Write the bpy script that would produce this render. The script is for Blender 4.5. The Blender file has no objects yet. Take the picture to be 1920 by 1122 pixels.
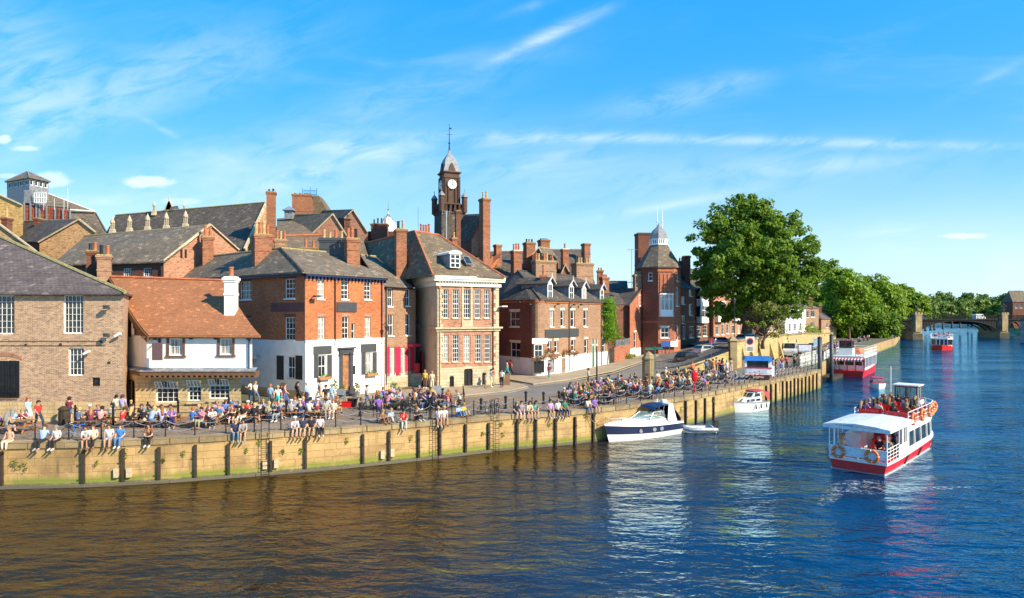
import bpy, bmesh, math, random
from mathutils import Vector, Matrix
rnd = random.Random(7)
RAD = math.radians
SC = bpy.context.scene
COL = SC.collection
# the camera stands on a bridge 9.5 m above the river, looking level along +Y
F = 1200.0; CX = 960.0; HY = 592.0; CZ = 9.5
cam = bpy.data.cameras.new('camera'); camo = bpy.data.objects.new('camera', cam); COL.objects.link(camo)
camo.location = (0, 0, CZ); camo.rotation_euler = (RAD(90), 0, 0)
cam.sensor_width = 36; cam.lens = 36 * F / 1920; cam.shift_y = (HY - 561) / 1920
cam.clip_start = 0.5; cam.clip_end = 6000
SC.camera = camo
SC.view_settings.view_transform = 'Standard'; SC.view_settings.look = 'None'
SC.view_settings.exposure = 0.8; SC.view_settings.gamma = 1

def R(px, py, d): return Vector(((px - CX) / F * d, d, CZ + (HY - py) / F * d))
def G(px, py, z=2.5): return R(px, py, (CZ - z) * F / (py - HY))
def zat(py, d): return CZ + (HY - py) / F * d
def yat(z, d): return HY + (CZ - z) / d * F

# ---------- node helper ----------
class S:
 def __init__(s, nt, o): s.nt = nt; s.o = o
 def _b(s, op, b, c=None):
  n = s.nt.nodes.new('ShaderNodeMath'); n.operation = op
  for i, v in enumerate((s, b, c)):
   if v is None: continue
   if isinstance(v, S): s.nt.links.new(v.o, n.inputs[i])
   else: n.inputs[i].default_value = v
  return S(s.nt, n.outputs[0])
 def __add__(s, b): return s._b('ADD', b)
 __radd__ = __add__
 def __sub__(s, b): return s._b('SUBTRACT', b)
 def __rsub__(s, b): return (s * -1) + b
 def __mul__(s, b): return s._b('MULTIPLY', b)
 __rmul__ = __mul__
 def __truediv__(s, b): return s._b('DIVIDE', b)
 def pw(s, b): return s._b('POWER', b)
 def mx(s, b): return s._b('MAXIMUM', b)
 def mn(s, b): return s._b('MINIMUM', b)
 def ex(s): return s._b('EXPONENT', None)
 def ramp(s, a, b, c=0., d=1.):
  n = s.nt.nodes.new('ShaderNodeMapRange'); n.clamp = True; n.interpolation_type = 'SMOOTHSTEP'
  s.nt.links.new(s.o, n.inputs[0])
  for i, v in enumerate((a, b, c, d)): n.inputs[i + 1].default_value = v
  return S(s.nt, n.outputs[0])
class NT:
 def __init__(s, nt): s.nt = nt
 def node(s, t, ins=None, **kw):
  n = s.nt.nodes.new(t)
  for k, v in kw.items(): setattr(n, k, v)
  for k, v in (ins or {}).items(): s.set(n.inputs[k], v)
  return n
 def set(s, inp, v):
  if isinstance(v, S): s.nt.links.new(v.o, inp)
  elif isinstance(v, bpy.types.NodeSocket): s.nt.links.new(v, inp)
  else:
   if isinstance(v, tuple) and len(v) == 3 and inp.type == 'RGBA': v = v + (1,)
   inp.default_value = v
 def mix(s, f, a, b, mode='MIX'):
  n = s.node('ShaderNodeMix', data_type='RGBA', blend_type=mode)
  s.set(n.inputs[0], f); s.set(n.inputs[6], a); s.set(n.inputs[7], b)
  return n.outputs[2]
 def noise(s, vec, scale, detail=3, rough=.55, dist=0.):
  n = s.node('ShaderNodeTexNoise', {'Scale': scale, 'Detail': detail, 'Roughness': rough, 'Distortion': dist})
  if vec is not None: s.set(n.inputs['Vector'], vec)
  return S(s.nt, n.outputs['Fac'])
 def mapping(s, vec, sc=(1, 1, 1), loc=(0, 0, 0), rot=(0, 0, 0)):
  n = s.node('ShaderNodeMapping', {'Scale': sc, 'Location': loc, 'Rotation': rot}); s.set(n.inputs['Vector'], vec)
  return n.outputs[0]
 def coord(s, k): return s.node('ShaderNodeTexCoord').outputs[k]
 def bump(s, h, strength=.5, dist=.02, nrm=None):
  n = s.node('ShaderNodeBump', {'Strength': strength, 'Distance': dist, 'Height': h})
  if nrm is not None: s.set(n.inputs['Normal'], nrm)
  return n.outputs[0]

def mat(name, fn=None, col=(.5, .5, .5), rough=.7, metal=0., **kw):
 m = bpy.data.materials.new(name); m.use_nodes = True
 nt = m.node_tree; b = nt.nodes['Principled BSDF']; T = NT(nt)
 b.inputs['Roughness'].default_value = rough; b.inputs['Metallic'].default_value = metal
 if fn: fn(T, b)
 else:   # plain paint still gets a little wear
  n = T.noise(T.coord('Object'), kw.get('ns', 3.), 4)
  v = kw.get('var', .16)
  T.set(b.inputs['Base Color'], T.mix(n.ramp(.3, .7), tuple(c * (1 - v) for c in col), tuple(min(1, c * (1 + v)) for c in col)))
 return m

# ---------- world ----------
SUN_EL = 33.; sdir = Vector((.84, -.54, 0)).normalized()
svec = Vector((sdir.x * math.cos(RAD(SUN_EL)), sdir.y * math.cos(RAD(SUN_EL)), math.sin(RAD(SUN_EL))))
sun = bpy.data.lights.new('sun', 'SUN'); suno = bpy.data.objects.new('sun', sun); COL.objects.link(suno)
sun.energy = 5.0; sun.angle = RAD(.5); sun.color = (1, .86, .62)
suno.rotation_euler = svec.to_track_quat('Z', 'Y').to_euler()
suno.location = (60, -40, 60)
W = bpy.data.worlds.new('World'); SC.world = W; W.use_nodes = True
T = NT(W.node_tree); W.node_tree.nodes.clear()
sky = T.node('ShaderNodeTexSky', sky_type='NISHITA', sun_disc=False)
sky.sun_elevation = RAD(SUN_EL); sky.sun_rotation = math.atan2(svec.x, svec.y)
sky.altitude = 0; sky.air_density = 1.0; sky.dust_density = 0; sky.ozone_density = 2.5
tc = T.node('ShaderNodeTexCoord').outputs['Generated']
sp = T.node('ShaderNodeSeparateXYZ', {0: tc}); dx, dy, dz = (S(W.node_tree, sp.outputs[i]) for i in range(3))
lum = S(W.node_tree, T.node('ShaderNodeRGBToBW', {0: sky.outputs[0]}).outputs[0])      # soft film-like shoulder on the bright horizon
vm = T.node('ShaderNodeVectorMath', {0: sky.outputs[0]}, operation='SCALE'); T.set(vm.inputs['Scale'], lum.mx(.05).pw(-.62) * 2.55)
hs = T.node('ShaderNodeHueSaturation', {'Hue': .492, 'Saturation': 1.42, 'Value': 1.0, 'Color': vm.outputs[0]})
dyc = dy.mx(.05); u = dx / dyc; v = dz / dyc      # direction coordinates of the real sky
def cvec(a, b, su, sv):
 n = T.node('ShaderNodeCombineXYZ'); T.set(n.inputs[0], a * su); T.set(n.inputs[1], b * sv); return n.outputs[0]
fine = T.noise(cvec(u + v * 1.2, v - u * .35, 7, 26), 1.0, 5, .62, .6)
broad = T.noise(cvec(u, v, 1.3, 4.), 1.3, 4, .55, .4)
wisp = T.noise(cvec(u + v * .5, v - u * .1, 1.1, 6.), 1.7, 6, .6, 1.2)
cl = wisp.ramp(.46, .8) * broad.ramp(.36, .62) * .42 * v.ramp(.62, .2)
cl = cl + v.ramp(.36, .0, 0, .3) * broad.ramp(.3, .65, .45, 1)
def streak(px, py, ln, wd, ang, amp, ns=.5):
 global cl
 cu = (px - CX) / F; cv = (HY - py) / F; ca, sa = math.cos(RAD(ang)), math.sin(RAD(ang))
 a = ((u - cu) * ca + (v - cv) * sa) * (F / ln); b = ((v - cv) * ca - (u - cu) * sa) * (F / wd)
 g = ((a * a + b * b) * -1).ex()
 cl = cl + g * fine.ramp(ns - .22, ns + .18) * amp * dy.ramp(0, .2)
streak(1060, 50, 75, 13, 24, .8, .5); streak(960, 100, 75, 9, 24, .45, .52)
streak(1260, 185, 120, 24, 12, .42); streak(1380, 150, 60, 14, 6, .2)
streak(40, 110, 90, 110, 60, .42, .5); streak(60, 230, 60, 60, 30, .3)
streak(680, 283, 90, 14, -6, .5); streak(560, 330, 130, 16, 20, .3); streak(850, 268, 260, 10, 2, .3)
streak(1250, 262, 520, 8, -1, .42); streak(1600, 268, 420, 9, -2, .3); streak(1260, 385, 130, 9, 10, .4)
streak(1040, 295, 90, 12, 14, .3); streak(1560, 310, 160, 14, 4, .3); streak(1850, 150, 70, 10, 28, .2)
streak(520, 330, 420, 70, 8, .34, .4); streak(150, 200, 300, 60, 20, .3, .45); streak(1300, 330, 500, 60, 3, .26, .4); streak(760, 180, 300, 40, 16, .2, .45); streak(300, 240, 40, 6, -28, .3); streak(1000, 10, 60, 9, 20, .2); streak(350, 130, 260, 60, 15, .22)
def puff(px, py, w_, h_, amp):
 global cl
 cu = (px - CX) / F; cv = (HY - py) / F
 pn = T.noise(cvec(u, v, 40, 60), 1., 4, .6)
 a = (u - cu) * (F / w_); b = (v - cv) * (F / h_)
 r = (a * a + b * b).pw(.5) + (pn - .5) * 1.1
 cl = cl + r.ramp(1.15, .45) * amp * dy.ramp(0, .2)
puff(278, 341, 52, 13, .85); puff(1805, 443, 52, 6, .8); puff(95, 338, 40, 17, .75); puff(8, 262, 16, 10, .8)
puff(48, 279, 28, 7, .6); puff(15, 330, 30, 5, .5); puff(340, 378, 45, 8, .35)
cl = (cl * .62).mn(.8)
skyc = T.mix(cl, T.mix(dz.ramp(.2, .0, 0, .85), hs.outputs[0], (4., 6.0, 7.6)), (6.6, 7.2, 7.7))
bg = T.node('ShaderNodeBackground', {'Color': skyc, 'Strength': .1})
wo = T.node('ShaderNodeOutputWorld', {'Surface': bg.outputs[0]})

# ---------- mesh helper ----------
class MB:
 def __init__(s, o=(0, 0, 0), ang=0.):
  s.v = []; s.f = []; s.mi = []; s.o = Vector(o); s.M = Matrix.Rotation(ang, 4, 'Z'); s.k = 0
 def P(s, p): return s.M @ Vector(p) - s.o
 def face(s, pts):
  i = len(s.v); s.v += [s.P(p) for p in pts]; s.f.append(tuple(range(i, i + len(pts)))); s.mi.append(s.k)
 def quads(s, rings, close=True, capa=False, capb=False):
  n = len(rings[0]); b = len(s.v)
  for r in rings: s.v += [s.P(p) for p in r]
  for j in range(len(rings) - 1):
   for i in range(n if close else n - 1):
    a = b + j * n + i; c = b + j * n + (i + 1) % n
    s.f.append((a, c, c + n, a + n)); s.mi.append(s.k)
  if capa: s.f.append(tuple(range(b + n - 1, b - 1, -1))); s.mi.append(s.k)
  if capb: s.f.append(tuple(range(b + (len(rings) - 1) * n, b + len(rings) * n))); s.mi.append(s.k)
 def box(s, x0, x1, y0, y1, z0, z1):
  a = [(x0, y0), (x1, y0), (x1, y1), (x0, y1)]
  s.quads([[(x, y, z0) for x, y in a], [(x, y, z1) for x, y in a]], True, True, True)
 def prism(s, poly, z0, z1, poly2=None):
  s.quads([[(p[0], p[1], z0) for p in poly], [(p[0], p[1], z1) for p in (poly2 or poly)]], True, True, True)
 def beam(s, a, b, w, h, up=(0, 0, 1)):
  a = Vector(a); b = Vector(b); t = (b - a).normalized(); sd = t.cross(Vector(up))
  if sd.length < 1e-4: sd = t.cross(Vector((1, 0, 0)))
  sd.normalize(); uu = sd.cross(t)
  s.quads([[p + sd * (w / 2 * i) + uu * (h / 2 * j) for i, j in ((-1, -1), (1, -1), (1, 1), (-1, 1))] for p in (a, b)], True, True, True)
 def tube(s, pts, r, n=6, cap=True):
  pts = [Vector(p) for p in pts]; rs = r if isinstance(r, (list, tuple)) else [r] * len(pts); rings = []
  for i, p in enumerate(pts):
   t = (pts[min(i + 1, len(pts) - 1)] - pts[max(i - 1, 0)]).normalized()
   a = t.cross(Vector((0, 0, 1)))
   if a.length < .05: a = t.cross(Vector((0, 1, 0)))
   a.normalize(); b = t.cross(a)
   rings.append([p + (a * math.cos(2 * math.pi * k / n) + b * math.sin(2 * math.pi * k / n)) * rs[i] for k in range(n)])
  s.quads(rings, True, cap, cap)
 def lathe(s, prof, c=(0, 0, 0), n=12, rot=0., sx=1., sy=1.):
  c = Vector(c)
  s.quads([[c + Vector((r * sx * math.cos(rot + 2 * math.pi * k / n), r * sy * math.sin(rot + 2 * math.pi * k / n), z)) for k in range(n)] for r, z in prof], True, prof[0][0] > 1e-4, prof[-1][0] > 1e-4)
 def torus(s, c, R_, r, ax=(0, 0, 1), n=16, m=6):
  c = Vector(c); ax = Vector(ax).normalized(); a = ax.orthogonal().normalized(); b = ax.cross(a)
  rings = []
  for i in range(n + 1):
   t = 2 * math.pi * i / n; d = a * math.cos(t) + b * math.sin(t)
   rings.append([c + d * (R_ + r * math.cos(2 * math.pi * j / m)) + ax * r * math.sin(2 * math.pi * j / m) for j in range(m)])
  s.quads(rings)
 def mesh(s, name, mats, smooth=False):
  me = bpy.data.meshes.new(name); me.from_pydata([tuple(v) for v in s.v], [], s.f)
  for m in (mats if isinstance(mats, (list, tuple)) else [mats]): me.materials.append(m)
  if any(s.mi): me.polygons.foreach_set('material_index', s.mi)
  if smooth: me.polygons.foreach_set('use_smooth', [True] * len(me.polygons))
  if len(s.f) < 30000: uvs(me)
  return me
 def build(s, name, mats, parent=None, smooth=False, loc=None, rot=None):
  return link(name, s.mesh(name, mats, smooth), parent, loc, rot)
def uvs(me):
 l = me.uv_layers.new(name='uv').data; V = me.vertices
 for p in me.polygons:
  n = p.normal
  if abs(n.z) < .93:
   t = Vector((-n.y, n.x, 0)).normalized()
   if t.x < 0 or (abs(t.x) < 1e-5 and t.y < 0): t = -t
   w = n.cross(t)
   if w.z < 0: w = -w
  else: t = Vector((1, 0, 0)); w = Vector((0, 1, 0))
  for li in p.loop_indices:
   c = V[me.loops[li].vertex_index].co; l[li].uv = (c.dot(t), c.dot(w))
def link(name, me, parent=None, loc=None, rot=None):
 o = bpy.data.objects.new(name, me); COL.objects.link(o)
 if parent is not None: o.parent = parent
 if loc is not None: o.location = loc
 if rot is not None: o.rotation_euler = rot if isinstance(rot, (tuple, list)) else (0, 0, rot)
 return o
def tag(o, label, cat, group=None):
 o['label'] = label; o['category'] = cat
 if group: o['group'] = group
 return o
def thing(name, loc, label, cat, group=None, rz=0.):
 o = link(name, None, None, loc, rz); o.empty_display_size = .3
 return tag(o, label, cat, group)
def struct(o, kind='structure'): o['kind'] = kind; return o
def copy_tree(o, loc=None, rz=None, label=None, parent=None):
 c = o.copy(); COL.objects.link(c)
 if parent is not None: c.parent = parent
 if loc is not None: c.location = loc
 if rz is not None: c.rotation_euler = (0, 0, rz)
 if label: c['label'] = label
 for ch in list(o.children): copy_tree(ch, parent=c)
 return c
# ---------- materials ----------
def brickmat(name, c1, c2, mortar, bw=.23, bh=.078, ms=.011, blot=.35, dark=(.05, .03, .025), ds=.25, bump=.25, big=.35):
 def fn(T, b):
  uv = T.coord('UV')
  br = T.node('ShaderNodeTexBrick', {'Vector': uv, 'Color1': c1, 'Color2': c2, 'Mortar': mortar, 'Scale': 1.0, 'Mortar Size': ms,
   'Mortar Smooth': .3, 'Bias': 0., 'Brick Width': bw, 'Row Height': bh})
  cell = T.mapping(uv, (1 / bw, 1 / bh, 1)); wn = T.node('ShaderNodeTexVoronoi', {'Vector': cell, 'Scale': .9, 'Randomness': .7})
  vr = S(T.nt, T.node('ShaderNodeSeparateColor', {0: wn.outputs['Color']}).outputs[0])
  c = T.mix(vr.ramp(.62, .95, 0, ds * 2.), br.outputs['Color'], dark)
  c = T.mix(vr.ramp(.0, .2, ds * 1.6, 0), c, tuple(min(1, k * 1.7 + .03) for k in c2))
  n = T.noise(T.coord('Object'), big, 5, .6); n2 = T.noise(T.coord('Object'), 2.3, 4, .6)
  c = T.mix(n.ramp(.35, .68, 0, blot), c, tuple(k * .45 for k in c1))
  c = T.mix(n2.ramp(.55, .8, 0, blot * .8), c, tuple(min(1, k * 1.35) for k in mortar))
  T.set(b.inputs['Base Color'], c); b.inputs['Roughness'].default_value = .88
  T.set(b.inputs['Normal'], T.bump(S(T.nt, br.outputs['Fac']) * -1 + n2 * .6, bump, .02))
 return mat(name, fn)
def slatemat(name, c1, c2, bw=.3, bh=.22, moss=(.2, .165, .08), ma=.35, gap=(.02, .02, .02), ms=.012, dk=.4):
 def fn(T, b):
  uv = T.coord('UV')
  br = T.node('ShaderNodeTexBrick', {'Vector': uv, 'Color1': c1, 'Color2': c2, 'Mortar': gap, 'Scale': 1.0, 'Mortar Size': ms, 'Mortar Smooth': .1, 'Bias': 0., 'Brick Width': bw, 'Row Height': bh})
  ob = T.coord('Object'); cell = T.mapping(uv, (1 / bw, 1 / bh, 1)); wn = T.node('ShaderNodeTexVoronoi', {'Vector': cell, 'Scale': .8})
  vr = S(T.nt, T.node('ShaderNodeSeparateColor', {0: wn.outputs['Color']}).outputs[0])
  c = T.mix(vr.ramp(.55, 1, 0, .55), br.outputs['Color'], tuple(k * .5 for k in c1))
  c = T.mix(vr.ramp(.12, 0, 0, .6), c, tuple(min(1, k * 2.) for k in c2))
  n = T.noise(ob, .5, 5, .65); n2 = T.noise(ob, 3.2, 5, .7)
  c = T.mix(n.ramp(.36, .66, 0, dk), c, tuple(k * .45 for k in c1))
  c = T.mix(n2.ramp(.5, .74, 0, ma), c, moss)
  T.set(b.inputs['Base Color'], c); b.inputs['Roughness'].default_value = .85; b.inputs['Specular IOR Level'].default_value = .25
  T.set(b.inputs['Normal'], T.bump(S(T.nt, br.outputs['Fac']) * -1 + vr * .5 + n2 * .5, .5, .03))
 return mat(name, fn)
def stonemat(name, c1, c2, mortar, bw=.7, bh=.32, ms=.016, wet=False, blot=.4):
 def fn(T, b):
  uv = T.coord('UV'); ob = T.coord('Object')
  wob = T.noise(ob, 1.4, 2); add = T.node('ShaderNodeVectorMath', {0: uv, 1: T.node('ShaderNodeVectorMath', {0: T.node('ShaderNodeTexNoise', {'Vector': ob, 'Scale': 1.7}).outputs['Color'], 1: (.09, .07, 0)}, operation='MULTIPLY').outputs[0]}).outputs[0]
  br = T.node('ShaderNodeTexBrick', {'Vector': add, 'Color1': c1, 'Color2': c2, 'Mortar': mortar, 'Scale': 1.0, 'Mortar Size': ms, 'Mortar Smooth': .2, 'Bias': 0., 'Brick Width': bw, 'Row Height': bh}, offset=.45, squash=1.4, squash_frequency=3)
  cell = T.mapping(add, (1 / bw, 1 / bh, 1)); wn = T.node('ShaderNodeTexVoronoi', {'Vector': cell, 'Scale': .85})
  vr = S(T.nt, T.node('ShaderNodeSeparateColor', {0: wn.outputs['Color']}).outputs[0])
  n = T.noise(ob, .45, 5, .62); n2 = T.noise(ob, 4., 5, .7); n3 = T.noise(T.mapping(ob, (1, 1, .12)), 1.6, 4, .6)
  c = T.mix(vr.ramp(.5, 1, 0, .45), br.outputs['Color'], tuple(k * .55 for k in c1))
  c = T.mix(n.ramp(.4, .7, 0, blot), c, tuple(k * .42 for k in c1))
  c = T.mix(n2.ramp(.52, .78, 0, .5), c, tuple(min(1, k * 1.45) for k in c2))
  c = T.mix(n3.ramp(.52, .72, 0, blot * .8), c, tuple(k * .4 for k in c1))
  if wet:
   z = S(T.nt, T.node('ShaderNodeSeparateXYZ', {0: T.node('ShaderNodeNewGeometry').outputs['Position']}).outputs[2])
   zz = z + (n2 - .5) * .35
   c = T.mix(n.ramp(.3, .5, .3, 1.) * zz.ramp(.75, .3), c, (.19, .21, .035))
   c = T.mix(zz.ramp(.26, .12), c, (.11, .10, .075))
   c = T.mix(n3.ramp(.55, .7, 0, .6) * z.ramp(.4, 1.), c, (.07, .055, .035))
  T.set(b.inputs['Base Color'], c); b.inputs['Roughness'].default_value = .9
  T.set(b.inputs['Normal'], T.bump(S(T.nt, br.outputs['Fac']) * -1 + n2 * .8 + n * .5, .6, .04))
 return mat(name, fn)
M = {}
M['brick_buff'] = brickmat('buff_brown_brick', (.54, .31, .17), (.2, .09, .055), (.62, .48, .33), ms=.016, blot=.2, dark=(.05, .03, .025), ds=.16)
M['brick_orange'] = brickmat('orange_red_brick', (.5, .145, .045), (.42, .10, .032), (.5, .24, .11), blot=.42, ds=.2)
M['brick_dark'] = brickmat('dark_red_brick', (.2, .058, .03), (.13, .042, .025), (.22, .12, .08), blot=.4)
M['brick_mottled'] = brickmat('mottled_brown_brick', (.38, .2, .11), (.24, .12, .075), (.42, .3, .2), blot=.4, ds=.2)
M['brick_red'] = brickmat('clean_red_brick', (.46, .13, .06), (.36, .1, .05), (.4, .22, .14), blot=.3)
M['brick_rose'] = brickmat('rosy_orange_brick', (.44, .18, .095), (.33, .12, .07), (.5, .35, .24), blot=.3)
M['brick_sand'] = brickmat('sandy_gable_brick', (.56, .33, .14), (.44, .22, .1), (.5, .36, .2), blot=.3, ds=.3)
M['brick_stack'] = brickmat('sooty_stack_brick', (.4, .14, .06), (.24, .08, .04), (.3, .17, .1), blot=.5)
M['brick_soot'] = brickmat('soot_black_brick', (.13, .065, .04), (.08, .04, .028), (.1, .07, .05), blot=.5)
M['brick_yellow'] = brickmat('yellow_brick', (.6, .38, .11), (.5, .28, .09), (.5, .36, .18), blot=.35)
M['slate_purple'] = slatemat('purple_grey_slate', (.125, .1, .1), (.165, .13, .125), ma=.4, moss=(.2, .17, .09), dk=.3)
M['slate_grey'] = slatemat('grey_brown_slate', (.175, .14, .105), (.235, .185, .135), ma=.3)
M['slate_dark'] = slatemat('dark_slate', (.095, .08, .068), (.135, .11, .09), ma=.3, moss=(.12, .1, .06))
M['slate_brown'] = slatemat('brown_stone_slate', (.19, .14, .09), (.24, .18, .11), ma=.35, moss=(.1, .09, .04))
M['tile_orange'] = slatemat('orange_clay_tile', (.45, .19, .085), (.37, .145, .065), bw=.17, bh=.115, ms=.012, gap=(.15, .065, .035), moss=(.3, .16, .08), ma=.4, dk=.3)
M['stone_quay'] = stonemat('sandy_quay_stone', (.43, .28, .12), (.50, .33, .145), (.25, .155, .07), 1.1, .42, .012, wet=True, blot=.6)
M['stone_coping'] = stonemat('coping_stone', (.30, .22, .12), (.38, .28, .15), (.1, .07, .04), 1.5, 1.2, .012, blot=.7)
M['stone_cream'] = stonemat('cream_rubble_stone', (.56, .4, .2), (.64, .48, .26), (.36, .22, .11), .5, .26, .016, blot=.3)
M['stone_ashlar'] = stonemat('buff_ashlar_stone', (.52, .43, .29), (.58, .49, .34), (.3, .23, .14), .6, .3, .01, blot=.28)
M['stone_flood'] = stonemat('yellow_retaining_wall_stone', (.48, .35, .15), (.56, .42, .2), (.3, .2, .1), .8, .3, .014, blot=.35)
M['white'] = mat('white_render', col=(.78, .77, .75), rough=.8, var=.07, ns=1.2)
M['stucco'] = mat('beige_stucco', col=(.56, .44, .29), rough=.85, var=.12, ns=.8)
M['cream'] = mat('cream_paint', col=(.74, .69, .58), rough=.7, var=.06)
M['frame'] = mat('white_window_paint', col=(.8, .8, .77), rough=.5, var=.05)
M['sill'] = mat('pale_stone_sill', col=(.66, .6, .48), rough=.8)
M['black'] = mat('black_iron_paint', col=(.012, .012, .014), rough=.4, var=.3)
M['char'] = mat('charcoal_paint', col=(.045, .047, .055), rough=.55)
M['navy'] = mat('navy_paint', col=(.012, .022, .07), rough=.4)
M['iron'] = mat('matt_bridge_iron', col=(.009, .009, .01), rough=.95)
M['pink'] = mat('raspberry_shutter_paint', col=(.5, .02, .08), rough=.5)
M['red'] = mat('red_boat_paint', col=(.6, .012, .016), rough=.3, var=.12)
M['maroon'] = mat('maroon_paint', col=(.2, .02, .03), rough=.5)
M['boatwhite'] = mat('white_boat_paint', col=(.8, .79, .76), rough=.3, var=.05)
M['gel'] = mat('white_gelcoat', col=(.82, .81, .78), rough=.15, var=.04)
M['timber'] = mat('dark_wet_timber', col=(.035, .024, .016), rough=.8, var=.4)
M['wood'] = mat('orange_brown_wood', col=(.34, .14, .05), rough=.7, var=.35)
M['wood2'] = mat('greyish_wood', col=(.24, .17, .1), rough=.8, var=.35)
M['brownfr'] = mat('brown_painted_timber', col=(.14, .07, .035), rough=.7)
M['lead'] = mat('lead_sheet', col=(.2, .215, .24), rough=.6, var=.3)
M['gmetal'] = mat('galvanised_metal', col=(.42, .43, .45), rough=.4, metal=.6)
M['terra'] = mat('terracotta', col=(.42, .13, .055), rough=.8, var=.25)
M['buffpot'] = mat('buff_chimney_clay', col=(.46, .3, .14), rough=.8, var=.25)
M['moss'] = mat('mossy_mortar', col=(.3, .25, .11), rough=.95, var=.4, ns=8)
M['orangebuoy'] = mat('orange_lifebuoy_plastic', col=(.75, .16, .02), rough=.45)
M['blank'] = mat('slate_grey_sign_board', col=(.055, .058, .062), rough=.5, var=.08)
M['blankbrown'] = mat('plum_brown_sign_board', col=(.13, .075, .075), rough=.6, var=.06)
M['bluesign'] = mat('blue_sign', col=(.04, .1, .35), rough=.4)
M['rubber'] = mat('black_rubber', col=(.02, .02, .02), rough=.7)
M['vent'] = mat('rust_louvre_slats', col=(.3, .08, .045), rough=.8, var=.4)
M['green'] = mat('green_paint', col=(.02, .16, .12), rough=.4)
M['blue'] = mat('bright_blue_paint', col=(.03, .17, .5), rough=.35)
def _glass(T, b):
 n = T.noise(T.coord('Object'), 1.3, 3)
 T.set(b.inputs['Base Color'], T.mix(n.ramp(.35, .65), (.012, .014, .018), (.045, .05, .055)))
 b.inputs['Roughness'].default_value = .06; b.inputs['IOR'].default_value = 1.6
 T.set(b.inputs['Normal'], T.bump(T.noise(T.coord('Object'), 2.5, 1), .12, .05))
M['pane'] = mat('dark_window_glass', _glass)
def _glassc(T, b):
 n = T.noise(T.mapping(T.coord('Object'), (9, 9, .6)), 1.3, 3)
 T.set(b.inputs['Base Color'], T.mix(n.ramp(.4, .6), (.2, .2, .19), (.45, .44, .41)))
 b.inputs['Roughness'].default_value = .12
M['curtain'] = mat('curtained_window_glass', _glassc)
def _screen(T, b):
 b.inputs['Base Color'].default_value = (.7, .9, .85, 1); b.inputs['Roughness'].default_value = .02
 b.inputs['Transmission Weight'].default_value = .85; b.inputs['IOR'].default_value = 1.1
M['screen'] = mat('tinted_clear_glass', _screen)
def _cloth(T, b):
 oi = T.node('ShaderNodeObjectInfo'); n = T.noise(T.coord('Object'), 9, 3)
 T.set(b.inputs['Base Color'], T.mix(n.ramp(.3, .7, 0, .35), oi.outputs['Color'], T.mix(.5, oi.outputs['Color'], (0, 0, 0))))
 b.inputs['Roughness'].default_value = .9
M['cloth'] = mat('dyed_cloth', _cloth)
def _skin(T, b):
 oi = T.node('ShaderNodeObjectInfo'); T.set(b.inputs['Base Color'], oi.outputs['Color'])
 b.inputs['Roughness'].default_value = .55; b.inputs['Subsurface Weight'].default_value = .08
M['skin'] = mat('skin', _skin)
M['feature'] = mat('eyes_and_lips', col=(.12, .04, .035), rough=.5)
def _paint(T, b):
 oi = T.node('ShaderNodeObjectInfo'); T.set(b.inputs['Base Color'], oi.outputs['Color'])
 b.inputs['Roughness'].default_value = .22; b.inputs['Metallic'].default_value = .25; b.inputs['Coat Weight'].default_value = .6
M['carpaint'] = mat('car_paint', _paint)
def leafmat(name, c1, c2, c3, tr=.35):
 def fn(T, b):
  g = T.node('ShaderNodeNewGeometry'); r = S(T.nt, g.outputs['Random Per Island']); ob = T.coord('Object')
  n = T.noise(ob, .35, 3)
  c = T.mix(r, c1, c2); c = T.mix(n.ramp(.4, .62, 0, .75), c, c3)
  T.set(b.inputs['Base Color'], c); b.inputs['Roughness'].default_value = .5; b.inputs['Specular IOR Level'].default_value = .3
  tl = T.node('ShaderNodeBsdfTranslucent', {'Color': T.mix(.5, c, (.16, .24, .02))})
  mx = T.node('ShaderNodeMixShader', {0: tr, 1: b.outputs[0], 2: tl.outputs[0]})
  T.set(T.nt.nodes['Material Output'].inputs[0], mx.outputs[0])
 return mat(name, fn)
M['leaf'] = leafmat('plane_tree_leaves', (.08, .165, .016), (.17, .29, .026), (.23, .35, .035), .5)
M['leaf_b'] = leafmat('bright_leaves', (.13, .23, .012), (.23, .36, .02), (.27, .4, .03), .42)
M['leaf_far'] = leafmat('far_leaves', (.08, .155, .035), (.14, .22, .04), (.17, .26, .045), .35)
M['leaf_vine'] = leafmat('vine_leaves', (.1, .25, .012), (.19, .38, .02), (.24, .44, .03))
M['leaf_y'] = leafmat('yellowish_leaves', (.12, .16, .03), (.2, .24, .05), (.22, .2, .05))
M['petal'] = leafmat('mixed_petals', (.55, .03, .07), (.75, .22, .12), (.06, .12, .02), .1)
def _bark(T, b):
 n = T.noise(T.mapping(T.coord('Object'), (3, 3, .7)), 2, 5)
 T.set(b.inputs['Base Color'], T.mix(n.ramp(.35, .65), (.05, .035, .025), (.16, .11, .075))); b.inputs['Roughness'].default_value = .95
 T.set(b.inputs['Normal'], T.bump(n, .8, .05))
M['bark'] = mat('bark', _bark)
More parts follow.
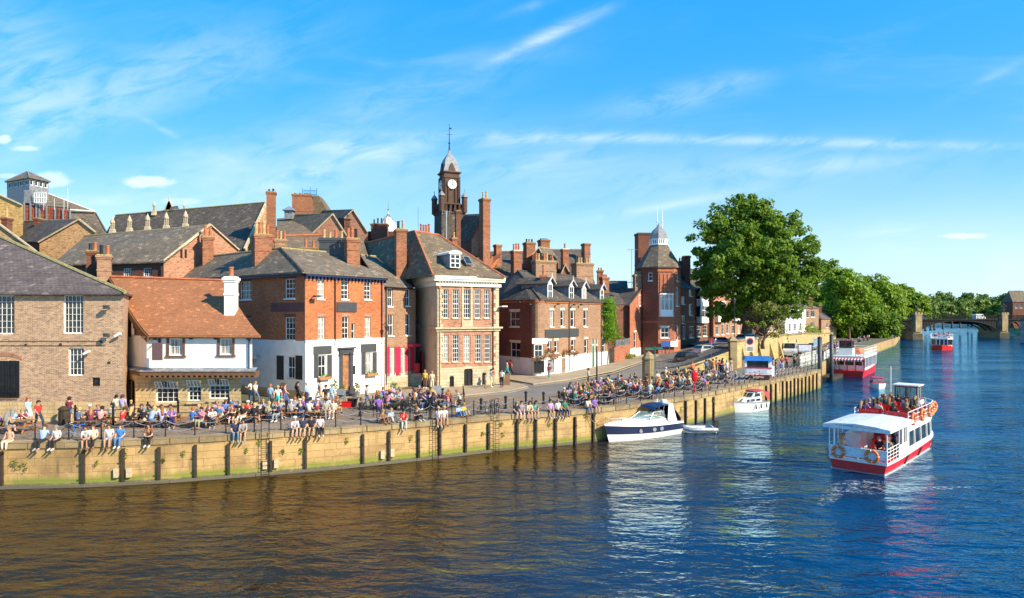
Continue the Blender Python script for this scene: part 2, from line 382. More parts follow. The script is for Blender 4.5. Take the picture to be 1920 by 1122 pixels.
def ground(name, c1, c2, sc, cob=False):
 def fn(T, b):
  ob = T.coord('Object'); n = T.noise(ob, sc, 5, .65); n2 = T.noise(ob, .13, 4, .6); n3 = T.noise(ob, 40., 2)
  c = T.mix(n.ramp(.35, .65), c1, c2); c = T.mix(n2.ramp(.4, .7, 0, .45), c, tuple(k * .55 for k in c1))
  if cob:
   vo = T.node('ShaderNodeTexVoronoi', {'Vector': T.mapping(ob, (6, 9, 1), rot=(0, 0, .5)), 'Scale': 1., 'Randomness': .5}, feature='DISTANCE_TO_EDGE')
   vc = T.node('ShaderNodeTexVoronoi', {'Vector': T.mapping(ob, (6, 9, 1), rot=(0, 0, .5)), 'Scale': 1., 'Randomness': .5})
   e = S(T.nt, vo.outputs[0]); vr = S(T.nt, T.node('ShaderNodeSeparateColor', {0: vc.outputs['Color']}).outputs[0])
   c = T.mix(vr.ramp(.3, 1, 0, .5), c, tuple(k * .5 for k in c1)); c = T.mix(e.ramp(.12, .0), c, tuple(k * .35 for k in c1))
   T.set(b.inputs['Normal'], T.bump(e.ramp(0, .25), .6, .03))
  else:
   c = T.mix(n3.ramp(.4, .7, 0, .3), c, tuple(min(1, k * 1.5) for k in c2))
  T.set(b.inputs['Base Color'], c); b.inputs['Roughness'].default_value = .9
 return mat(name, fn)
M['cobble'] = ground('brown_cobbles', (.27, .19, .125), (.38, .27, .18), .9, True)
M['asphalt'] = ground('asphalt', (.16, .14, .12), (.2, .175, .15), .6)
M['paving'] = ground('buff_paving', (.3, .23, .15), (.37, .29, .19), 1.2)
M['grass'] = ground('grass', (.07, .12, .02), (.13, .18, .04), .3)
M['land'] = ground('town_ground', (.12, .1, .07), (.1, .11, .05), .05)
M['line'] = mat('pale_road_line', col=(.62, .52, .3), rough=.8, var=.2)
WAKE = []
# ---------- river ----------
def _water(T, b):
 ob = T.coord('Object')
 sp = T.node('ShaderNodeSeparateXYZ', {0: ob}); X = S(T.nt, sp.outputs[0]); Y = S(T.nt, sp.outputs[1])
 w1 = T.noise(T.mapping(ob, (.55, 1.1, 1), rot=(0, 0, .35)), 1.0, 3, .55, .4)
 w2 = T.noise(T.mapping(ob, (1.6, 3.1, 1), rot=(0, 0, .15)), 1.0, 3, .6, .5)
 w3 = T.noise(T.mapping(ob, (.12, .2, 1), rot=(0, 0, -.3)), 1.0, 3, .5, .3)
 patch = T.noise(T.mapping(ob, (.05, .1, 1)), 1.0, 3, .5)
 far = Y.ramp(30, 160, 1, .8)
 w4 = T.noise(T.mapping(ob, (.16, .75, 1), rot=(0, 0, -.55)), 1.0, 2, .5, .6)
 h = w1 * .62 + w2 * .2 + w3 * .6 + w4 * .5 * patch.ramp(.4, .62, .2, 1.)
 n = T.node('ShaderNodeBump', {'Strength': 1., 'Distance': .42}); T.set(n.inputs['Height'], h * far * patch.ramp(.3, .65, .45, 1.2))
 T.set(b.inputs['Normal'], n.outputs[0])
 # silty brown river water, with reflected sky blue painted in towards the right
 ch = (X - Y * .42 + (patch - .5) * 26).ramp(-20, 3)
 c = T.mix(ch, (.022, .012, .003), (.0, .028, .085))
 # churned foam behind the moving boats
 foam = None
 for (x, y, rx, ry, a) in WAKE:
  ca, sa = math.cos(a), math.sin(a)
  A = ((X - x) * ca + (Y - y) * sa) / rx; B = ((Y - y) * ca - (X - x) * sa) / ry
  g = (A * A + B * B).ramp(1., .1)
  foam = g if foam is None else foam.mx(g)
 fn = T.noise(ob, 3.2, 6, .72, .8)
 if foam is not None:
  fm = foam.pw(.6) * fn.ramp(.5, .6); c = T.mix(fm * .85, c, (.62, .6, .52))
  pass
 else: b.inputs['Roughness'].default_value = .05
 # reflection colour painted in: sunlit-wall gold on the left, sky blue on the right
 fr = T.node('ShaderNodeFresnel', {'IOR': 1.6}); T.set(fr.inputs['Normal'], n.outputs[0]); df = T.node('ShaderNodeBsdfDiffuse'); T.set(df.inputs[0], c); T.set(df.inputs['Normal'], n.outputs[0])
 gl = T.node('ShaderNodeBsdfGlossy', {'Roughness': .03}); T.set(gl.inputs[0], T.mix(ch, (.92, .76, .52), (.46, .78, .95))); T.set(gl.inputs['Normal'], n.outputs[0])
 mx = T.node('ShaderNodeMixShader'); T.set(mx.inputs[0], fr.outputs[0]); T.set(mx.inputs[1], df.outputs[0]); T.set(mx.inputs[2], gl.outputs[0]); T.set(T.nt.nodes['Material Output'].inputs[0], mx.outputs[0])
def at_water(px, py): return G(px, py, 0)
# stern and bow of the big trip boat, used by both the wake and the boat itself
def make_river():
 w = at_water(1600, 905); w2 = at_water(1672, 878)
 WAKE.extend([(w.x + .3, w.y - .9, 2.6, 1.5, .3), (w2.x + 1.2, w2.y + 1.0, 3.2, .6, .75), (w.x - 2.2, w.y - 2.2, 3.2, .5, .9), (w.x + 3.6, w.y - 1.2, 3.4, .4, .1)])
 q = at_water(1765, 658); WAKE.append((q.x, q.y, 5, 1.8, 0))
 q = at_water(1650, 731); WAKE.append((q.x + 1.5, q.y + .5, 3.2, .35, .1))
 M['water'] = mat('river_water', _water)
 m = MB(); m.face([(-260, -30, 0), (1900, -30, 0), (1900, 3000, 0), (-260, 3000, 0)])
 o = m.build('river_water', M['water']); struct(o)
make_river()
# ---------- quay and land ----------
EDGE = [(-420, 846), (-200, 839), (0, 831), (160, 828), (320, 822), (480, 813), (640, 803), (780, 792), (920, 780), (1070, 770.5), (1180, 759), (1300, 742), (1400, 721.5), (1480, 706), (1539, 693)]
def edge(px, back=0., z=2.5, out=0.):
 for (a, ya), (b, yb) in zip(EDGE, EDGE[1:]):
  if a <= px <= b:
   p = G(px, ya + (yb - ya) * (px - a) / (b - a)); t = (G(b, yb) - G(a, ya)); break
 t.z = 0; t.normalize(); n = Vector((t.y, -t.x, 0))    # outward, to the river
 return Vector((p.x, p.y, z)) + n * (out - back), t, n
EW = [edge(px)[0] for px, _ in EDGE]
far_bank = [G(1541, 679), G(1600, 658), G(1655, 641), G(1679, 634), G(1690, 622)]
for p in far_bank: p.z = 2.5
endp = EW[-1]
m = MB()
pts = [tuple(p) for p in EW] + [tuple(p) for p in far_bank] + [(230, 420, 2.5), (300, 560, 2.5), (420, 760, 2.5), (560, 900, 2.5), (560, 3000, 2.5), (-1500, 3000, 2.5), (-1500, 30, 2.5)]
m.face([Vector(p) - Vector((0, 0, .012)) for p in pts])
struct(m.build('ground', M['land']))
# cobbled quay
m = MB(); n_ = [edge(px, 9.5 if px < 500 else 14)[0] for px, _ in EDGE]
for a, b, c, d in zip(EW, EW[1:], n_[1:], n_): m.face([a - Vector((0, 0, .004)), b - Vector((0, 0, .004)), c - Vector((0, 0, .004)), d - Vector((0, 0, .004))])
struct(m.build('cobbled_quay', M['cobble']))
m = MB()
m.face([G(-300, 806), G(480, 792), G(640, 776), G(860, 737), G(1015, 722), G(1235, 704), G(1330, 700), G(1330, 712), G(1180, 735), G(1010, 760), G(640, 800), G(300, 815), G(-300, 822)])
for p in m.v: p.z = 2.501
struct(m.build('quay_paving', M['cobble']))
# quay wall
qw = thing('quay_wall', EW[0], 'long sandstone river quay wall with green algae line and timber fender posts', 'quay wall')
o_ = EW[0]
m = MB(o_)
segs = [e.copy() for e in EW] + [Vector((endp.x - 1.6, endp.y + 6.5, 2.5))]
for a, b in zip(segs, segs[1:]):
 for z0, z1 in ((-1, 2.2),): m.face([(a.x, a.y, z0), (b.x, b.y, z0), (b.x, b.y, z1), (a.x, a.y, z1)])
m.build('wall_face', M['stone_quay'], qw)
m = MB(o_); prev = None
for (px, py), nx in zip(EDGE, EDGE[1:] + [None]):
 pass
ins = []; outs = []
for px, _ in EDGE:
 p, t, n = edge(min(px, 1538.9)); outs.append(p + n * .09); ins.append(p - n * .75)
for i in range(len(EDGE) - 1):
 a, b, c, d = outs[i], outs[i + 1], ins[i + 1], ins[i]
 L = (b - a).length; k = max(1, int(L / 1.4))
 for j in range(k):
  f0, f1 = j / k, (j + 1) / k - .012
  q = [a.lerp(b, f0), a.lerp(b, f1), d.lerp(c, f1), d.lerp(c, f0)]
  dzz = rnd.uniform(0, .015); dr = rnd.uniform(-.015, .02)
  n = (q[0] - q[3]).normalized() * dr
  q[0] += n; q[1] += n
  m.quads([[(p.x, p.y, 2.18) for p in q], [(p.x, p.y, 2.512 + dzz) for p in q]], True, True, True)
m.build('coping', M['stone_coping'], qw)
# a low footing ledge just above the water
m = MB(o_)
for i in range(8):
 a, t, n = edge(EDGE[i][0]); b, t2, n2 = edge(EDGE[i + 1][0] - .1)
 m.quads([[(p.x + k.x * w, p.y + k.y * w, z) for p, k, w in ((a, n, .01), (b, n, .01), (b, n, .22), (a, n, .22))] for z in (-.5, .16)], True, True, True)
m.build('footing', M['stone_quay'], qw)
PILES = [5, 158, 232, 299, 367, 429, 508, 573, 680, 729, 784, 824, 872, 915, 969, 1004, 1041, 1077, 1111, 1284, 1303, 1320, 1336, 1435, 1444, 1453, 1466, 1474, 1481, 1488, 1495, 1502, 1509, 1516, 1523, 1530]
proto = None
for px in PILES:
 p, t, n = edge(px, out=.14); ang = math.atan2(t.y, t.x)
 if proto is None:
  m = MB(); m.box(-.07, .07, -.05, .12, -1.2, 2.12); m.box(-.04, .04, -.17, -.14, 1.5, 1.58); m.box(-.04, .04, -.17, -.14, .7, .78)
  proto = m.mesh('fender_post', M['timber'])
 o = link('fender_post', proto, qw, Vector((p.x, p.y, rnd.uniform(-.12, .03))) - o_, ang)
# concrete pads beside a few piles
for px in (232, 508, 726):
 for s in (-.34, .3):
  p, t, n = edge(px, out=.1); p = p + t * s; m = MB(); m.box(-.12, .12, -.1, .1, 0, .5)
  link('stone_block', m.mesh('stone_block', M['stone_ashlar']), qw, Vector((p.x, p.y, .35 + rnd.random() * .1)) - o_, math.atan2(t.y, t.x))
for px in (497, 814, 928):
 p, t, n = edge(px, out=.22); m = MB()
 for s in (-.22, .22): m.tube([(s, 0, -.6), (s, 0, 2.6), (s, .25, 3.35), (s, .5, 3.35), (s, .6, 2.5)], .028, 5)
 for i in range(11): m.tube([(-.22, 0, -.2 + i * .26), (.22, 0, -.2 + i * .26)], .018, 4)
 link('ladder', m.mesh('ladder', M['black']), qw, Vector((p.x, p.y, 0)) - o_, math.atan2(t.y, t.x))
# weeds in the wall
ORD = 'leftmost second third fourth fifth sixth seventh eighth ninth tenth eleventh twelfth thirteenth fourteenth fifteenth sixteenth seventeenth eighteenth nineteenth twentieth'.split()
ORD += ['twenty-' + w for w in ('first', 'second', 'third', 'fourth', 'fifth', 'sixth', 'seventh', 'eighth', 'ninth')]
def leaves(mb, c, r, n, sz, flat=1.):
 for _ in range(n):
  while True:
   q = Vector((rnd.uniform(-1, 1), rnd.uniform(-1, 1), rnd.uniform(-1, 1)))
   if q.length < 1: break
  q = Vector(c) + Vector((q.x * r[0], q.y * r[1], q.z * r[2])); leaf(mb, q, sz * rnd.uniform(.6, 1.3))
def leaf(mb, q, s, up=.3):
 a = Vector((rnd.gauss(0, 1), rnd.gauss(0, 1), rnd.gauss(0, 1))).normalized(); b = a.orthogonal().normalized()
 b = (b * math.cos(1) + a.cross(b) * math.sin(rnd.random() * 6)).normalized()
 mb.face([q - a * s * .5, q + b * s * .3, q + a * s * .6, q - b * s * .3])
weeds = [(27, 870, .35, 0), (35, 872, .35, 1), (48, 876, .3, 1), (236, 850, .3, 0), (183, 868, .15, 0), (309, 862, .15, 0), (463, 845, .16, 0), (486, 828, .25, 0), (530, 848, .2, 1), (565, 845, .22, 0),
         (730, 820, .2, 0), (943, 815, .22, 0), (905, 812, .15, 0), (940, 795, .15, 0), (1097, 782, .3, 0), (1277, 768, .3, 0), (1305, 758, .35, 0), (1335, 750, .3, 0), (650, 826, .22, 0), (770, 822, .2, 0), (1390, 738, .3, 0), (1500, 712, .3, 0), (1030, 795, .18, 0), (345, 850, .2, 0)]
for i, (px, py, r, y) in enumerate(sorted(weeds)):
 p, t, n = edge(px, out=.12); z = zat(py, p.y); m = MB((p.x, p.y, z)); leaves(m, (p.x, p.y, z), (r * .7, .1, r * 1.0), 34, .1)
 o = m.build('wall_weed', M['leaf_y'] if y else M['leaf_b'], None, loc=(p.x, p.y, z))
 tag(o, ('yellowing' if y else 'bright green') + ' tuft of weed in the quay wall, ' + ORD[i] + ' from the left', 'weed', 'weeds in the quay wall')
# ---------- roads and upper terrace ----------
def sheet(name, pts, mt, dz=.0, kind='structure'):
 m = MB(); m.face([Vector(p) + Vector((0, 0, dz)) for p in pts]); return struct(m.build(name, mt), kind)
def strip(name, A, B, mt, dz=0.):
 m = MB()
 for a, b, c, d in zip(A, A[1:], B[1:], B): m.face([Vector(p) + Vector((0, 0, dz)) for p in (a, b, c, d)])
 return struct(m.build(name, mt))
bl = [G(905, 741, 2.5), G(1008, 711, 2.5), G(1142, 687, 2.8), G(1181, 673, 3.0), G(1217, 665, 3.2), G(1275, 653, 4.0), R(1300, yat(4.4, 118), 118), R(1400, yat(5.0, 135), 135)]
rl = [G(1000, 745, 2.5), G(1060, 735, 2.5), G(1232, 702, 2.55), G(1262, 697, 2.75), G(1290, 690, 3.0), G(1335, 674, 3.9), R(1372, yat(4.9, 84), 84), R(1420, yat(5.2, 95), 95)]
strip('road', bl, rl, M['asphalt'], .006)
# terrace land behind the retaining wall
wt = [R(1378, yat(5.3, 85), 85), R(1430, yat(5.3, 98), 98), R(1508, yat(5.3, 124), 124), R(1530, yat(5.0, 160), 160)]
bt = [R(1275, yat(4.4, 115), 115), R(1300, yat(5.0, 140), 140), R(1400, yat(5, 200), 200), R(1500, yat(5, 240), 240)]
strip('terrace_ground', wt, bt, M['asphalt'], .0)
strip('town_ground', [R(700, yat(2.6, 75), 75), R(1010, yat(2.6, 78), 78), R(1142, yat(2.8, 90), 90), R(1217, yat(3.2, 108), 108), R(1275, yat(4.4, 118), 118)],
      [R(700, yat(4, 150), 150), R(1010, yat(4, 150), 150), R(1142, yat(4, 150), 150), R(1217, yat(4.2, 150), 150), R(1275, yat(4.5, 150), 150)], M['land'])
def line_strip(name, pts, w, mt, dz):
 m = MB(); q = [Vector(p) for p in pts]
 for i in range(len(q) - 1):
  t = (q[i + 1] - q[i]).normalized(); s = t.cross(Vector((0, 0, 1))) * w / 2; d = Vector((0, 0, dz))
  m.face([q[i] - s + d, q[i + 1] - s + d, q[i + 1] + s + d, q[i] + s + d])
 return struct(m.build(name, mt))
# pavement along the houses, with a real kerb
def kerbed(name, A, B, h=.13):
 m = MB()
 for a, b, c, d in zip(A, A[1:], B[1:], B):
  q = [Vector(p) for p in (a, b, c, d)]
  m.face([p + Vector((0, 0, h)) for p in q]); m.face([q[0], q[1], q[1] + Vector((0, 0, h)), q[0] + Vector((0, 0, h))])
 m.face([Vector(A[0]), Vector(A[0]) + Vector((0, 0, h)), Vector(B[0]) + Vector((0, 0, h)), Vector(B[0])])
 return struct(m.build(name, M['paving']))
kerbed('pavement', [G(930, 709), G(1000, 722), G(1062, 714), G(1150, 697, 2.8), G(1197, 681, 3.0), G(1232, 666.5, 3.3), G(1238, 661, 3.6)], [G(930, 699), G(1008, 706), G(1060, 701), G(1142, 684, 2.8), G(1181, 671.5, 3.0), G(1217, 663.5, 3.2), G(1225, 659, 3.6)])
kerbed('pavement', [G(700, 754), G(860, 744), G(955, 734), G(990, 726), G(975, 721)], [G(700, 738), G(820, 727), G(880, 724), G(934, 720), G(945, 717)], .1)
kerbed('pavement', [G(470, 775), G(572, 766), G(700, 756)], [G(470, 757), G(572, 750), G(700, 738)], .05)
line_strip('road_marking', [G(1000, 725), G(1062, 717), G(1150, 700, 2.81), G(1200, 683, 3.02), G(1236, 667, 3.35)], .16, M['line'], .03)
line_strip('road_marking', [G(862, 747), G(955, 737), G(992, 728)], .14, M['line'], .02)
# riverside lane past the kiosk
strip('lane', [G(1290, 712), G(1385, 694), G(1470, 668), G(1508, 660), G(1530, 649), G(1560, 640)], [G(1380, 716), G(1440, 700), G(1535, 672), G(1560, 659), G(1590, 648), G(1620, 641)], M['asphalt'], .01)
# far banks: right bank, the bend upstream and far ground
m = MB(); rb = [(205, 200), (185, 225), (232, 300), (282, 370), (330, 460), (420, 560), (620, 700), (900, 820)]
rb = [Vector((85, -30, 0)), Vector((86, 20, 0)), Vector((90, 65, 0)), G(1960, 690, 0), G(1940, 660, 0), G(1912, 632, 0), G(1888, 621, 0), G(1868, 613, 0), G(1845, 608.5, 0)]
for p in rb: p.z = 0
top = [p + Vector((5, 0, 3.4)) for p in rb]
for a, b, c, d in zip(rb, rb[1:], top[1:], top): m.face([a, b, c, d])
far = [Vector((1400, p.y, 4)) for p in rb]
for a, b, c, d in zip(top, top[1:], far[1:], far): m.face([a, b, c, d])
m.face([top[-1], far[-1], Vector((1900, 2900, 6)), Vector((600, 2900, 6))])
struct(m.build('right_bank', M['grass']))
m = MB(); fb = [G(1730, 610.5, 0), G(1760, 607.5, 0), G(1800, 607, 0), G(1850, 608, 0)]
fb2 = [G(1730, 603, 1.5), G(1760, 600.5, 2), G(1800, 600, 2), G(1850, 601, 2)]
for a, b, c, d in zip(fb, fb[1:], fb2[1:], fb2): m.face([a, b, c, d])
m.face([fb2[0], fb2[-1], Vector((1500, 2900, 3)), Vector((300, 2900, 3))])
struct(m.build('far_bank', M['grass']))
m = MB()
lb = [G(1541, 679), *[p.copy() for p in far_bank[1:]], Vector((230, 420, 2.5)), Vector((300, 560, 2.5)), Vector((420, 760, 2.5))]
for a, b in zip(lb, lb[1:]): m.face([(a.x, a.y, -1), (b.x, b.y, -1), (b.x, b.y, 2.5), (a.x, a.y, 2.5)])
o = m.build('bank_wall', M['stone_quay']); tag(o, 'far stone bank wall curving from the trip boat landing to the bridge', 'bank wall')
# ---------- building helpers ----------
def V2(p): return Vector((p[0], p[1]))
class Fac:
 """a vertical facade from ground point P to Q (left to right as seen from outside)"""
 def __init__(s, P, Q, th, name='wall'):
  s.P = V2(P); s.Q = V2(Q); s.t = (s.Q - s.P).normalized(); s.L = (s.Q - s.P).length
  s.n = Vector((s.t.y, -s.t.x)); s.ang = math.atan2(s.t.y, s.t.x); s.th = th; s.ops = []
  s.base = Vector((s.P.x, s.P.y, 0)) - Vector((th.location.x, th.location.y, 0)) if th else Vector((s.P.x, s.P.y, 0))
  s.z0 = th.location.z if th else 0
 def hit(s, px, py):
  k = (px - CX) / F     # k*d = Px + u*tx ; d = Py + u*ty
  u = (s.P.x - k * s.P.y) / (k * s.t.y - s.t.x); d = s.P.y + u * s.t.y
  return u, CZ + (HY - py) / F * d
 def rect(s, x0, y0, x1, y1):
  ua, _ = s.hit(x0, y0); ub, _ = s.hit(x1, y1); um = (x0 + x1) / 2
  zt = s.hit(um, y0)[1]; zb = s.hit(um, y1)[1]
  return ua, ub, zb, zt
 def loc(s, u, z, out=0.):
  return Vector((s.base.x + s.t.x * u + s.n.x * out, s.base.y + s.t.y * u + s.n.y * out, z - s.z0))
 def world(s, u, z, out=0.): return Vector((s.P.x + s.t.x * u + s.n.x * out, s.P.y + s.t.y * u + s.n.y * out, z))
 def put(s, name, mb, mats, u=0, z=None, out=0., par=None, smooth=False):
  me = mb.mesh(name, mats, smooth) if isinstance(mb, MB) else mb
  return link(name, me, par if par is not None else s.th, s.loc(u, s.z0 if z is None else z, out), s.ang)
 def wall(s, z0, z1, mt, name='wall', u0=0., u1=None, th=.22, out=0.):
  u1 = s.L if u1 is None else u1; m = MB()
  ops = [(max(a, u0), min(b, u1), max(c, z0), min(d, z1)) for a, b, c, d in s.ops]
  ops = [o for o in ops if o[1] - o[0] > .02 and o[3] - o[2] > .02]
  xs = sorted({u0, u1, *[o[0] for o in ops], *[o[1] for o in ops]}); zs = sorted({z0, z1, *[o[2] for o in ops], *[o[3] for o in ops]})
  for a, b in zip(xs, xs[1:]):
   for c, d in zip(zs, zs[1:]):
    if b - a < 1e-4 or d - c < 1e-4: continue
    if any(o[0] < (a + b) / 2 < o[1] and o[2] < (c + d) / 2 < o[3] for o in ops): continue
    m.face([(a, 0, c), (b, 0, c), (b, 0, d), (a, 0, d)])
  for a, b, c, d in ops:
   m.face([(a, 0, c), (a, 0, d), (a, th, d), (a, th, c)]); m.face([(b, 0, d), (b, 0, c), (b, th, c), (b, th, d)])
   if d < z1 - .01: m.face([(a, 0, d), (b, 0, d), (b, th, d), (a, th, d)])
   if c > z0 + .01: m.face([(a, 0, c), (b, 0, c), (b, th, c), (a, th, c)])
  for q in m.v: q.z -= s.z0
  if out:      # closed top and ends for a band that stands proud
   for q in m.v: pass
   m.face([(u0, 0, z1 - s.z0), (u1, 0, z1 - s.z0), (u1, out, z1 - s.z0), (u0, out, z1 - s.z0)])
  return s.put(name, m, mt, 0, None, out)
 def gable(s, z0, u_apex, z_apex, mt, u0=0., u1=None, name='gable'):
  u1 = s.L if u1 is None else u1; m = MB()
  m.face([(u0, 0, z0 - s.z0), (u1, 0, z0 - s.z0), (u_apex, 0, z_apex - s.z0)]); return s.put(name, m, mt)
 def win(s, x0, y0, x1, y1, nx=2, nz=4, glass='pane', frame='frame', sill=True, rec=.1, cut=True, lintel=None, sash=True, fw=.06, name='window', hood=None):
  ua, ub, zb, zt = s.rect(x0, y0, x1, y1); return s.winr(ua, ub, zb, zt, nx, nz, glass, frame, sill, rec, cut, lintel, sash, fw, name)
 def winr(s, ua, ub, zb, zt, nx=2, nz=4, glass='pane', frame='frame', sill=True, rec=.1, cut=True, lintel=None, sash=True, fw=.06, name='window'):
  if cut: s.ops.append((ua, ub, zb, zt))
  w = ub - ua; h = zt - zb; m = MB()
  m.box(0, fw, rec, rec + .07, 0, h); m.box(w - fw, w, rec, rec + .07, 0, h); m.box(fw, w - fw, rec, rec + .07, 0, fw * 1.2); m.box(fw, w - fw, rec, rec + .07, h - fw, h)
  b = .03 if nx < 4 else .022
  for i in range(1, nx): x = w * i / nx; m.box(x - b / 2, x + b / 2, rec + .02, rec + .05, fw, h - fw)
  for i in range(1, nz):
   z = h * i / nz; bb = .06 if (sash and i * 2 == nz) else b
   m.box(fw, w - fw, rec + .015, rec + .055, z - bb / 2, z + bb / 2)
  o = s.put(name, m, M[frame], ua, zb)
  p = MB(); p.box(fw * .5, w - fw * .5, rec + .06, rec + .09, .02, h - .02)
  if glass == 'pane' and rnd.random() < .12: glass = 'curtain'
  link('pane', p.mesh('pane', M[glass]), o)
  if sill:
   q = MB(); q.box(-.08, w + .08, -.09, rec, -.1, .0); link('sill', q.mesh('sill', M['frame' if sill is True else sill]), o)
  if lintel:
   q = MB(); q.box(-.1, w + .1, -.025, .05, h, h + .26); link('lintel', q.mesh('lintel', M[lintel]), o)
  return o
 def panel(s, name, x0, y0, x1, y1, mt, th=.06, out=0., cut=False):
  ua, ub, zb, zt = s.rect(x0, y0, x1, y1)
  if cut: s.ops.append((ua, ub, zb, zt))
  m = MB(); m.box(0, ub - ua, -th - out, -out, 0, zt - zb); return s.put(name, m, M[mt] if isinstance(mt, str) else mt, ua, zb)
 def pipe(s, px, y0, y1, mt='black', r=.05):
  u, z1 = s.hit(px, y0); _, z0 = s.hit(px, y1); m = MB(); m.tube([(0, -.1, 0), (0, -.1, z1 - z0)], r, 6)
  m.box(-.11, .11, -.2, 0, z1 - z0 - .25, z1 - z0)
  return s.put('downpipe', m, M[mt], u, z0)
 def band(s, name, z0, z1, out, mt, u0=0., u1=None):
  u1 = s.L if u1 is None else u1
  m = MB(); m.box(u0, u1, -out, .05, z0 - s.z0, z1 - s.z0); return s.put(name, m, M[mt])
def roof(th, polys, mt, name='roof', thick=.14, par=None):
 """roof planes given as world points; each gets thickness below it"""
 m = MB(th.location)
 for k, pl in enumerate(polys):
  pl = [Vector(p) + Vector((0, 0, .003 * k)) for p in pl]
  dn = Vector((0, 0, -thick)); m.face(pl); m.face([p + dn for p in reversed(pl)])
  for a, b in zip(pl, pl[1:] + pl[:1]): m.face([a, a + dn, b + dn, b])
 return m.build(name, M[mt] if isinstance(mt, str) else mt, par or th)
def ridge(th, lines, mt='slate_dark', r=.11, name='ridge_tiles', par=None):
 m = MB(th.location)
 for a, b in lines: m.tube([Vector(a) + Vector((0, 0, .02)), Vector(b) + Vector((0, 0, .02))], r, 6)
 return m.build(name, M[mt], par or th)
def back_walls(th, pts, z0, z1, mt):
 m = MB(th.location)
 for a, b in zip(pts, pts[1:]): m.face([(a[0], a[1], z0), (b[0], b[1], z0), (b[0], b[1], z1), (a[0], a[1], z1)])
 return m.build('back_wall', M[mt], th)
POTM = {}
def pot_mesh(h, mt, r=.13):
 k = (round(h, 1), mt, round(r, 2))
 if k not in POTM:
  m = MB(); h = k[0]; m.lathe([(r * 1.1, 0), (r * 1.1, h * .08), (r * .95, h * .1), (r * .82, h * .85), (r * 1.05, h * .87), (r * 1.05, h), (r * .7, h), (r * .7, h * .8)], n=9)
  POTM[k] = m.mesh('chimney_pot', M[mt], False)
 return POTM[k]
def chimney(th, x0, x1, yt, yb, d, mt='brick_dark', dep=None, ang=0., pots=3, pot='terra', ph=.7, cap='moss', body=None, potdir='x', extra=1.0, taper=0, label=None, pr=None):
 """stack seen between pixels x0..x1, top yt, bottom yb at distance d"""
 mt = 'brick_stack' if mt in ('brick_orange', 'brick_rose', 'brick_red') else mt
 w = (x1 - x0) / F * d; dep = dep or w
 if ang: w = w / (abs(math.cos(ang)) + dep / w * abs(math.sin(ang))) if dep != w else w / (abs(math.cos(ang)) + abs(math.sin(ang)))
 c = R((x0 + x1) / 2, 0, d); zt = zat(yt, d); zb = zat(yb, d) - extra
 m = MB(); h = zt - zb; W2 = w / 2; D2 = dep / 2
 m.box(-W2, W2, -D2, D2, 0, h - .42); m.box(-W2 - .06, W2 + .06, -D2 - .06, D2 + .06, h - .42, h - .28); m.box(-W2 - .12, W2 + .12, -D2 - .12, D2 + .12, h - .28, h - .1)
 m.box(-W2 - .04, W2 + .04, -D2 - .04, D2 + .04, h * .62, h * .62 + .16)
 m.k = 1; m.box(-W2 - .03, W2 + .03, -D2 - .03, D2 + .03, h - .1, h)
 o = link('chimney', m.mesh('chimney', [M[mt], M[cap]]), th, Vector((c.x, d, zb)) - th.location, ang)
 if label: o['label'] = label
 r = pr or min(.15, max(w, dep) / (max(pots, 1) * 2.4))
 for i in range(pots):
  f = (i + .5) / pots * 2 - 1
  p = (f * W2 * .92, 0, h) if potdir == 'x' else (0, f * D2 * .92, h)
  pm = pot if isinstance(pot, str) else pot[i % len(pot)]
  link('chimney_pot', pot_mesh(ph * rnd.choice((.9, 1, 1.1)), pm, r), o, p)
 return o
def bthing(name, P, z, label, cat='house', group=None): return thing(name, (P[0], P[1], z), label, cat, group)

# ---------- 1: buff brick warehouse at the left edge ----------
zg = 2.5
A = (-60., 42.4); B = (R(231, 0, 42.4).x, 42.4); zE = zat(549, 42.4)
th = bthing('brick_warehouse', B, zg, 'big buff brick warehouse with hipped purple slate roof filling the left edge', 'warehouse')
f = Fac(A, B, th)
f.win(-16, 554, 27, 627, 5, 6, fw=.07, sash=False, sill=False); f.win(118.5, 553.5, 156, 626, 5, 6, glass='pane', fw=.07, sash=False, sill=False)
f.win(128, 653, 157.5, 705, 4, 4, fw=.07, sash=False, sill=False); f.win(172, 708, 187.5, 724.5, 1, 1, frame='black', sill=False)
r = f.rect(-18, 677, 36.5, 746); f.ops.append(r)
m = MB(); w = r[1] - r[0]; h = r[3] - r[2]
m.box(0, w, .08, .13, 0, h)
for i in range(5): m.box(i * w / 5, i * w / 5 + .07, .02, .08, 0, h)
for i in range(26): m.box(.05, w - .05, .05, .09, .1 + i * h / 26.5, .14 + i * h / 26.5)
m.box(-.05, w + .05, -.16, -.12, 0, .04); m.box(-.05, w + .05, -.16, -.12, .5, .53)
for i in range(22): m.box(i * w / 21 - .01, i * w / 21 + .01, -.15, -.13, 0, .52)
f.put('loading_shutter', m, M['black'], r[0], r[2])
m = MB()      # brick arch over the shutter
for i in range(24):
 a = i / 23; x = a * (w + .3) - .15; zz = h + .02 + .28 * math.sin(math.pi * a); m.M = Matrix.Translation((x, 0, zz)) @ Matrix.Rotation((.5 - a) * .5, 4, 'Y'); m.box(-.05, .05, -.012, .02, 0, .27)
f.put('brick_arch', m, M['brick_rose'], r[0], r[2])
f.wall(zg + 1.25, zE, M['brick_buff']); f.ops = []; f.wall(zg - .2, zg + 1.25, M['stone_cream'], 'stone_plinth', out=.03)
f.band('cable_run', zat(641, 42.4), zat(640, 42.4), .03, 'timber', f.L - 19, f.L - 1.5); f.band('cable_run', zat(649, 42.4), zat(648, 42.4), .03, 'timber', f.L - 19, f.L - 1.2)
for px, py in ((49, 647), (114, 646), (190, 641), (205, 680)): f.panel('tie_plate', px - 2, py - 2, px + 2, py + 2, 'timber', .05)
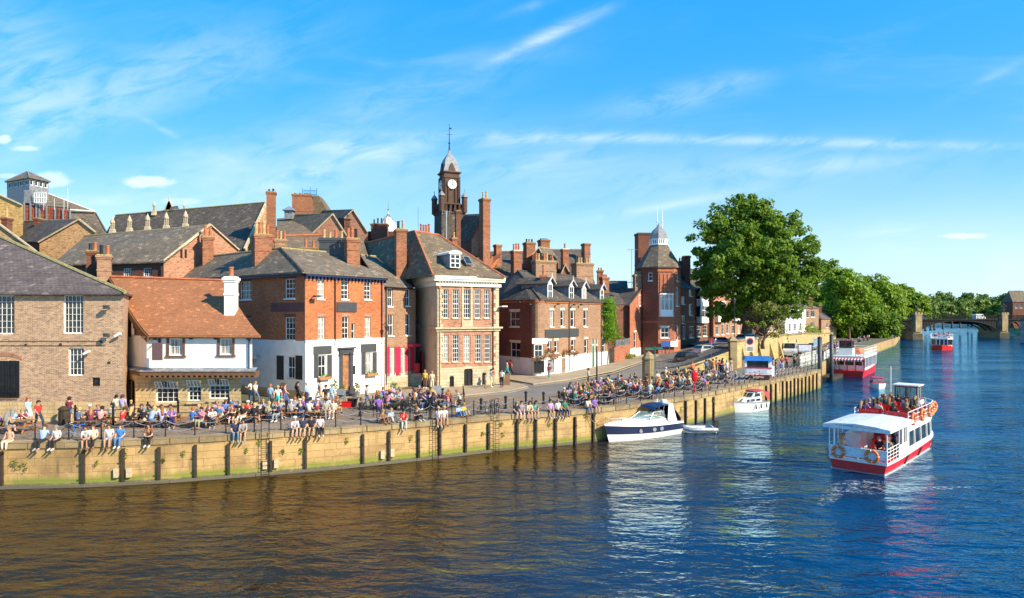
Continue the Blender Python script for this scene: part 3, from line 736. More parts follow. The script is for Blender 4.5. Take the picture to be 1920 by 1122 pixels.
f.band('gutter', zE - .18, zE - .02, .28, 'black')
for px, py, kk in ((206, 579, 0), (206, 631, 0), (226, 628, 1), (168, 661, 1)):
 u, z = f.hit(px, py); m = MB(); m.tube([(0, 0, 0), (0, -.3, .1)], .03, 5); m.box(-.15, .15, -.5, -.25, -.02, .22) if not kk else m.beam((-.2, -.3, -.1), (.2, -.3, .1), .14, .14)
 f.put('floodlight', m, M['frame' if kk else 'char'], u, z)
Bb = (B[0] - 6, 54.); back_walls(th, [B, Bb, (A[0], 54.), A], zg, zE, 'brick_buff')
e = .35
E0 = Vector((A[0], 42.4 - e, zE)); E1 = Vector((B[0] + e, 42.4 - e, zE)); E2 = Vector((Bb[0] + e, 54, zE)); ap = Vector((-42.4, 50., 16.7)); ap2 = Vector((-60, 50, 16.7))
roof(th, [[E0, E1, ap, ap2], [E1, E2, ap], [E2, Vector((A[0], 54, zE)), ap2, ap]], 'slate_purple')
ridge(th, [(E1, ap), (ap, ap2)], 'moss', .13)

# ---------- 2: white pub with orange tiled roof ----------
d0 = 44.5; P0 = R(254, 0, d0); P1 = R(452, 0, d0)
th = bthing('riverside_pub', (P1.x, d0), zg, 'low white pub with steep orange tiled roof and sandy stone ground floor', 'pub')
zJ = zat(702, d0); f = Fac((P0.x, d0), (P1.x, d0), th)
for (a, b, c, d, nx) in ((292, 716, 334, 755, 4), (352, 713, 377, 752, 3), (392, 711, 430, 748, 4)):
 f.win(a, b + 12, b and c, d, nx, 3, frame='frame', sash=False, sill='stone_ashlar' and False)
 r = f.rect(a, b, c, b + 12); f.ops.append(r); w = r[1] - r[0]; h = r[3] - r[2]; n = 3 if nx > 3 else 2
 for i in range(n):       # open top vents, hinged at the bottom
  x0 = i * w / n + .02; x1 = (i + 1) * w / n - .02; tilt = .0 if (n == 3 and i == 1) else .32; m = MB()
  for k in (x0, (x0 + x1) / 2, x1): m.beam((k, -tilt * .2 + .08, 0), (k, .08 - tilt, h * 1.0), .045, .04, (0, 1, 0))
  m.beam((x0, .08, .02), (x1, .08, .02), .05, .05); m.beam((x0, .08 - tilt, h), (x1, .08 - tilt, h), .05, .05)
  o = f.put('vent_window', m, M['frame'], r[0], r[2])
  q = MB(); q.face([(x0, .09, 0), (x1, .09, 0), (x1, .09 - tilt, h), (x0, .09 - tilt, h)]); link('pane', q.mesh('pane', M['curtain' if tilt else 'pane']), o)
for (a, b, c, d) in ((290, 758, 337, 761), (350, 755, 380, 758), (390, 751, 433, 754)): f.panel('stone_sill', a, b, c, d, 'stone_ashlar', .12)
f.wall(zg - .3, zJ, M['stone_cream'], 'stone_wall')
fa = Fac(R(231, 0, 47.2).xy, P0.xy, th)      # canted entrance corner
r = fa.rect(239, 712, 252.5, 768); fa.ops.append((r[0], r[1], zg, r[3]))
m = MB(); w = r[1] - r[0]; m.box(0, w, .3, .34, 0, r[3] - zg); m.box(.0, .1, .02, .2, 0, r[3] - zg); m.box(w - .1, w, .02, .2, 0, r[3] - zg); m.box(.1, w - .1, .02, .2, r[3] - zg - .12, r[3] - zg)
fa.put('door', m, M['brownfr'], r[0], zg)
fa.wall(zg - .3, zJ, M['stone_cream'], 'stone_wall')
# upper floor
dU = 44.1; U0 = R(275, 0, dU); U1 = R(473, 0, dU); zU = zat(630.5, dU); zB = zat(693, dU)
f = Fac((U0.x, dU), (U1.x, dU), th)
for a, b, c, d in ((317, 635, 343, 666), (412, 635, 436, 665)):
 f.win(a, b, c, d, 3, 2, glass='curtain', sill=False, sash=False)
 rr = f.rect(a, b, c, d); m = MB(); w = rr[1] - rr[0]; h = rr[3] - rr[2]
 m.box(-.15, 0, -.06, .04, -.05, h + .02); m.box(w, w + .15, -.06, .04, -.05, h + .02); m.box(-.22, w + .22, -.1, .04, -.16, -.05); m.box(-.15, w + .15, -.06, .04, h + .02, h + .12)
 f.put('window_surround', m, M['brownfr'], rr[0], rr[2])
f.wall(zB, zU, M['white'], 'white_wall')
f2 = Fac(R(232, 0, 47.4).xy, U0.xy, th); f2.wall(zB, zU, M['white'], 'white_wall')
back_walls(th, [(P1.x, d0), R(444, 0, 51.5).xy, (-30, 52)], zg, zJ, 'stone_cream'); back_walls(th, [(U1.x, dU), R(462, 0, 51.5).xy, (-30.5, 52), R(232, 0, 47.4).xy], zJ, zU, 'white')
# lead covered ledge and brown fascia between the floors
m = MB(th.location); a0 = R(228, 0, 47.0); a1 = R(262, 0, 43.7); a2 = R(479, 0, 43.7)
for (p, q, z0, z1, mi) in ((a0, a1, zJ - .02, zB - .12, 0), (a1, a2, zJ - .02, zB - .12, 0)):
 tn = (q - p); tn.z = 0; tn.normalize(); n = Vector((tn.y, -tn.x, 0))
 m.quads([[(p.x, p.y, z0), (p.x, p.y, z1), (p.x - n.x * .7, p.y - n.y * .7, z1), (p.x - n.x * .7, p.y - n.y * .7, z0)], [(q.x, q.y, z0), (q.x, q.y, z1), (q.x - n.x * .7, q.y - n.y * .7, z1), (q.x - n.x * .7, q.y - n.y * .7, z0)]], True, True, True)
m.build('jetty_fascia', M['brownfr'], th)
m = MB(th.location)
for (p, q) in ((a0, a1), (a1, a2)):
 tn = (q - p); tn.z = 0; L = tn.length; tn.normalize(); n = Vector((tn.y, -tn.x, 0)); k = max(1, int(L / .9))
 for i in range(k):
  s0 = p + tn * (L * i / k); s1 = p + tn * (L * (i + 1) / k - .03)
  m.face([(s0.x + n.x * .06, s0.y + n.y * .06, zB - .11), (s1.x + n.x * .06, s1.y + n.y * .06, zB - .11), (s1.x - n.x * .45, s1.y - n.y * .45, zB + .14), (s0.x - n.x * .45, s0.y - n.y * .45, zB + .14)])
m.build('lead_ledge', M['lead'], th)
for i in range(22):
 m = MB(); m.box(-.05, .05, -.12, .5, -.14, 0); link('corbel', m.mesh('corbel', M['brownfr']), th, Vector((a1.x + .3 + i * .36, 43.75, zJ - .02)) - th.location)
# swept roof: steep at the top, kicked out at the eaves, ridge set back and to the left
eL = R(279, 628.5, 43.7); eR = R(489, 629.5, 43.7); rL = R(206, 520, 49.3); rR = R(417, 527, 49.3)
m = MB(th.location); rows = []; N = 12
for j in range(N + 1):
 t = j / N; zt = t ** 1.0 + .17 * (-(t * (1 - t)) * 2.2) * (1 - t)
 a = eL.lerp(rL, t); b = eR.lerp(rR, t); a.z = eL.z + (rL.z - eL.z) * zt; b.z = eR.z + (rR.z - eR.z) * zt
 rows.append([a.lerp(b, i / 6) for i in range(7)])
m.quads(rows, False); m.quads([[p - Vector((0, 0, .15)) for p in r] for r in rows], False)
for k in (0, 6): m.quads([[r[k], r[k] - Vector((0, 0, .22))] for r in rows], False)
m.face([eL, eR, eR - Vector((0, 0, .15)), eL - Vector((0, 0, .15))])
bL = R(236, 0, 54); bR = R(430, 0, 54.5); m.face([rL, rR, (bR.x, bR.y, zU + .1), (bL.x - 5, bL.y, zU + .1)])
rf = m.build('roof', M['tile_orange'], th, smooth=False)
m = MB(th.location)
for i in range(60):
 p = rL.lerp(rR, i / 60); q = rL.lerp(rR, (i + .85) / 60); m.tube([p + Vector((0, 0, .05)), q + Vector((0, 0, .05))], [.12, .1], 6)
m.build('ridge_tiles', M['terra'], rf)
m = MB(th.location)
for r1, r2 in zip(rows, rows[1:]): m.beam(r1[0] - Vector((.06, 0, .3)), r2[0] - Vector((.06, 0, .3)), .1, .42)
m.build('bargeboard', M['brownfr'], th)
m = MB(th.location); gl = [r[0] - Vector((-.05, -.05, .3)) for r in rows]; bq = R(232, 0, 47.4)
m.face([*(gl[:9]), (gl[8].x, gl[8].y, zU - .1)]); m.build('gable_wall', M['brownfr'], th)
m = MB(); m.box(0, .26, -.02, .02, 0, 1.0); m.box(.42, .64, -.02, .02, 0, .45)
g0 = rows[5][0]; link('gable_plaster_panel', m.mesh('gable_plaster_panel', M['white']), th, Vector((g0.x + .1, g0.y - .12, g0.z - 1.6)) - th.location, math.atan2(-1, .9))
fg = Fac(U0.xy, U1.xy, th); fg.band('gutter', zU - .14, zU, .3, 'brownfr', -.2); fg.pipe(468, 631, 692, 'char')
for px in (290, 358, 404, 465): fg.panel('vent_brick', px - 3, 633, px + 4, 637, 'timber', .04)
m = MB()      # inn sign on its bracket
u, z = fg.hit(299, 637); m.box(-.05, .1, -.06, .0, -.35, .1); m.tube([(0, -.05, 0), (.2, -.9, 0)], .025, 5); m.tube([(0, -.05, -.25), (.06, -.4, .0), (.14, -.62, .12)], .02, 5); m.tube([(.0, -.05, .08), (.2, -.85, .12)], .015, 5)
o = fg.put('sign_bracket', m, M['black'], u, z)
m = MB(); m.box(.03, .72, -.98, -.92, -1.36, -.18); o = fg.put('inn_sign', m, M['blankbrown'], u, z); o['label'] = 'plain plum brown board hanging from a bracket'
c = chimney(th, 424, 443, 519, 588, 46.2, 'white', dep=.65, pots=0, cap='white', extra=.9, label='tall white painted stack with one clay pot')
link('chimney_pot', pot_mesh(.7, 'terra', .18), c, (0, 0, zat(519, 46.2) - (zat(588, 46.2) - .9)))

# ---------- 3: orange red brick corner house with white ground floor ----------
C = R(572, 0, 52.5); E = R(720, 0, 59.3); Wt = Vector((C.x - .81 * 19.5, C.y + .585 * 19.5, 0)); zE = 13.05
th = bthing('corner_house', (C.x, C.y), zg, 'orange red brick three storey corner house with white painted ground floor and navy gutter')
f = Fac(C.xy, E.xy, th); zW = zat(640, 52.5)
for a, b, c, d, g in ((595, 525, 608, 561, 'curtain'), (640, 527, 653.5, 561.5, 'pane'), (683, 529, 695.5, 562, 'pane'), (596, 594, 609, 638, 'curtain'), (641.5, 594, 654, 636, 'pane'), (684, 594, 695, 633, 'pane')):
 f.win(a, b, c, d, 2, 4, glass=g, frame='frame', lintel='brick_rose')
f.win(659, 606, 665.5, 636, 1, 2)
for (x0, y0, x1, y1, sl, sr) in ((597, 666, 612, 708, (588, 596.5), (613, 622)), (685.5, 661, 697, 702, (677, 685), (698, 706))):
 f.win(x0, y0, x1, y1, 2, 2, fw=.09)
 for a, b in (sl, sr):
  f.panel('shutter', a, y0 - .5, b, y1 + 1, 'char', .05)
for a, b, c, d in ((587, 649, 621, 664.5), (676, 645, 705, 660)):
 f.panel('sign_board', a, b, c, d, 'blank', .08)
f.panel('sign_board', 631, 567, 668, 585, 'char', .1)['label'] = 'wide black board between the upper floors'
r = f.rect(641, 664, 655, 730); f.ops.append((r[0], r[1], zg + .5, r[3]))
m = MB(); w = r[1] - r[0]; h = r[3] - zg - .5
m.box(0, w, .16, .2, 0, h); m.k = 0; o = f.put('door', m, M['wood'], r[0], zg + .5)
m = MB(); m.box(.5, .56, .1, .16, 1.0, 1.12); link('handle', m.mesh('handle', M['gmetal']), o)
m = MB(); m.box(-.32, 0, -.14, .05, 0, h + .1); m.box(w, w + .32, -.14, .05, 0, h + .1); m.box(-.36, w + .36, -.2, .05, h + .1, h + .45); m.box(-.5, w + .5, -.34, .05, h + .45, h + .58); m.box(-.36, .04, -.18, .05, 0, .3); m.box(w - .04, w + .36, -.18, .05, 0, .3); m.box(-.4, .04, -.2, .05, h - .1, h)
m.box(w - .04, w + .4, -.2, .05, h - .1, h); m.box(-.15, w + .15, -.04, -.0 + .05, -.5, 0); m.box(-.4, w + .4, -.7, -.05, -.6, -.28); m.box(-.4, w + .4, -.35, -.05, -.28, -.02)
f.put('door_surround', m, M['char'], r[0], zg + .5)
f.panel('menu_case', 659.5, 686, 665.5, 702, 'black', .05)
f.wall(zW, zE, M['brick_orange']); f.wall(zg - .2, zW, M['white'], 'white_wall', out=.02); f.band('string_course', zW - .12, zW + .06, .1, 'white')
f.pipe(627.5, 520, 640, 'navy'); f.pipe(627.5, 640, 722, 'white'); f.pipe(715, 526, 636, 'navy'); f.pipe(715, 638, 722, 'white')
for px, py, pw in ((620, 716, 40), (690, 703, 22)):
 pass
f.band('gutter', zE - .3, zE - .02, .34, 'navy', -.1, f.L + .2)
m = MB()
for i in range(24): m.box(i * f.L / 23 - .06, i * f.L / 23 + .06, -.26, 0, -.55, -.3)
f.put('eaves_bracket', m, M['navy'], 0, zE)
for px, py in ((581, 558),):
 u, z = f.hit(px, py); m = MB(); m.tube([(0, 0, -.3), (0, -.3, 0), (.2, -.6, .1)], .04, 5); m.box(0, .5, -.8, -.4, .02, .16); f.put('floodlight', m, M['char'], u, z)
g = Fac(Wt.xy, C.xy, th)
for a, b, c, d in ((450, 528, 471, 562), (534, 523, 553, 560), (534, 595, 553, 638)): g.win(a, b, c, d, 4 if a < 500 else 3, 4, lintel='brick_dark')
g.win(450, 597, 470, 640, 3, 4, lintel='brick_dark')
g.win(538, 668, 553, 711, 2, 2, fw=.09)
for a, b in ((519.5, 532.5), (554.5, 567.5)): g.panel('shutter', a, 667, b, 712, 'black', .05)
g.panel('faded_sign', 508, 568, 571, 585, mat('faded_maroon_sign', col=(.15, .05, .045)), .015)
g.wall(zW, zE, M['brick_orange']); g.wall(zg + .75, zW, M['white'], 'white_wall', out=.02); g.wall(zg - .2, zg + .75, M['stone_cream'], 'stone_plinth', out=.05)
g.band('gutter', zE - .3, zE - .02, .34, 'navy')
A1 = R(526, 466, 57.5); A2 = R(621, 476, 61.5); A2.z = A1.z; LB = R(372, 0, 67); LB.z = A1.z
o_ = .38; Co = Vector((C.x - .0, C.y - .62, zE + .02)); Eo = Vector((E.x + .48, E.y - .12, zE + .02)); Wo = Vector((Wt.x - .3, Wt.y - .35, zE + .02)); Bk = Vector((E.x - 5, E.y + 7, zE + .02))
roof(th, [[Co, Eo, A2, A1], [Wo, Co, A1, LB], [Eo, Bk, A2], [Bk, Wo + Vector((3, 8, 0)), LB, A1, A2], [Wo + Vector((3, 8, 0)), Wo, LB]], 'slate_grey')
ridge(th, [(A1, A2), (A1, LB)], 'moss'); ridge(th, [(Co, A1)], 'slate_dark', .12)
back_walls(th, [E.xy, (E.x - 5.5, E.y + 7)], zg, zE, 'brick_orange')
chimney(th, 473, 509, 440, 505, 58, 'brick_orange', dep=1.15, ang=.6, pots=4, pot=('buffpot', 'terra'), ph=1.05, potdir='x')
chimney(th, 645, 675, 447, 490, 60, 'brick_orange', dep=1.2, ang=.5, pots=3, pot=('terra', 'terra', 'black'), ph=.95)
chimney(th, 600, 648, 447, 484, 61.5, 'blank', dep=.9, ang=.1, pots=4, pot=('buffpot', 'buffpot', 'terra'), ph=.7, cap='blank', label='long stack rendered in dark grey cement')
def tub(fac, px0, px1, py, par):
 ua, z = fac.hit(px0, py); ub, _ = fac.hit(px1, py); w = ub - ua
 m = MB(); m.box(0, w, -.38, -.1, 0, .24); o = fac.put('window_box', m, M['wood'], ua, z)
 m = MB(); leaves(m, (w / 2, -.24, .34), (w / 2, .16, .2), int(90 * w), .11); link('flowers', m.mesh('flowers', M['leaf_b']), o)
 return o
tub(f, 594, 616, 713, th); tub(f, 684, 704, 706, th)
def lantern(fac, px, py, s=1.):
 u, z = fac.hit(px, py); m = MB(); m.tube([(0, 0, .1), (0, -.5, .35), (0, -.62, .3)], .025, 5); m.lathe([(.05, -.42), (.11, -.4), (.19, -.02), (.22, 0)], (0, -.62, 0), 6); m.lathe([(.24, 0), (.1, .16), (.04, .2), (.02, .3)], (0, -.62, 0), 6)
 return fac.put('wall_lantern', m, M['char'], u, z)
lantern(f, 716.5, 613)
u, z = g.hit(489, 672); lantern(g, 489, 672)

# ---------- 4: narrow mottled brick house with raspberry shutters ----------
P = R(720.5, 0, 60.2); Q = R(779, 0, 64.5); zE = 12.25
th = bthing('narrow_house', P.xy, zg, 'narrow mottled brown brick house with raspberry pink shutters')
f = Fac(P.xy, Q.xy, th)
for a, b, c, d in ((727, 541, 736, 575), (760, 542.5, 768.5, 574)): f.win(a, b, c, d, 2, 2)
for a, b, c, d in ((728, 590, 737.5, 630), (760, 589.5, 769, 629)): f.win(a, b, c, d, 2, 2, lintel='brick_rose')
for a, b in ((731, 739.5), (751.5, 759.5)): f.win(a, 652, b, 704, 2, 3, glass='curtain', fw=.12)
for a, b in ((724.5, 730), (741, 750.5), (760.5, 765), (769.5, 776)): f.panel('shutter', a, 650 + (a - 724) * .02, b, 705.5 - (a - 724) * .06, 'pink', .06)
f.wall(zg + 1.5, zE, M['brick_mottled']); f.wall(zg - .2, zg + 1.5, M['stone_ashlar'], 'stone_plinth', out=.06)
f.band('gutter', zE - .16, zE - .02, .25, 'black'); f.panel('canopy', 764, 645, 778, 650, 'pink', .7)
lantern(f, 778, 610); f.pipe(723, 540, 722, 'char')
a = R(676, 478.6, 68); b = R(704.7, 480.7, 69.5); c = R(776, 540, 64.2); d = R(714, 537, 59.7); c.z = d.z = zE + .02; a.z = b.z = 15.9
bb = R(760, 0, 78); bb.z = zE
roof(th, [[d, c, b, a], [c, bb, b]], 'slate_grey'); ridge(th, [(a, b)], 'moss')
roof(th, [[a, b, bb, Vector((a.x - 2, a.y + 9, zE))]], 'slate_grey', 'rear_roof')
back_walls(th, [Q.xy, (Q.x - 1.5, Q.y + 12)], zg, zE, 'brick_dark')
m = MB(); u, z = f.hit(787, 735)
# steps and red entrance to the grand house side
# ---------- 5: grand five bay house ----------
P = R(820, 0, 61.3); Q = R(935, 0, 64.8); L = R(781, 0, 67.5); zC = 12.7; zT = 13.35
th = bthing('grand_house', P.xy, zg, 'grand five bay house of red brick with cream stone quoins and white dentil cornice')
f = Fac(P.xy, Q.xy, th)
xs = ((828, 841), (848.5, 861), (869.6, 882), (890, 901), (907.5, 918.5))
for i, (a, b) in enumerate(xs):
 f.win(a, 543, b, 597, 3, 6, sill='stone_ashlar', fw=.07, name='sash_window'); f.win(a + (0 if i < 3 else 1), 628, b + (0 if i < 3 else 1.4), 679, 3, 6, sill='stone_ashlar', fw=.07, name='sash_window')
zS = zat(690, 61.8)
for a, b, c, d, nm in ((842.5, 704, 851, 730, 0), (869.6, 692, 886, 732, 1), (903.5, 698, 911.5, 724, 0)):
 r = f.rect(a, b, c, d); zb = zg if nm else r[2]; f.ops.append((r[0], r[1], zb, r[3])); w = r[1] - r[0]; h = r[3] - zb; m = MB()
 m.box(0, w, .12, .18, 0, h)
 if not nm:
  for i in range(1, 4): m.box(w * i / 4 - .02, w * i / 4 + .02, .08, .12, 0, h)
  for i in range(1, 5): m.box(0, w, .08, .12, h * i / 5 - .02, h * i / 5 + .02)
 else:
  m.box(w / 2 - .02, w / 2 + .02, .08, .12, 0, h)
  for i in range(4): m.box(.05, w - .05, .1, .12, h * i / 4 + .05, h * i / 4 + .12)
 f.put('cellar_door' if nm else 'barred_window', m, M['black'], r[0], zb)
 m = MB()
 for i in range(9):
  aa = math.pi * (i + .5) / 9; rr = w / 2 + .12; m.M = Matrix.Translation((w / 2 - rr * math.cos(aa), 0, h - .22 + rr * math.sin(aa) * .75)) @ Matrix.Rotation(aa - math.pi / 2, 4, 'Y'); m.box(-.13, .13, -.04, .02, -.12, .12)
 f.put('stone_arch', m, M['stone_ashlar'], r[0], zb)
f.wall(zS, zC, M['brick_rose']); f.wall(zg - .2, zS, M['stone_ashlar'], 'stone_plinth', out=.05)
g = Fac(L.xy, P.xy, th); g.wall(zg - .2, zC, M['stucco'], 'stucco_wall')
hq = .42; k = int((zC - zS) / hq)
for e_ in (0, 1):
 m = MB()
 for i in range(k): w = .62 if i % 2 else .4; m.box(e_ * (f.L - w), e_ * (f.L - w) + w, -.05, 0, zS + i * hq + .02 - zg, zS + (i + 1) * hq - zg)
 f.put('quoins', m, M['stone_ashlar'])
m = MB()
for i in range(k + 10):
 w = .95 if i % 2 else .6; z = zg + i * hq
 if z + hq < zC: m.box(g.L - w, g.L + .0, -.04, 0, z + .03 - zg, z + hq - zg)
g.put('quoins', m, M['stone_ashlar'])
for s, lab in ((f, 0), (g, 1)):
 x0 = -.5 if not lab else 0; x1 = s.L + .5 if not lab else s.L - .001
 m = MB(); z = zC - zg; m.box(x0 * .4, s.L + (.2 if not lab else 0), -.2, .1, z - .35, z); m.box(x0, x1, -.45, .1, z + .12, z + .32); m.box(x0, x1, -.55, .1, z + .32, z + .62); n = int(s.L / .3)
 for i in range(n): m.box(i * .3 + .05, i * .3 + .19, -.34, .1, z, z + .12)
 s.put('cornice', m, M['cream'])
zM = zat(616, 61.6); m = MB(); z = zM - zg; m.box(-.3, f.L + .3, -.32, .05, z - .07, z + .1); m.box(-.15, f.L + .15, -.14, .05, z - .3, z - .07); f.put('string_course', m, M['stone_ashlar'])
m = MB(); m.box(-1.2 + g.L - 1.0, g.L + .3, -.3, .05, z - .07, z + .1); g.put('string_course', m, M['stone_ashlar'])
ua, ub, zb, zt = f.rect(868, 538, 884, 626); m = MB();
for (q0, q1) in ((ua - .15, ua + .07), (ub - .12, ub + .1)): m.box(q0, q1, -.06, 0, zM + .12 - zg, zC - .36 - zg)
m.box(ua - .15, ub + .1, -.09, 0, zM + .12 - zg, zM + .75 - zg); f.put('centre_surround', m, M['stone_ashlar'])
f.pipe(823.5, 536, 728, 'terra'); f.pipe(924, 540, 722, 'black')
u, z = f.hit(941, 575); m = MB(); m.tube([(0, 0, 0), (.3, -.5, .05)], .04, 5); m.box(.1, .7, -.75, -.4, 0, .12); f.put('floodlight', m, M['frame'], f.L - .1, zat(576, 64.8))
HL = R(778, 434, 68); HR = R(822, 441, 71.2); HR.z = HL.z; BL = R(680, 0, 80); BL.z = HL.z
e0 = Vector((P.x - .35, P.y - .6, zT)); e1 = Vector((Q.x + .6, Q.y - .45, zT)); e2 = Vector((L.x - 9, L.y + 8.5, zT)); e3 = Vector((Q.x - 2, Q.y + 16, zT))
roof(th, [[e0, e1, HR, HL], [e2, e0, HL, BL], [e1, e3, HR]], 'slate_brown')
roof(th, [[HL, HR, e3, BL + Vector((4, 8, -5))]], 'slate_brown', 'rear_roof')
ridge(th, [(e0, HL), (HL, HR), (HL, BL), (HR, e1)], 'terra', .13)
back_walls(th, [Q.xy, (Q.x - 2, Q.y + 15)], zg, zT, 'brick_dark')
chimney(th, 739.5, 763, 430, 512, 66, 'brick_orange', dep=1.1, ang=.35, pots=2, pot=('black', 'buffpot'), ph=.8, extra=1.5)
chimney(th, 786, 808, 437, 444, 72, 'terra', dep=.7, pots=4, pot='terra', ph=.95, extra=.6)
# dormer and rooflights
m = MB(); w = 1.15
dl = R(863, 503, 63.2); dn = f.t;
dm = link('dormer', None, th, Vector((dl.x, dl.y, dl.z)) - th.location, f.ang)
m.box(-1.15, 0, 0, 3.2, 0, 1.35); link('dormer_cheeks', m.mesh('dormer_cheeks', M['lead']), dm)
m = MB(); m.prism([(-1.3, -.15), (.12, -.15), (.12, 3.2), (-1.3, 3.2)], 1.35, 1.5); m.quads([[(-1.3, y, 1.5), (-.95, y, 1.68), (-.58, y, 1.74), (-.2, y, 1.68), (.12, y, 1.5)] for y in (-.15, 3.2)], True, True, True); link('dormer_hood', m.mesh('dormer_hood', M['frame']), dm)
m = MB()
for x in (-1.12, -.62, -.12): m.box(x, x + .09, -.05, .0, 0, 1.33)
for z in (0, .43, .86, 1.25): m.box(-1.12, -.03, -.045, -.005, z, z + .07)
link('dormer_window', m.mesh('dormer_window', M['frame']), dm); m = MB(); m.box(-1.08, -.08, -.02, -.004, .05, 1.3); link('dormer_pane', m.mesh('dormer_pane', M['pane']), dm)
def skylight(x, y, d, th_, w=.75, l=1.3, rise=.62, ang=0.):
 m = MB(); c, s = math.cos(rise), math.sin(rise)
 q = lambda a, b, h: (a, b * c - h * s, b * s + h * c)
 for h0, h1, x0, x1, b0, b1, mi in ((0, .16, -w / 2, w / 2, 0, l, 0), (.16, .17, -w / 2 + .08, w / 2 - .08, .1, l - .1, 1)):
  m.k = mi; m.quads([[q(x0, b0, h) , q(x1, b0, h), q(x1, b1, h), q(x0, b1, h)] for h in (h0, h1)], True, True, True)
 p = R(x, y, d); return link('skylight', m.mesh('skylight', [M['lead'], M['pane']]), th_, p - th_.location, ang)
skylight(824, 496, 64.0, th, ang=f.ang, rise=.75); skylight(880, 498, 64.4, th, ang=f.ang, rise=.75)
# red porch and steps in the recess left of the house
m = MB(); u0, z = g.hit(787, 700); gx = R(793, 0, 66)
pr = link('side_door', None, th, Vector((gx.x, 64.9, zg)) - th.location, g.ang); m.box(-.5, .5, -.05, .05, 1.2, 3.4); link('door_leaf', m.mesh('door_leaf', M['maroon']), pr)
m = MB(); m.box(-.35, .35, -.9, -.3, 1.0, 2.2); m.k = 1; m.box(-.2, .2, -.93, -.9, 1.1, 2.05); link('notice_case', m.mesh('notice_case', [M['red'], M['frame']]), pr)
m = MB()
for i in range(6): m.box(-2.2 + i * .32, -.6, -1.4 - 0, -.2, i * .2, (i + 1) * .2)
m.box(-.6, .7, -1.4, -.2, 0, 1.2); link('steps', m.mesh('steps', M['stone_ashlar']), pr)
m = MB()
for x, z in ((-2.2, .3), (-1.5, .7), (-.7, 1.2)): m.tube([(x, -1.38, z), (x, -1.38, z + .9)], .02, 4)
m.tube([(-2.2, -1.38, 1.2), (-.7, -1.38, 2.1)], .025, 4); link('handrail', m.mesh('handrail', M['black']), pr)
# ---------- 6: corner pub with rounded front ----------
A = R(934, 0, 79); c1 = R(997, 0, 73.6); c2 = R(1004, 0, 73.0); c3 = R(1013, 0, 73.1); c4 = R(1022, 0, 74.0); B = R(1141.5, 0, 88.5)
z6 = 2.55; zE = 11.35; zp = 4.6
th = bthing('corner_pub', c1.xy, z6, 'dark brick corner pub with rounded corner, white painted plinth and four roof dormers', 'pub')
fl = Fac(A.xy, c1.xy, th); fr = Fac(c4.xy, B.xy, th); fc = Fac(c1.xy, c4.xy, th)
fl.win(956, 584, 974, 613, 2, 2, fw=.09, lintel='sill'); fl.win(957, 642, 975.5, 671, 2, 2, fw=.09, lintel='sill')
for a, b, c, d in ((1031, 582, 1038, 613), (1051, 582, 1058, 613), (1070, 582, 1077.5, 614), (1094, 582, 1101, 613), (1026, 640, 1033, 663), (1039.5, 639, 1046.5, 662), (1071, 637, 1078, 659), (1095.5, 636, 1102, 664), (1129, 635, 1135, 662)):
 fr.win(a, b, c, d, 1, 2, fw=.11, lintel='sill', rec=.14)
for a, b, c, d in ((1052.5, 664, 1061, 702), (1110, 636, 1115, 682), (1117, 636, 1121, 681)):
 r = fr.rect(a, b, c, d); fr.ops.append((r[0], r[1], z6, r[3])); m = MB(); w = r[1] - r[0]; h = r[3] - z6; m.box(0, w, .15, .2, 0, h); m.k = 1; m.box(0, .1, .02, .15, 0, h); m.box(w - .1, w, .02, .15, 0, h); m.box(.1, w - .1, .05, .15, h * .78, h * .82)
 fr.put('door', m, [M['wood2'] if a < 1100 else M['green'] if a < 1116 else M['brownfr'], M['cream']], r[0], z6)
for s in (fl, fr): s.wall(zp, zE - .35, M['brick_dark'] if s is fl else M['brick_mottled']); s.wall(z6 - .2, zp, M['white'], 'white_plinth', out=.03); s.band('brick_cornice', zE - .35, zE, .12, 'brick_orange')  # the left front's shade is put into the colour as darker brick
cp = [c1, R(1000.5, 0, 73.2), c2, R(1008.5, 0, 72.95), c3, R(1018, 0, 73.4), c4]
m = MB(th.location); m2 = MB(th.location); m3 = MB(th.location)
for a, b in zip(cp, cp[1:]):
 m.face([(a.x, a.y, zp), (b.x, b.y, zp), (b.x, b.y, zE - .35), (a.x, a.y, zE - .35)]); m2.face([(a.x, a.y, z6 - .2), (b.x, b.y, z6 - .2), (b.x, b.y, zp), (a.x, a.y, zp)])
 q = [a + (a - R(1010, 0, 76)).normalized() * .12, b + (b - R(1010, 0, 76)).normalized() * .12]
 m3.quads([[(a.x, a.y, z), (b.x, b.y, z), (q[1].x, q[1].y, z), (q[0].x, q[0].y, z)] for z in (zE - .35, zE)], True, True, True)
m.build('wall', M['brick_mottled'], th); m2.build('white_plinth', M['white'], th); m3.build('brick_cornice', M['brick_orange'], th)
fc.winr(*[fc.rect(997, 645, 1013, 669)[i] for i in (0, 1, 2, 3)], 2, 2, rec=-.95, cut=False, fw=.1)
fc.panel('fascia_board', 993, 634, 1022, 644, 'frame', .1, .95)['label'] = 'blank white fascia board'
fc.panel('screen', 997, 676, 1016, 698, 'black', .06, .9);
o = fr.panel('chalkboard', 1026, 675, 1038.5, 698, 'char', .05)
ua, ub, zb, zt = fr.rect(1026, 675, 1038.5, 698); m = MB()
for i in range(9):
 x = .14; zz = zt - zb - .14 - i * .14
 while x < (ub - ua) - .2:
  w = rnd.uniform(.04, .14); m.box(x, x + w, -.062, -.055, zz - .045, zz); x += w + .035
link('chalk_lines', m.mesh('chalk_lines', M['frame']), o)
fr.panel('sign_board', 1021, 617.5, 1084, 632.5, 'blank', .1)['label'] = 'long blank dark board across the first floor'
for px in (1066, 1126.5): fr.pipe(px, 564, 694, 'black')
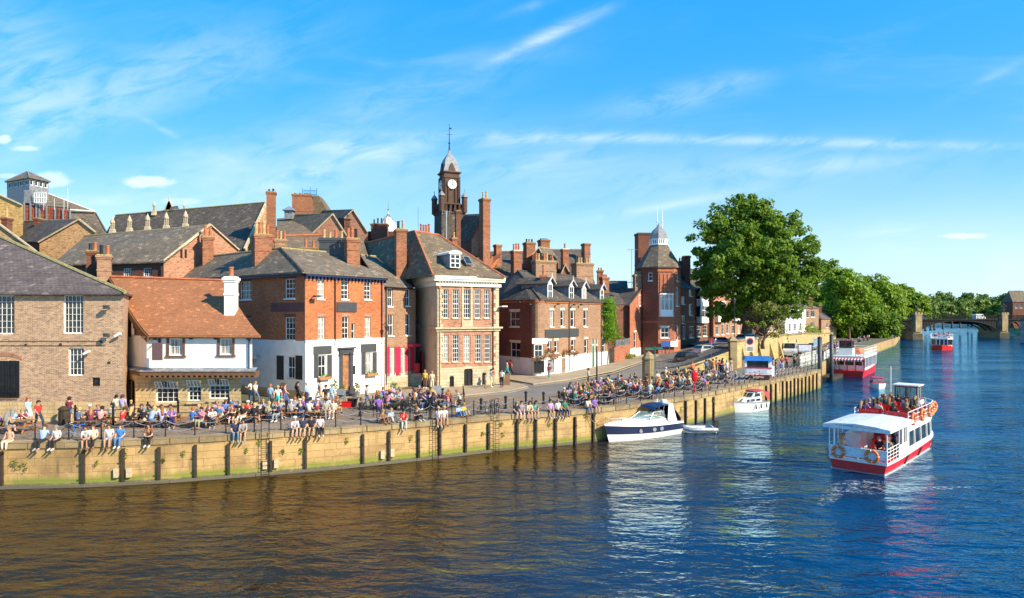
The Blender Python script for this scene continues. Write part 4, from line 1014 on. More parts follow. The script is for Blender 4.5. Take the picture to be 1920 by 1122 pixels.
for px, py, sz, dd in ((984, 656, .55, fl), (1000, 672, .6, fc), (1008, 672, .6, fc), (1023, 659, .55, fr), (1031, 661, .6, fr), (1031, 670, .5, fr), (1040, 669, .6, fr), (1056, 660, .45, fr), (1069, 658, .65, fr), (1076, 663, .45, fr), (1014, 670, .5, fc)):
 u, z = dd.hit(px, py); m = MB(); leaves(m, (0, -1.15 if dd is fc else -.35, 0), (sz, .3, sz * .75), 130, .14); dd.put('flower_basket', m, M['petal'], u, z)
for px, py in ((1040, 572), (1070, 573), (1084, 573), (980, 568), (999, 572)):
 s = fr if px > 1000 else fl; u, z = s.hit(px, py); m = MB(); m.tube([(0, 0, -.1), (0, -.4, .05)], .03, 4); m.box(-.15, .2, -.6, -.35, 0, .14); s.put('floodlight', m, M['char'], u, z)
e = .3
ev = [Vector((A.x - .1, A.y - .3, zE)), Vector((c1.x - .15, c1.y - .3, zE)), Vector((c3.x, c3.y - .3, zE)), Vector((c4.x + .2, c4.y - .2, zE)), Vector((B.x + .25, B.y - .2, zE))]
ap = R(971, 508, 82); r2 = R(1052, 515, 86); r2.z = ap.z; r3 = R(1100, 533, 96); r3.z = ap.z
bk = Vector((A.x - 4, A.y + 9, zE)); bk2 = Vector((B.x - 3, B.y + 10, zE))
roof(th, [[ev[0], ev[1], ap, bk], [ev[1], ev[2], ap], [ev[2], ev[3], ap], [ev[3], ev[4], r3, ap], [ev[4], bk2, r3], [bk, ap, r3, bk2]], 'slate_dark')
ridge(th, [(ap, r3)], 'slate_dark'); ridge(th, [(ev[2], ap)], 'slate_dark', .13)
back_walls(th, [B.xy, bk2.xy], z6, zE, 'brick_mottled')
for i, (x0, x1, yt, yb, ra) in enumerate(((1030, 1039.5, 533, 561, 526), (1070, 1079.5, 538, 562, 529), (1094, 1103, 541, 563, 532), (1128, 1136, 544, 565, 535))):
 u, z = fr.hit(x0, yb); d = fr.P.y + fr.t.y * u; w = (x1 - x0) / F * d / max(.4, fr.t.x); h = (yb - yt) / F * d
 dm = link('dormer', None, th, fr.loc(u, z + .08, -.25), fr.ang)
 m = MB(); m.box(0, w, .02, 3.6, 0, h); link('dormer_cheeks', m.mesh('dormer_cheeks', M['lead']), dm)
 m = MB(); m.box(-.05, .1, -.05, .02, 0, h); m.box(w - .1, w + .05, -.05, .02, 0, h); m.box(.1, w - .1, -.05, .02, h - .1, h); m.box(.1, w - .1, -.05, .02, 0, .12); m.box(w / 2 - .03, w / 2 + .03, -.03, .02, .1, h - .1); m.box(.1, w - .1, -.03, .02, h / 2 - .03, h / 2 + .03)
 link('dormer_window', m.mesh('dormer_window', M['frame']), dm)
 m = MB(); m.face([(.08, .0, .1), (w - .08, .0, .1), (w - .08, .0, h - .1), (.08, .0, h - .1)]); link('pane', m.mesh('pane', M['curtain' if i == 2 else 'pane']), dm)
 m = MB(); m.prism([(-.35, -.35), (w + .35, -.35), (w + .35, 4.2), (-.35, 4.2)], h, h + .08, None); mm = MB()
 for sx in (-1, 1):
  xe = w / 2 + sx * (w / 2 + .35); mm.quads([[(xe, y, h), (w / 2, y, h + .75), (w / 2, y, h + .65), (xe, y, h - .1)] for y in (-.3, 4.4)], True, True, True)
 link('dormer_roof', mm.mesh('dormer_roof', M['slate_dark']), dm)
 m = MB(); m.beam((w / 2 - w / 2 - .38, -.33, h), (w / 2, -.33, h + .78), .05, .16, (0, 1, 0)); m.beam((w + .38, -.33, h), (w / 2, -.33, h + .78), .05, .16, (0, 1, 0)); m.tube([(w / 2, -.33, h + .7), (w / 2, -.33, h + 1.3)], [.07, .02], 5)
 m.face([(0, -.02, h), (w, -.02, h), (w / 2, -.02, h + .68)]); link('bargeboard', m.mesh('bargeboard', M['frame']), dm)
chimney(th, 1013.5, 1024.5, 516, 558, 76, 'brick_red', dep=.7, pots=1, pot='terra', ph=1.3, extra=.6)
chimney(th, 997, 1043, 489, 526, 84, 'brick_mottled', dep=1.2, ang=.45, pots=7, pot=('terra', 'buffpot', 'black'), ph=.9, extra=1.2, pr=.17, label='wide stack with seven pots')
# climbing vine on the corner pub and the yard beside it
u, z = fr.hit(1133, 600); m = MB(); W3 = fr.world(fr.L - .3, 8, .15)
v = thing('climbing_vine', (W3.x, W3.y, z6), 'bright green climbing vine covering the end of the corner pub', 'vine')
m = MB((W3.x, W3.y, z6)); cols = ((1128, 566, 588, .5), (1135, 562, 600, .8), (1141, 566, 630, .9), (1147, 575, 636, .8), (1138, 600, 640, .8), (1131, 575, 605, .5), (1146, 560, 572, .5))
for px, y0, y1, r in cols:
 for k in range(int((y1 - y0) / 4)):
  py = y0 + k * 4 + rnd.random() * 3; d = 86.5 + rnd.random() * 1.2 + max(0, px - 1142) * .25; p = R(px + rnd.uniform(-3, 3), py, d); leaves(m, p, (r, .3, .45), 75, .24)
m.build('foliage', M['leaf_vine'], v)
m = MB((W3.x, W3.y, z6)); q = R(1139, 0, 88); m.tube([(q.x, q.y, 2.6), (q.x + .2, q.y, 5), (q.x - .1, q.y, 8)], .08, 5); m.build('stem', M['bark'], v)

# ---------- 7: gable fronted brick house ----------
P = R(1181, 0, 98); Q = R(1217.5, 0, 106); L = R(1139, 0, 106); z7 = 3.0; zE = zat(571.5, 98)
th = bthing('gabled_house', P.xy, z7, 'red brick house with tall pointed gable, white base and roof chimney beside the tower')
f = Fac(P.xy, Q.xy, th); g = Fac(L.xy, P.xy, th)
f.win(1197.5, 553, 1201.5, 574, 1, 3, fw=.1, lintel=None, cut=False, rec=-.05);
for a, b, c, d in ((1188.5, 623, 1193, 654), (1206, 623, 1210.5, 652)): f.win(a, b, c, d, 1, 2, fw=.12, lintel='sill')
bw = f.rect(1205.5, 582, 1216, 612); m = MB(); w = bw[1] - bw[0]; h = bw[3] - bw[2]
m.box(0, w, -.7, 0, -.9, 0); m.box(0, .12, -.7, 0, 0, h); m.box(w - .12, w, -.7, 0, 0, h); m.box(w / 2 - .06, w / 2 + .06, -.72, -.6, 0, h); m.box(-.1, w + .1, -.8, .05, h, h + .2); m.prism([(-.1, -.8), (w + .1, -.8), (w + .1, .1), (-.1, .1)], h + .2, h + .9, [(.2, -.1), (w - .2, -.1), (w - .2, .1), (.2, .1)]); m.box(.1, w - .1, -.7, -.62, h * .55, h * .6)
o = f.put('oriel_window', m, M['frame'], bw[0], bw[2]); m = MB(); m.box(.1, w - .1, -.66, -.02, .02, h - .02); link('pane', m.mesh('pane', M['pane']), o)
g.win(1157, 585, 1170, 609, 3, 3, fw=.12, lintel='sill'); g.win(1150, 638, 1160, 655, 2, 2)
f.wall(4.4, zE, M['brick_red']); f.wall(z7 - .4, 4.4, M['white'], 'white_base', out=.03); g.wall(z7 - .4, zE, M['brick_dark'])  # shade on the left wall is painted in with darker brick
uA, zA = f.hit(1203, 541); f.gable(zE, uA, zA, M['brick_red'])
pk = f.world(uA, zA); pkb = pk + Vector((-9.5, 9.0, 0)); e0 = Vector((P.x - .2, P.y - .3, zE - .1)); e1 = Vector((Q.x + .3, Q.y, zE - .1)); lb = Vector((L.x - 3, L.y + 3, zE - .1))
roof(th, [[lb, e0, pk + Vector((.1, -.25, .1)), pkb], [e1, e1 + Vector((-9, 9, 0)), pkb, pk + Vector((.1, -.25, .1))]], 'slate_dark'); ridge(th, [(pk, pkb)], 'slate_dark')
chimney(th, 1187, 1204, 515, 542, 103, 'brick_mottled', dep=.9, ang=.25, pots=6, pot='buffpot', ph=.5, extra=1.5)
back_walls(th, [Q.xy, (Q.x - 6, Q.y + 6)], z7, zE, 'brick_red')
# brick garden wall with plants
th = bthing('garden_wall', R(1143, 0, 88).xy, 2.8, 'low brick garden wall with fence and shrubs between the pub and gabled house', 'garden wall')
a = R(1143, 0, 88.5); b = R(1152, 0, 88.9); c = R(1155, 0, 89); d = R(1181, 0, 97.6); m = MB(th.location)
for p, q, z0, z1 in ((b, c, 2.6, 5.1), (c, d, 2.6, 5.15)):
 m.quads([[(p.x, p.y, z0), (q.x, q.y, z0), (q.x - .25, q.y + .25, z0), (p.x - .25, p.y + .25, z0)], [(p.x, p.y, z1), (q.x, q.y, z1), (q.x - .25, q.y + .25, z1), (p.x - .25, p.y + .25, z1)]], True, True, True)
m.build('brick_wall', M['brick_red'], th)
m = MB(th.location); m.quads([[(a.x, a.y, z), (b.x, b.y, z), (b.x, b.y + .1, z), (a.x, a.y + .1, z)] for z in (2.7, 5.0)], True, True, True); m.build('gate', M['timber'], th)
m = MB(th.location)
for i in range(30): p = c.lerp(d, i / 30); m.box(p.x - .03, p.x + .03, p.y - .02, p.y + .02, 5.15, 6.1)
m.beam((c.x, c.y, 5.9), (d.x, d.y, 5.9), .05, .06); m.build('picket_fence', M['lead'], th)
def shrub(px, py, d, rx, rz, n, mt, label, sz=.25, cat='shrub', grp=None):
 p = R(px, py, d); s = thing('shrub', p, label, cat, grp)
 m = MB(p)
 for _ in range(6):
  q = p + Vector((rnd.uniform(-.5, .5) * rx, rnd.uniform(-.5, .5) * rx, rnd.uniform(-.5, .5) * rz)); leaves(m, q, (rx * .6, rx * .6, rz * .6), n // 6, sz)
 m.build('foliage', M[mt], s); m = MB(p); m.tube([p - Vector((0, 0, rz * 1.1)), p + Vector((.1, 0, rz * .5))], [.08, .03], 5); m.build('stem', M['bark'], s); return s
shrub(1161, 632, 93, 1.2, 2.0, 500, 'leaf', 'loose dark green shrub behind the garden wall fence')
shrub(1178, 671, 95, .9, .9, 300, 'leaf_b', 'small green bush on the pavement against the garden wall')
shrub(1188, 668, 98, .4, .5, 90, 'leaf_b', 'tiny tuft of green at the foot of the white house base')
shrub(940, 517, 95, 1.5, 1.4, 300, 'leaf_b', 'pale green treetop showing between the roofs')

# ---------- 8: octagonal tower ----------
dt = 104; tc_ = R(1235, 0, dt); zT0 = 4.0; rad = 38.5 / F * dt
th = bthing('octagonal_tower', tc_.xy, zT0, 'red brick octagonal tower with slate cap, white lantern and twin spires', 'tower')
a0 = RAD(-90 - 14); vs = [Vector((tc_.x + rad * 1.03 * math.cos(a0 + i * math.pi / 4), tc_.y + rad * 1.03 * math.sin(a0 + i * math.pi / 4))) for i in range(8)]
zE = zat(503, dt)
for i in range(8):
 s = Fac(vs[i], vs[(i + 1) % 8], th)
 if i == 0:
  s.win(1238.5, 614, 1255, 634, 2, 2, fw=.13, lintel='sill')
  bw = s.rect(1236, 553, 1259.5, 581); m = MB(); w = bw[1] - bw[0]; h = bw[3] - bw[2]
  m.box(0, w, -.6, 0, -.95, 0); m.box(-.05, w + .05, -.68, .05, -1.1, -.95)
  for x in (0, w / 3 - .06, 2 * w / 3 - .06, w - .12): m.box(x, x + .12, -.62, -.5, 0, h)
  m.box(0, .1, -.6, 0, 0, h); m.box(w - .1, w, -.6, 0, 0, h); m.box(0, w, -.62, -.5, h * .68, h * .72); m.box(-.08, w + .08, -.7, .05, h, h + .2)
  o = s.put('bay_window', m, M['frame'], bw[0], bw[2]); m = MB(); m.box(.08, w - .08, -.56, 0, .02, h - .02); link('pane', m.mesh('pane', M['curtain']), o)
  for k in range(4): m = MB(); m.box(-.12, .12, -.1, 0, 0, 4.2); s.put('brick_pier', m, M['brick_red'], .35 + k * (s.L - .7) / 3, zE - 5.4)
  m = MB(); m.box(-.3, s.L + .3 - .6, -.14, 0, 0, .3); s.put('brick_band', m, M['brick_orange'], .15, zE - .8)
  m = MB(); m.box(0, s.L * .56, -.5, -.4, .4, 1.3); m.box(.1, .2, -.48, -.42, -.6, .4); m.box(s.L * .5, s.L * .5 + .1, -.48, -.42, -.6, .4); m.k = 1; m.box(s.L * .58, s.L * 1.05, -.5, -.4, .4, 1.3)
  o = s.put('notice_board', m, [M['bluesign'], M['frame']], .3, zT0 + .2); o['label'] = 'blue and white notice board on short posts'
 elif i in (1, 7):
  s.winr(s.L * .35, s.L * .35 + .7, zE - 2.2, zE - .9, 1, 2, fw=.1)
  if i == 1: s.winr(s.L * .25, s.L * .7, 11, 14, 2, 3, fw=.12); s.winr(s.L * .3, s.L * .65, 5.5, 8, 2, 3, fw=.12)
 s.wall(zT0 - 1, zE, M['brick_red'] if i < 3 else M['brick_dark'])  # faces turned from the sun carry their shade as darker brick colour
 s.band('string_course', 8.4, 8.6, .06, 'brick_orange')
def octo(z, r): return [Vector((tc_.x + r * math.cos(a0 + i * math.pi / 4), tc_.y + r * math.sin(a0 + i * math.pi / 4), z)) for i in range(8)]
m = MB(th.location); m.quads([octo(zE - .15, rad * 1.12), octo(zE, rad * 1.12), octo(zE + 1.6, rad * .8), octo(zat(461, dt), rad * .42)], True, True, True); m.build('roof', M['slate_grey'], th)
zl0 = zat(461, dt); zl1 = zat(449, dt); m = MB(th.location)
m.quads([octo(zl0, rad * .46), octo(zl0 + .25, rad * .46)], True, True, True); m.quads([octo(zl1 - .2, rad * .44), octo(zl1, rad * .47)], True, True, True)
for i in range(8):
 for k in (0, .33, .66): p = octo(0, rad * .41)[i].lerp(octo(0, rad * .41)[(i + 1) % 8], k); m.box(p.x - .09, p.x + .09, p.y - .09, p.y + .09, zl0 + .2, zl1 - .15)
m.build('lantern', M['frame'], th)
m = MB(th.location); m.quads([octo(zl0 + .2, rad * .36), octo(zl1 - .2, rad * .36)], True, True, True); m.build('lantern_louvres', M['char'], th)
m = MB(th.location); zz = zat(423, dt); H_ = zz - zl1
m.quads([octo(zl1 + H_ * t, rad * r) for t, r in ((0, .45), (.15, .43), (.4, .38), (.62, .3), (.8, .17), (.92, .08), (1.15, .04))], True, True, True); m.build('lead_dome', M['lead'], th)
m = MB(th.location)
for sx in (-.25, .6):
 m.tube([(tc_.x + sx, tc_.y, zz - .8), (tc_.x + sx, tc_.y, zat(386 if sx < 0 else 392, dt))], [.09, .03], 5)
 m.lathe([(.02, -.2), (.18, 0), (.02, .2)], (tc_.x + sx, tc_.y, zz + .6), 6)
m.build('spires', M['frame'], th)
chimney(th, 1192, 1221, 438, 500, 112, 'brick_dark', dep=2.2, ang=.1, pots=0, extra=9, cap='blank', label='massive dark brick stack rising behind the lantern')
m = MB(); m.tube([(0, 0, 0), (0, 0, 6.2)], .04, 4)
for k in range(5): m.tube([(-.5 + k * .25, 0, 5.9), (-.5 + k * .25, .0, 6.25)], .02, 4)
m.tube([(-.7, 0, 6.1), (1.0, 0, 6.1)], .025, 4); m.lathe([(.5, 0), (.35, .1), (0, .14)], (-.3, -.3, .9), 10)
q = R(1184.5, 541, 101); o = m.build('tv_aerial', M['gmetal'], None, loc=q); tag(o, 'tall television aerial and dish beside the gabled house chimney', 'aerial')

# ---------- 9: long brick range behind the plane tree ----------
P = R(1272, 0, 106); Q = R(1352, 0, 124); z9 = 4.2; zE = zat(541, 110)
th = bthing('brick_range', P.xy, z9, 'long dark brick building with stacked white bay windows behind the big tree')
f = Fac(P.xy, Q.xy, th)
for (a, b, c, d) in ((1278, 556, 1285, 571), (1278, 592, 1285, 607), (1292, 540, 1299, 556), (1292, 570, 1299, 592), (1280, 612, 1286, 636), (1292, 612, 1302, 634), (1307, 611, 1314, 632), (1318, 610, 1326, 631), (1331, 610, 1338, 630), (1334, 572, 1339, 590), (1326, 572, 1331, 590)):
 f.win(a, b, c, d, 2, 3, fw=.11, sill='sill')
def bay(fac, x0, y0, x1, y1, rows, mt='frame'):
 bw = fac.rect(x0, y0, x1, y1); m = MB(); w = bw[1] - bw[0]; h = bw[3] - bw[2]; hh = h / rows; g_ = MB()
 for r in range(rows):
  z = r * hh; m.box(0, w, -.75, 0, z, z + hh * .36); m.box(-.06, w + .06, -.82, .02, z + hh * .95, z + hh)
  for x in (0, w / 2 - .06, w - .12): m.box(x, x + .12, -.76, -.64, z + hh * .36, z + hh * .95)
  m.box(0, w, -.74, -.64, z + hh * .7, z + hh * .74); g_.box(.06, w - .06, -.7, 0, z + hh * .36, z + hh * .95)
 o = fac.put('bay_window', m, M[mt], bw[0], bw[2]); link('pane', g_.mesh('pane', M['pane']), o)
bay(f, 1306, 540, 1321, 606, 2)
f.wall(z9 - 1, zE, M['brick_dark']); f.band('string_course', 8.3, 8.5, .08, 'brick_orange'); f.pipe(1304, 543, 640, 'black'); f.pipe(1328, 545, 640, 'black')
e0 = Vector((P.x, P.y - .3, zE)); e1 = Vector((Q.x + .3, Q.y - .2, zE)); rr0 = R(1270, 500, 116); rr1 = R(1335, 512, 134); rr1.z = rr0.z
roof(th, [[e0, e1, rr1, rr0]], 'slate_dark'); ridge(th, [(rr0, rr1)])
bl_, br_ = Vector((rr0.x - 5, rr0.y + 8, zE)), Vector((rr1.x - 5, rr1.y + 8, zE)); roof(th, [[rr0, rr1, br_, bl_]], 'slate_dark', 'rear_roof')
chimney(th, 1281, 1293, 480, 525, 112, 'brick_dark', dep=1.1, pots=0, extra=1); chimney(th, 1272, 1281, 490, 515, 113, 'brick_dark', dep=1, pots=2, ph=.5, extra=1)
P2 = R(1338, 0, 118); Q2 = R(1392, 0, 128); zE2 = zat(548, 124)
th2 = bthing('brick_villa', P2.xy, z9, 'sunlit red brick building with white bay windows just left of the tree trunk')
f = Fac(P2.xy, Q2.xy, th2)
for (a, b, c, d) in ((1356, 572, 1361, 588), (1364, 572, 1369, 588), (1386, 572, 1390, 588), (1342, 612, 1348, 628), (1353, 608, 1358, 628), (1362, 607, 1367, 626), (1372, 610, 1378, 626), (1383, 610, 1388, 626)): f.win(a, b, c, d, 2, 3, fw=.12)
bay(f, 1340, 565, 1353, 604, 1); bay(f, 1372.5, 568, 1385, 602, 1)
f.wall(z9 - 1, zE2, M['brick_rose']); f.band('string_course', 9, 9.2, .08, 'stone_ashlar')
r0 = R(1345, 520, 132); r1 = R(1400, 525, 142); r1.z = r0.z; roof(th2, [[Vector((P2.x - .3, P2.y - .4, zE2)), Vector((Q2.x + .3, Q2.y - .3, zE2)), r1, r0]], 'slate_dark')
back_walls(th2, [(P2.x - 3, P2.y + 9), P2.xy], z9 - 1, zE2, 'brick_rose'); back_walls(th2, [Q2.xy, (Q2.x - 2, Q2.y + 9)], z9 - 1, zE2, 'brick_rose')

def house(name, label, x0, d0, x1, d1, zg_, ye, wall, roofm, ridge_y=None, wins=(), side=None, hip=.3, back=7., chim=(), plinth=None, gable=False, grp=None):
 P = R(x0, 0, d0); Q = R(x1, 0, d1); zE = zat(ye, d0); th = bthing(name, P.xy, zg_, label, 'house', grp); f = Fac(P.xy, Q.xy, th)
 for w in wins: f.win(*w[:4], *(w[4:] or (2, 3)), fw=.1)
 if plinth: f.wall(zg_ - .5, plinth[0], M[plinth[1]], 'plinth', out=.04); f.wall(plinth[0], zE, M[wall])
 else: f.wall(zg_ - .5, zE, M[wall])
 n = Vector((-f.n.x, -f.n.y, 0)) * back; Pb = Vector((P.x, P.y, 0)) + n; Qb = Vector((Q.x, Q.y, 0)) + n; t = Vector((f.t.x, f.t.y, 0))
 back_walls(th, [Q.xy, Qb.xy, Pb.xy, P.xy], zg_ - .5, zE, wall)
 c = .25; e = [Vector((P.x, P.y, zE)) - t * c - n.normalized() * c, Vector((Q.x, Q.y, zE)) + t * c - n.normalized() * c, Vector((Qb.x, Qb.y, zE)) + t * c, Vector((Pb.x, Pb.y, zE)) - t * c]
 dm = (d0 + d1) / 2 + n.y / 2; zr = zat(ridge_y, dm) if ridge_y else zE + 3
 if gable:    # the gable faces the viewer
  fm = (e[0] + e[1]) / 2; bm_ = (e[2] + e[3]) / 2; fm.z = bm_.z = zr; fr_ = (Vector((P.x, P.y, 0)) + Vector((Q.x, Q.y, 0))) / 2
  f.gable(zE, f.L / 2, zr - .1, M[wall]); roof(th, [[e[3], e[0], fm, bm_], [e[1], e[2], bm_, fm]], roofm); ridge(th, [(fm, bm_)])
  m = MB(th.location); off = -n.normalized() * .06
  for a in (e[0], e[1]): m.beam(a + off, fm + off, .1, .25)
  m.build('verge', M['cream'], th)
 else:
  m0 = (e[0] + e[3]) / 2 + t * f.L * hip; m1 = (e[1] + e[2]) / 2 - t * f.L * hip; m0.z = m1.z = zr
  pl = [[e[0], e[1], m1, m0], [e[2], e[3], m0, m1], [e[3], e[0], m0], [e[1], e[2], m1]]
  roof(th, pl, roofm); ridge(th, [(m0, m1)])
  if hip < .01:
   m = MB(th.location)
   for a, b, c_ in ((Pb, P, m0), (Q, Qb, m1)): m.face([(a.x, a.y, zE), (b.x, b.y, zE), (c_.x, c_.y, zr)])
   m.build('gable_end', M[wall], th)
 for c in chim: chimney(th, *c[:5], c[5], **(c[6] if len(c) > 6 else {}))
 return th, f
# beyond the plane tree
house('riverside_villa', 'pale brick villa half hidden by leaves right of the plane tree', 1436, 132, 1462, 140, 5, 566, 'brick_sand', 'slate_dark', 545, [(1440, 575, 1445, 592), (1450, 575, 1455, 592), (1440, 604, 1445, 622), (1450, 604, 1455, 622)])
house('white_house', 'white rendered house with tall sash windows above the lane', 1472, 140, 1511, 158, 4.5, 577, 'white', 'slate_dark', 560, [(1477, 582, 1481, 600), (1485, 582, 1489, 600), (1493, 582, 1497, 600), (1501, 582, 1505, 600), (1479, 607, 1483, 622), (1489, 607, 1493, 621), (1499, 606, 1503, 620)])
house('lane_cottage', 'small brick house with slate hipped roof and chimney above the lane', 1508, 165, 1535, 180, 4, 577, 'brick_mottled', 'slate_grey', 565, [(1520, 583, 1528, 595), (1512, 583, 1517, 596), (1520, 604, 1527, 614)], chim=[(1515, 1522, 559, 574, 172, 'brick_dark', dict(dep=1.2, pots=2, ph=.6))])
house('river_end_house', 'brick house with pyramid slate roof on a tall stone base near the bridge', 1540, 180, 1568, 192, 2.5, 598, 'brick_mottled', 'slate_purple', 580, [(1549, 606, 1553, 615), (1561, 603, 1565, 614)], plinth=(5.5, 'stone_flood'), chim=[(1533, 1539, 573, 585, 186, 'brick_dark', dict(dep=1, pots=1, ph=.6))])

# ---------- retaining wall, ramp wall and railings ----------
th = thing('retaining_wall', R(1378, 0, 84), 'tall yellow sandstone retaining wall with sloping buttresses below the plane tree', 'retaining wall')
wp = [R(1378, 0, 84), R(1420, 0, 94), R(1465, 0, 108), R(1508, 0, 124), R(1535, 0, 150), R(1562, 0, 178)]; ztop = [6.05, 6.1, 6.1, 6.0, 5.2, 4.6]
m = MB(th.location)
for a, b, z0, z1 in zip(wp, wp[1:], ztop, ztop[1:]):
 m.quads([[(a.x, a.y, 2.3), (a.x, a.y, z0), (a.x - .4, a.y + .5, z0), (a.x - .4, a.y + .5, 2.3)], [(b.x, b.y, 2.3), (b.x, b.y, z1), (b.x - .4, b.y + .5, z1), (b.x - .4, b.y + .5, 2.3)]], True, True, True)
m.build('wall_face', M['stone_flood'], th)
m = MB(th.location)
for a, b, z0, z1 in zip(wp, wp[1:], ztop, ztop[1:]): m.beam((a.x - .15, a.y + .2, z0 + .1), (b.x - .15, b.y + .2, z1 + .1), .75, .22)
m.build('coping', M['stone_coping'], th)
for k in range(7):
 t = (k + .7 + rnd.uniform(-.2, .2)) / 7.5 * 3; i = int(t); p = wp[i].lerp(wp[i + 1], t - i); tn = (wp[i + 1] - wp[i]).normalized(); n = Vector((tn.y, -tn.x, 0)); m = MB()
 for s in (0,):
  pl = [(0, 2.4), (.85, 2.4), (.7, 3.1), (.05, 5.3)]
  m.quads([[Vector((0, 0, z)) + n * o + tn * w for o, z in pl] for w in (-.28, .28)], True, True, True)
 m.o = Vector((0, 0, 0)); link('buttress', m.mesh('buttress', M['stone_flood']), th, Vector((p.x, p.y, 0)) - th.location)
th = thing('ramp_wall', R(1290, 0, 80.8), 'low sandstone ramp wall with black railings and an end pillar', 'ramp wall')
rp = [R(1240, 0, 80.3), R(1290, 0, 80.6), R(1335, 0, 82), R(1370, 0, 83.5)]; rz = [2.6, 3.2, 4.1, 4.9]
m = MB(th.location)
for a, b, z0, z1 in zip(rp, rp[1:], rz, rz[1:]): m.quads([[(p.x + (.05 if w else 0), p.y + w, z) for w, z in ((0, 2.3), (0, zt), (.35, zt), (.35, 2.3))] for p, zt in ((a, z0), (b, z1))], True, True, True)
m.build('wall_face', M['stone_flood'], th)
m = MB(th.location); q = R(1374, 0, 83.6); m.box(q.x - .45, q.x + .45, q.y - .4, q.y + .5, 2.3, 6.2); m.prism([(q.x - .6, q.y - .55), (q.x + .6, q.y - .55), (q.x + .6, q.y + .65), (q.x - .6, q.y + .65)], 6.2, 6.75, [(q.x - .15, q.y - .1), (q.x + .15, q.y - .1), (q.x + .15, q.y + .2), (q.x - .15, q.y + .2)]); m.build('pillar', M['stone_coping'], th)
m = MB(th.location)
rp = [R(1222, 0, 80.3)] + rp; rz = [2.5] + rz
for a, b, z0, z1 in zip(rp, rp[1:], rz, rz[1:]):
 n = int((b - a).length / .16)
 for i in range(n): p = a.lerp(b, i / n); z = z0 + (z1 - z0) * i / n; m.box(p.x - .018, p.x + .018, p.y + .15, p.y + .18, z, z + 1.15)
 for h in (.12, 1.15): m.beam((a.x, a.y + .165, z0 + h), (b.x, b.y + .165, z1 + h), .06, .06)
m.build('railings', M['black'], th)
# ---------- backdrop roofs and towers, left to right ----------
# glass lantern building far left
th = bthing('lantern_building', R(90, 0, 110).xy, 2.5, 'slate mansard building with square glazed lantern and rooftop railings far left', 'building')
d = 100; m = MB(th.location); L = R(60, 0, d); a = R(30, 365, d); b = R(178, 396, 104); c = R(197, 434, 101)
pl = [R(86, 362, 112), R(178, 397, 108), R(198, 434, 104), R(198, 500, 104), R(60, 500, 104), R(60, 362, 108)]
roof(th, [pl], 'slate_grey', thick=.2)
roof(th, [[R(86, 362, 112), R(178, 397, 108), R(181, 400, 118), R(86, 366, 125)]], 'slate_dark', 'rear_roof')
roof(th, [[R(178, 397, 108), R(198, 434, 104), R(204, 440, 116), R(181, 400, 118)]], 'slate_grey', 'side_roof'); ridge(th, [(R(86, 362, 111.8), R(178, 397, 107.8)), (R(132, 394, 107), R(178, 397, 107.6))], 'frame', .14)
ld = 108; c0 = R(55, 0, ld - 3.2); p1 = R(13, 0, ld); p2 = R(91, 0, ld); zb = zat(364, ld); zt = zat(341, ld)
q4 = [p1, c0, p2, Vector((c0.x + (p1.x - c0.x) + (p2.x - c0.x), p1.y + 3.4, 0))]
for i in range(4):
 s = Fac(q4[i].xy, q4[(i + 1) % 4].xy, th)
 for k in range(4):
  w = s.L / 4; s.winr(k * w + .12, (k + 1) * w - .12, zat(354, ld), zat(343.5, ld), 1, 1, fw=.1, sill=False)
 s.wall(zb - 2, zt, M['lead'], 'lantern_wall')
cc = (q4[0] + q4[2]) / 2; cc.z = zat(322, ld); e_ = [cc + (q - cc) * 1.1 for q in q4]
for q in e_: q.z = zt
roof(th, [[e_[0], e_[1], cc], [e_[1], e_[2], cc], [e_[2], e_[3], cc], [e_[3], e_[0], cc]], 'slate_grey', 'lantern_roof'); ridge(th, [(e_[1], cc), (e_[0], cc), (e_[2], cc)], 'lead', .12)
s = Fac(R(46, 0, 99).xy, R(131, 0, 102).xy, th)
for k, (a, b) in enumerate(((46.5, 56), (57.5, 67), (75, 86), (88, 101), (106, 118), (119, 131))):
 r_ = s.rect(a, 384 + k * 1.6, b, 414); m = MB(); n = 12; w = r_[1] - r_[0]; h = r_[3] - r_[2]
 for i in range(n): m.beam((.03, 0, h * i / n + .05), (w - .03, 0, h * i / n + .05), .1, h / n * .55)
 s.put('louvre_panel', m, M['vent'], r_[0], r_[2])
m = MB(th.location)
for px in (45, 57, 68, 74, 87, 103, 118, 131): p = R(px, 0, 98.7 + (px - 45) * .035); m.box(p.x - .09, p.x + .09, p.y - .1, p.y + .1, zat(416, 100), zat(382 + (px - 45) * .11, 100))
m.build('louvre_posts', M['gmetal'], th)
s.wall(zat(430, 100), zat(384, 99), M['char'], 'plant_wall', out=-.1)
m = MB(th.location)
for py in (378, 384): m.tube([R(60, py - 2, 99.5), R(127, py + 4, 102)], .04, 4)
for px in (62, 82, 102, 120, 127): m.tube([R(px, 394, 100), R(px, 372 if px not in (127,) else 353, 100)], .04, 4)
m.build('roof_railing', M['gmetal'], th); m = MB(th.location); p = R(45, 0, 99.5); p2 = R(64, 0, 100); m.box(p.x, p2.x, p.y, p.y + 3, zat(382, 100), zat(358, 100)); m.build('plant_box', M['lead'], th)
m = MB(th.location); a = R(64, 0, 99); b = R(86, 0, 99)
for i in range(6): x = a.x + (b.x - a.x) * i / 5; m.box(x - .04, x + .04, 99, 99.1, zat(380, 99), zat(361, 99))
for z in (380, 371, 361): m.box(a.x, b.x, 98.98, 99.08, zat(z, 99) - .05, zat(z, 99) + .05)
m.build('glazed_bay', M['frame'], th)
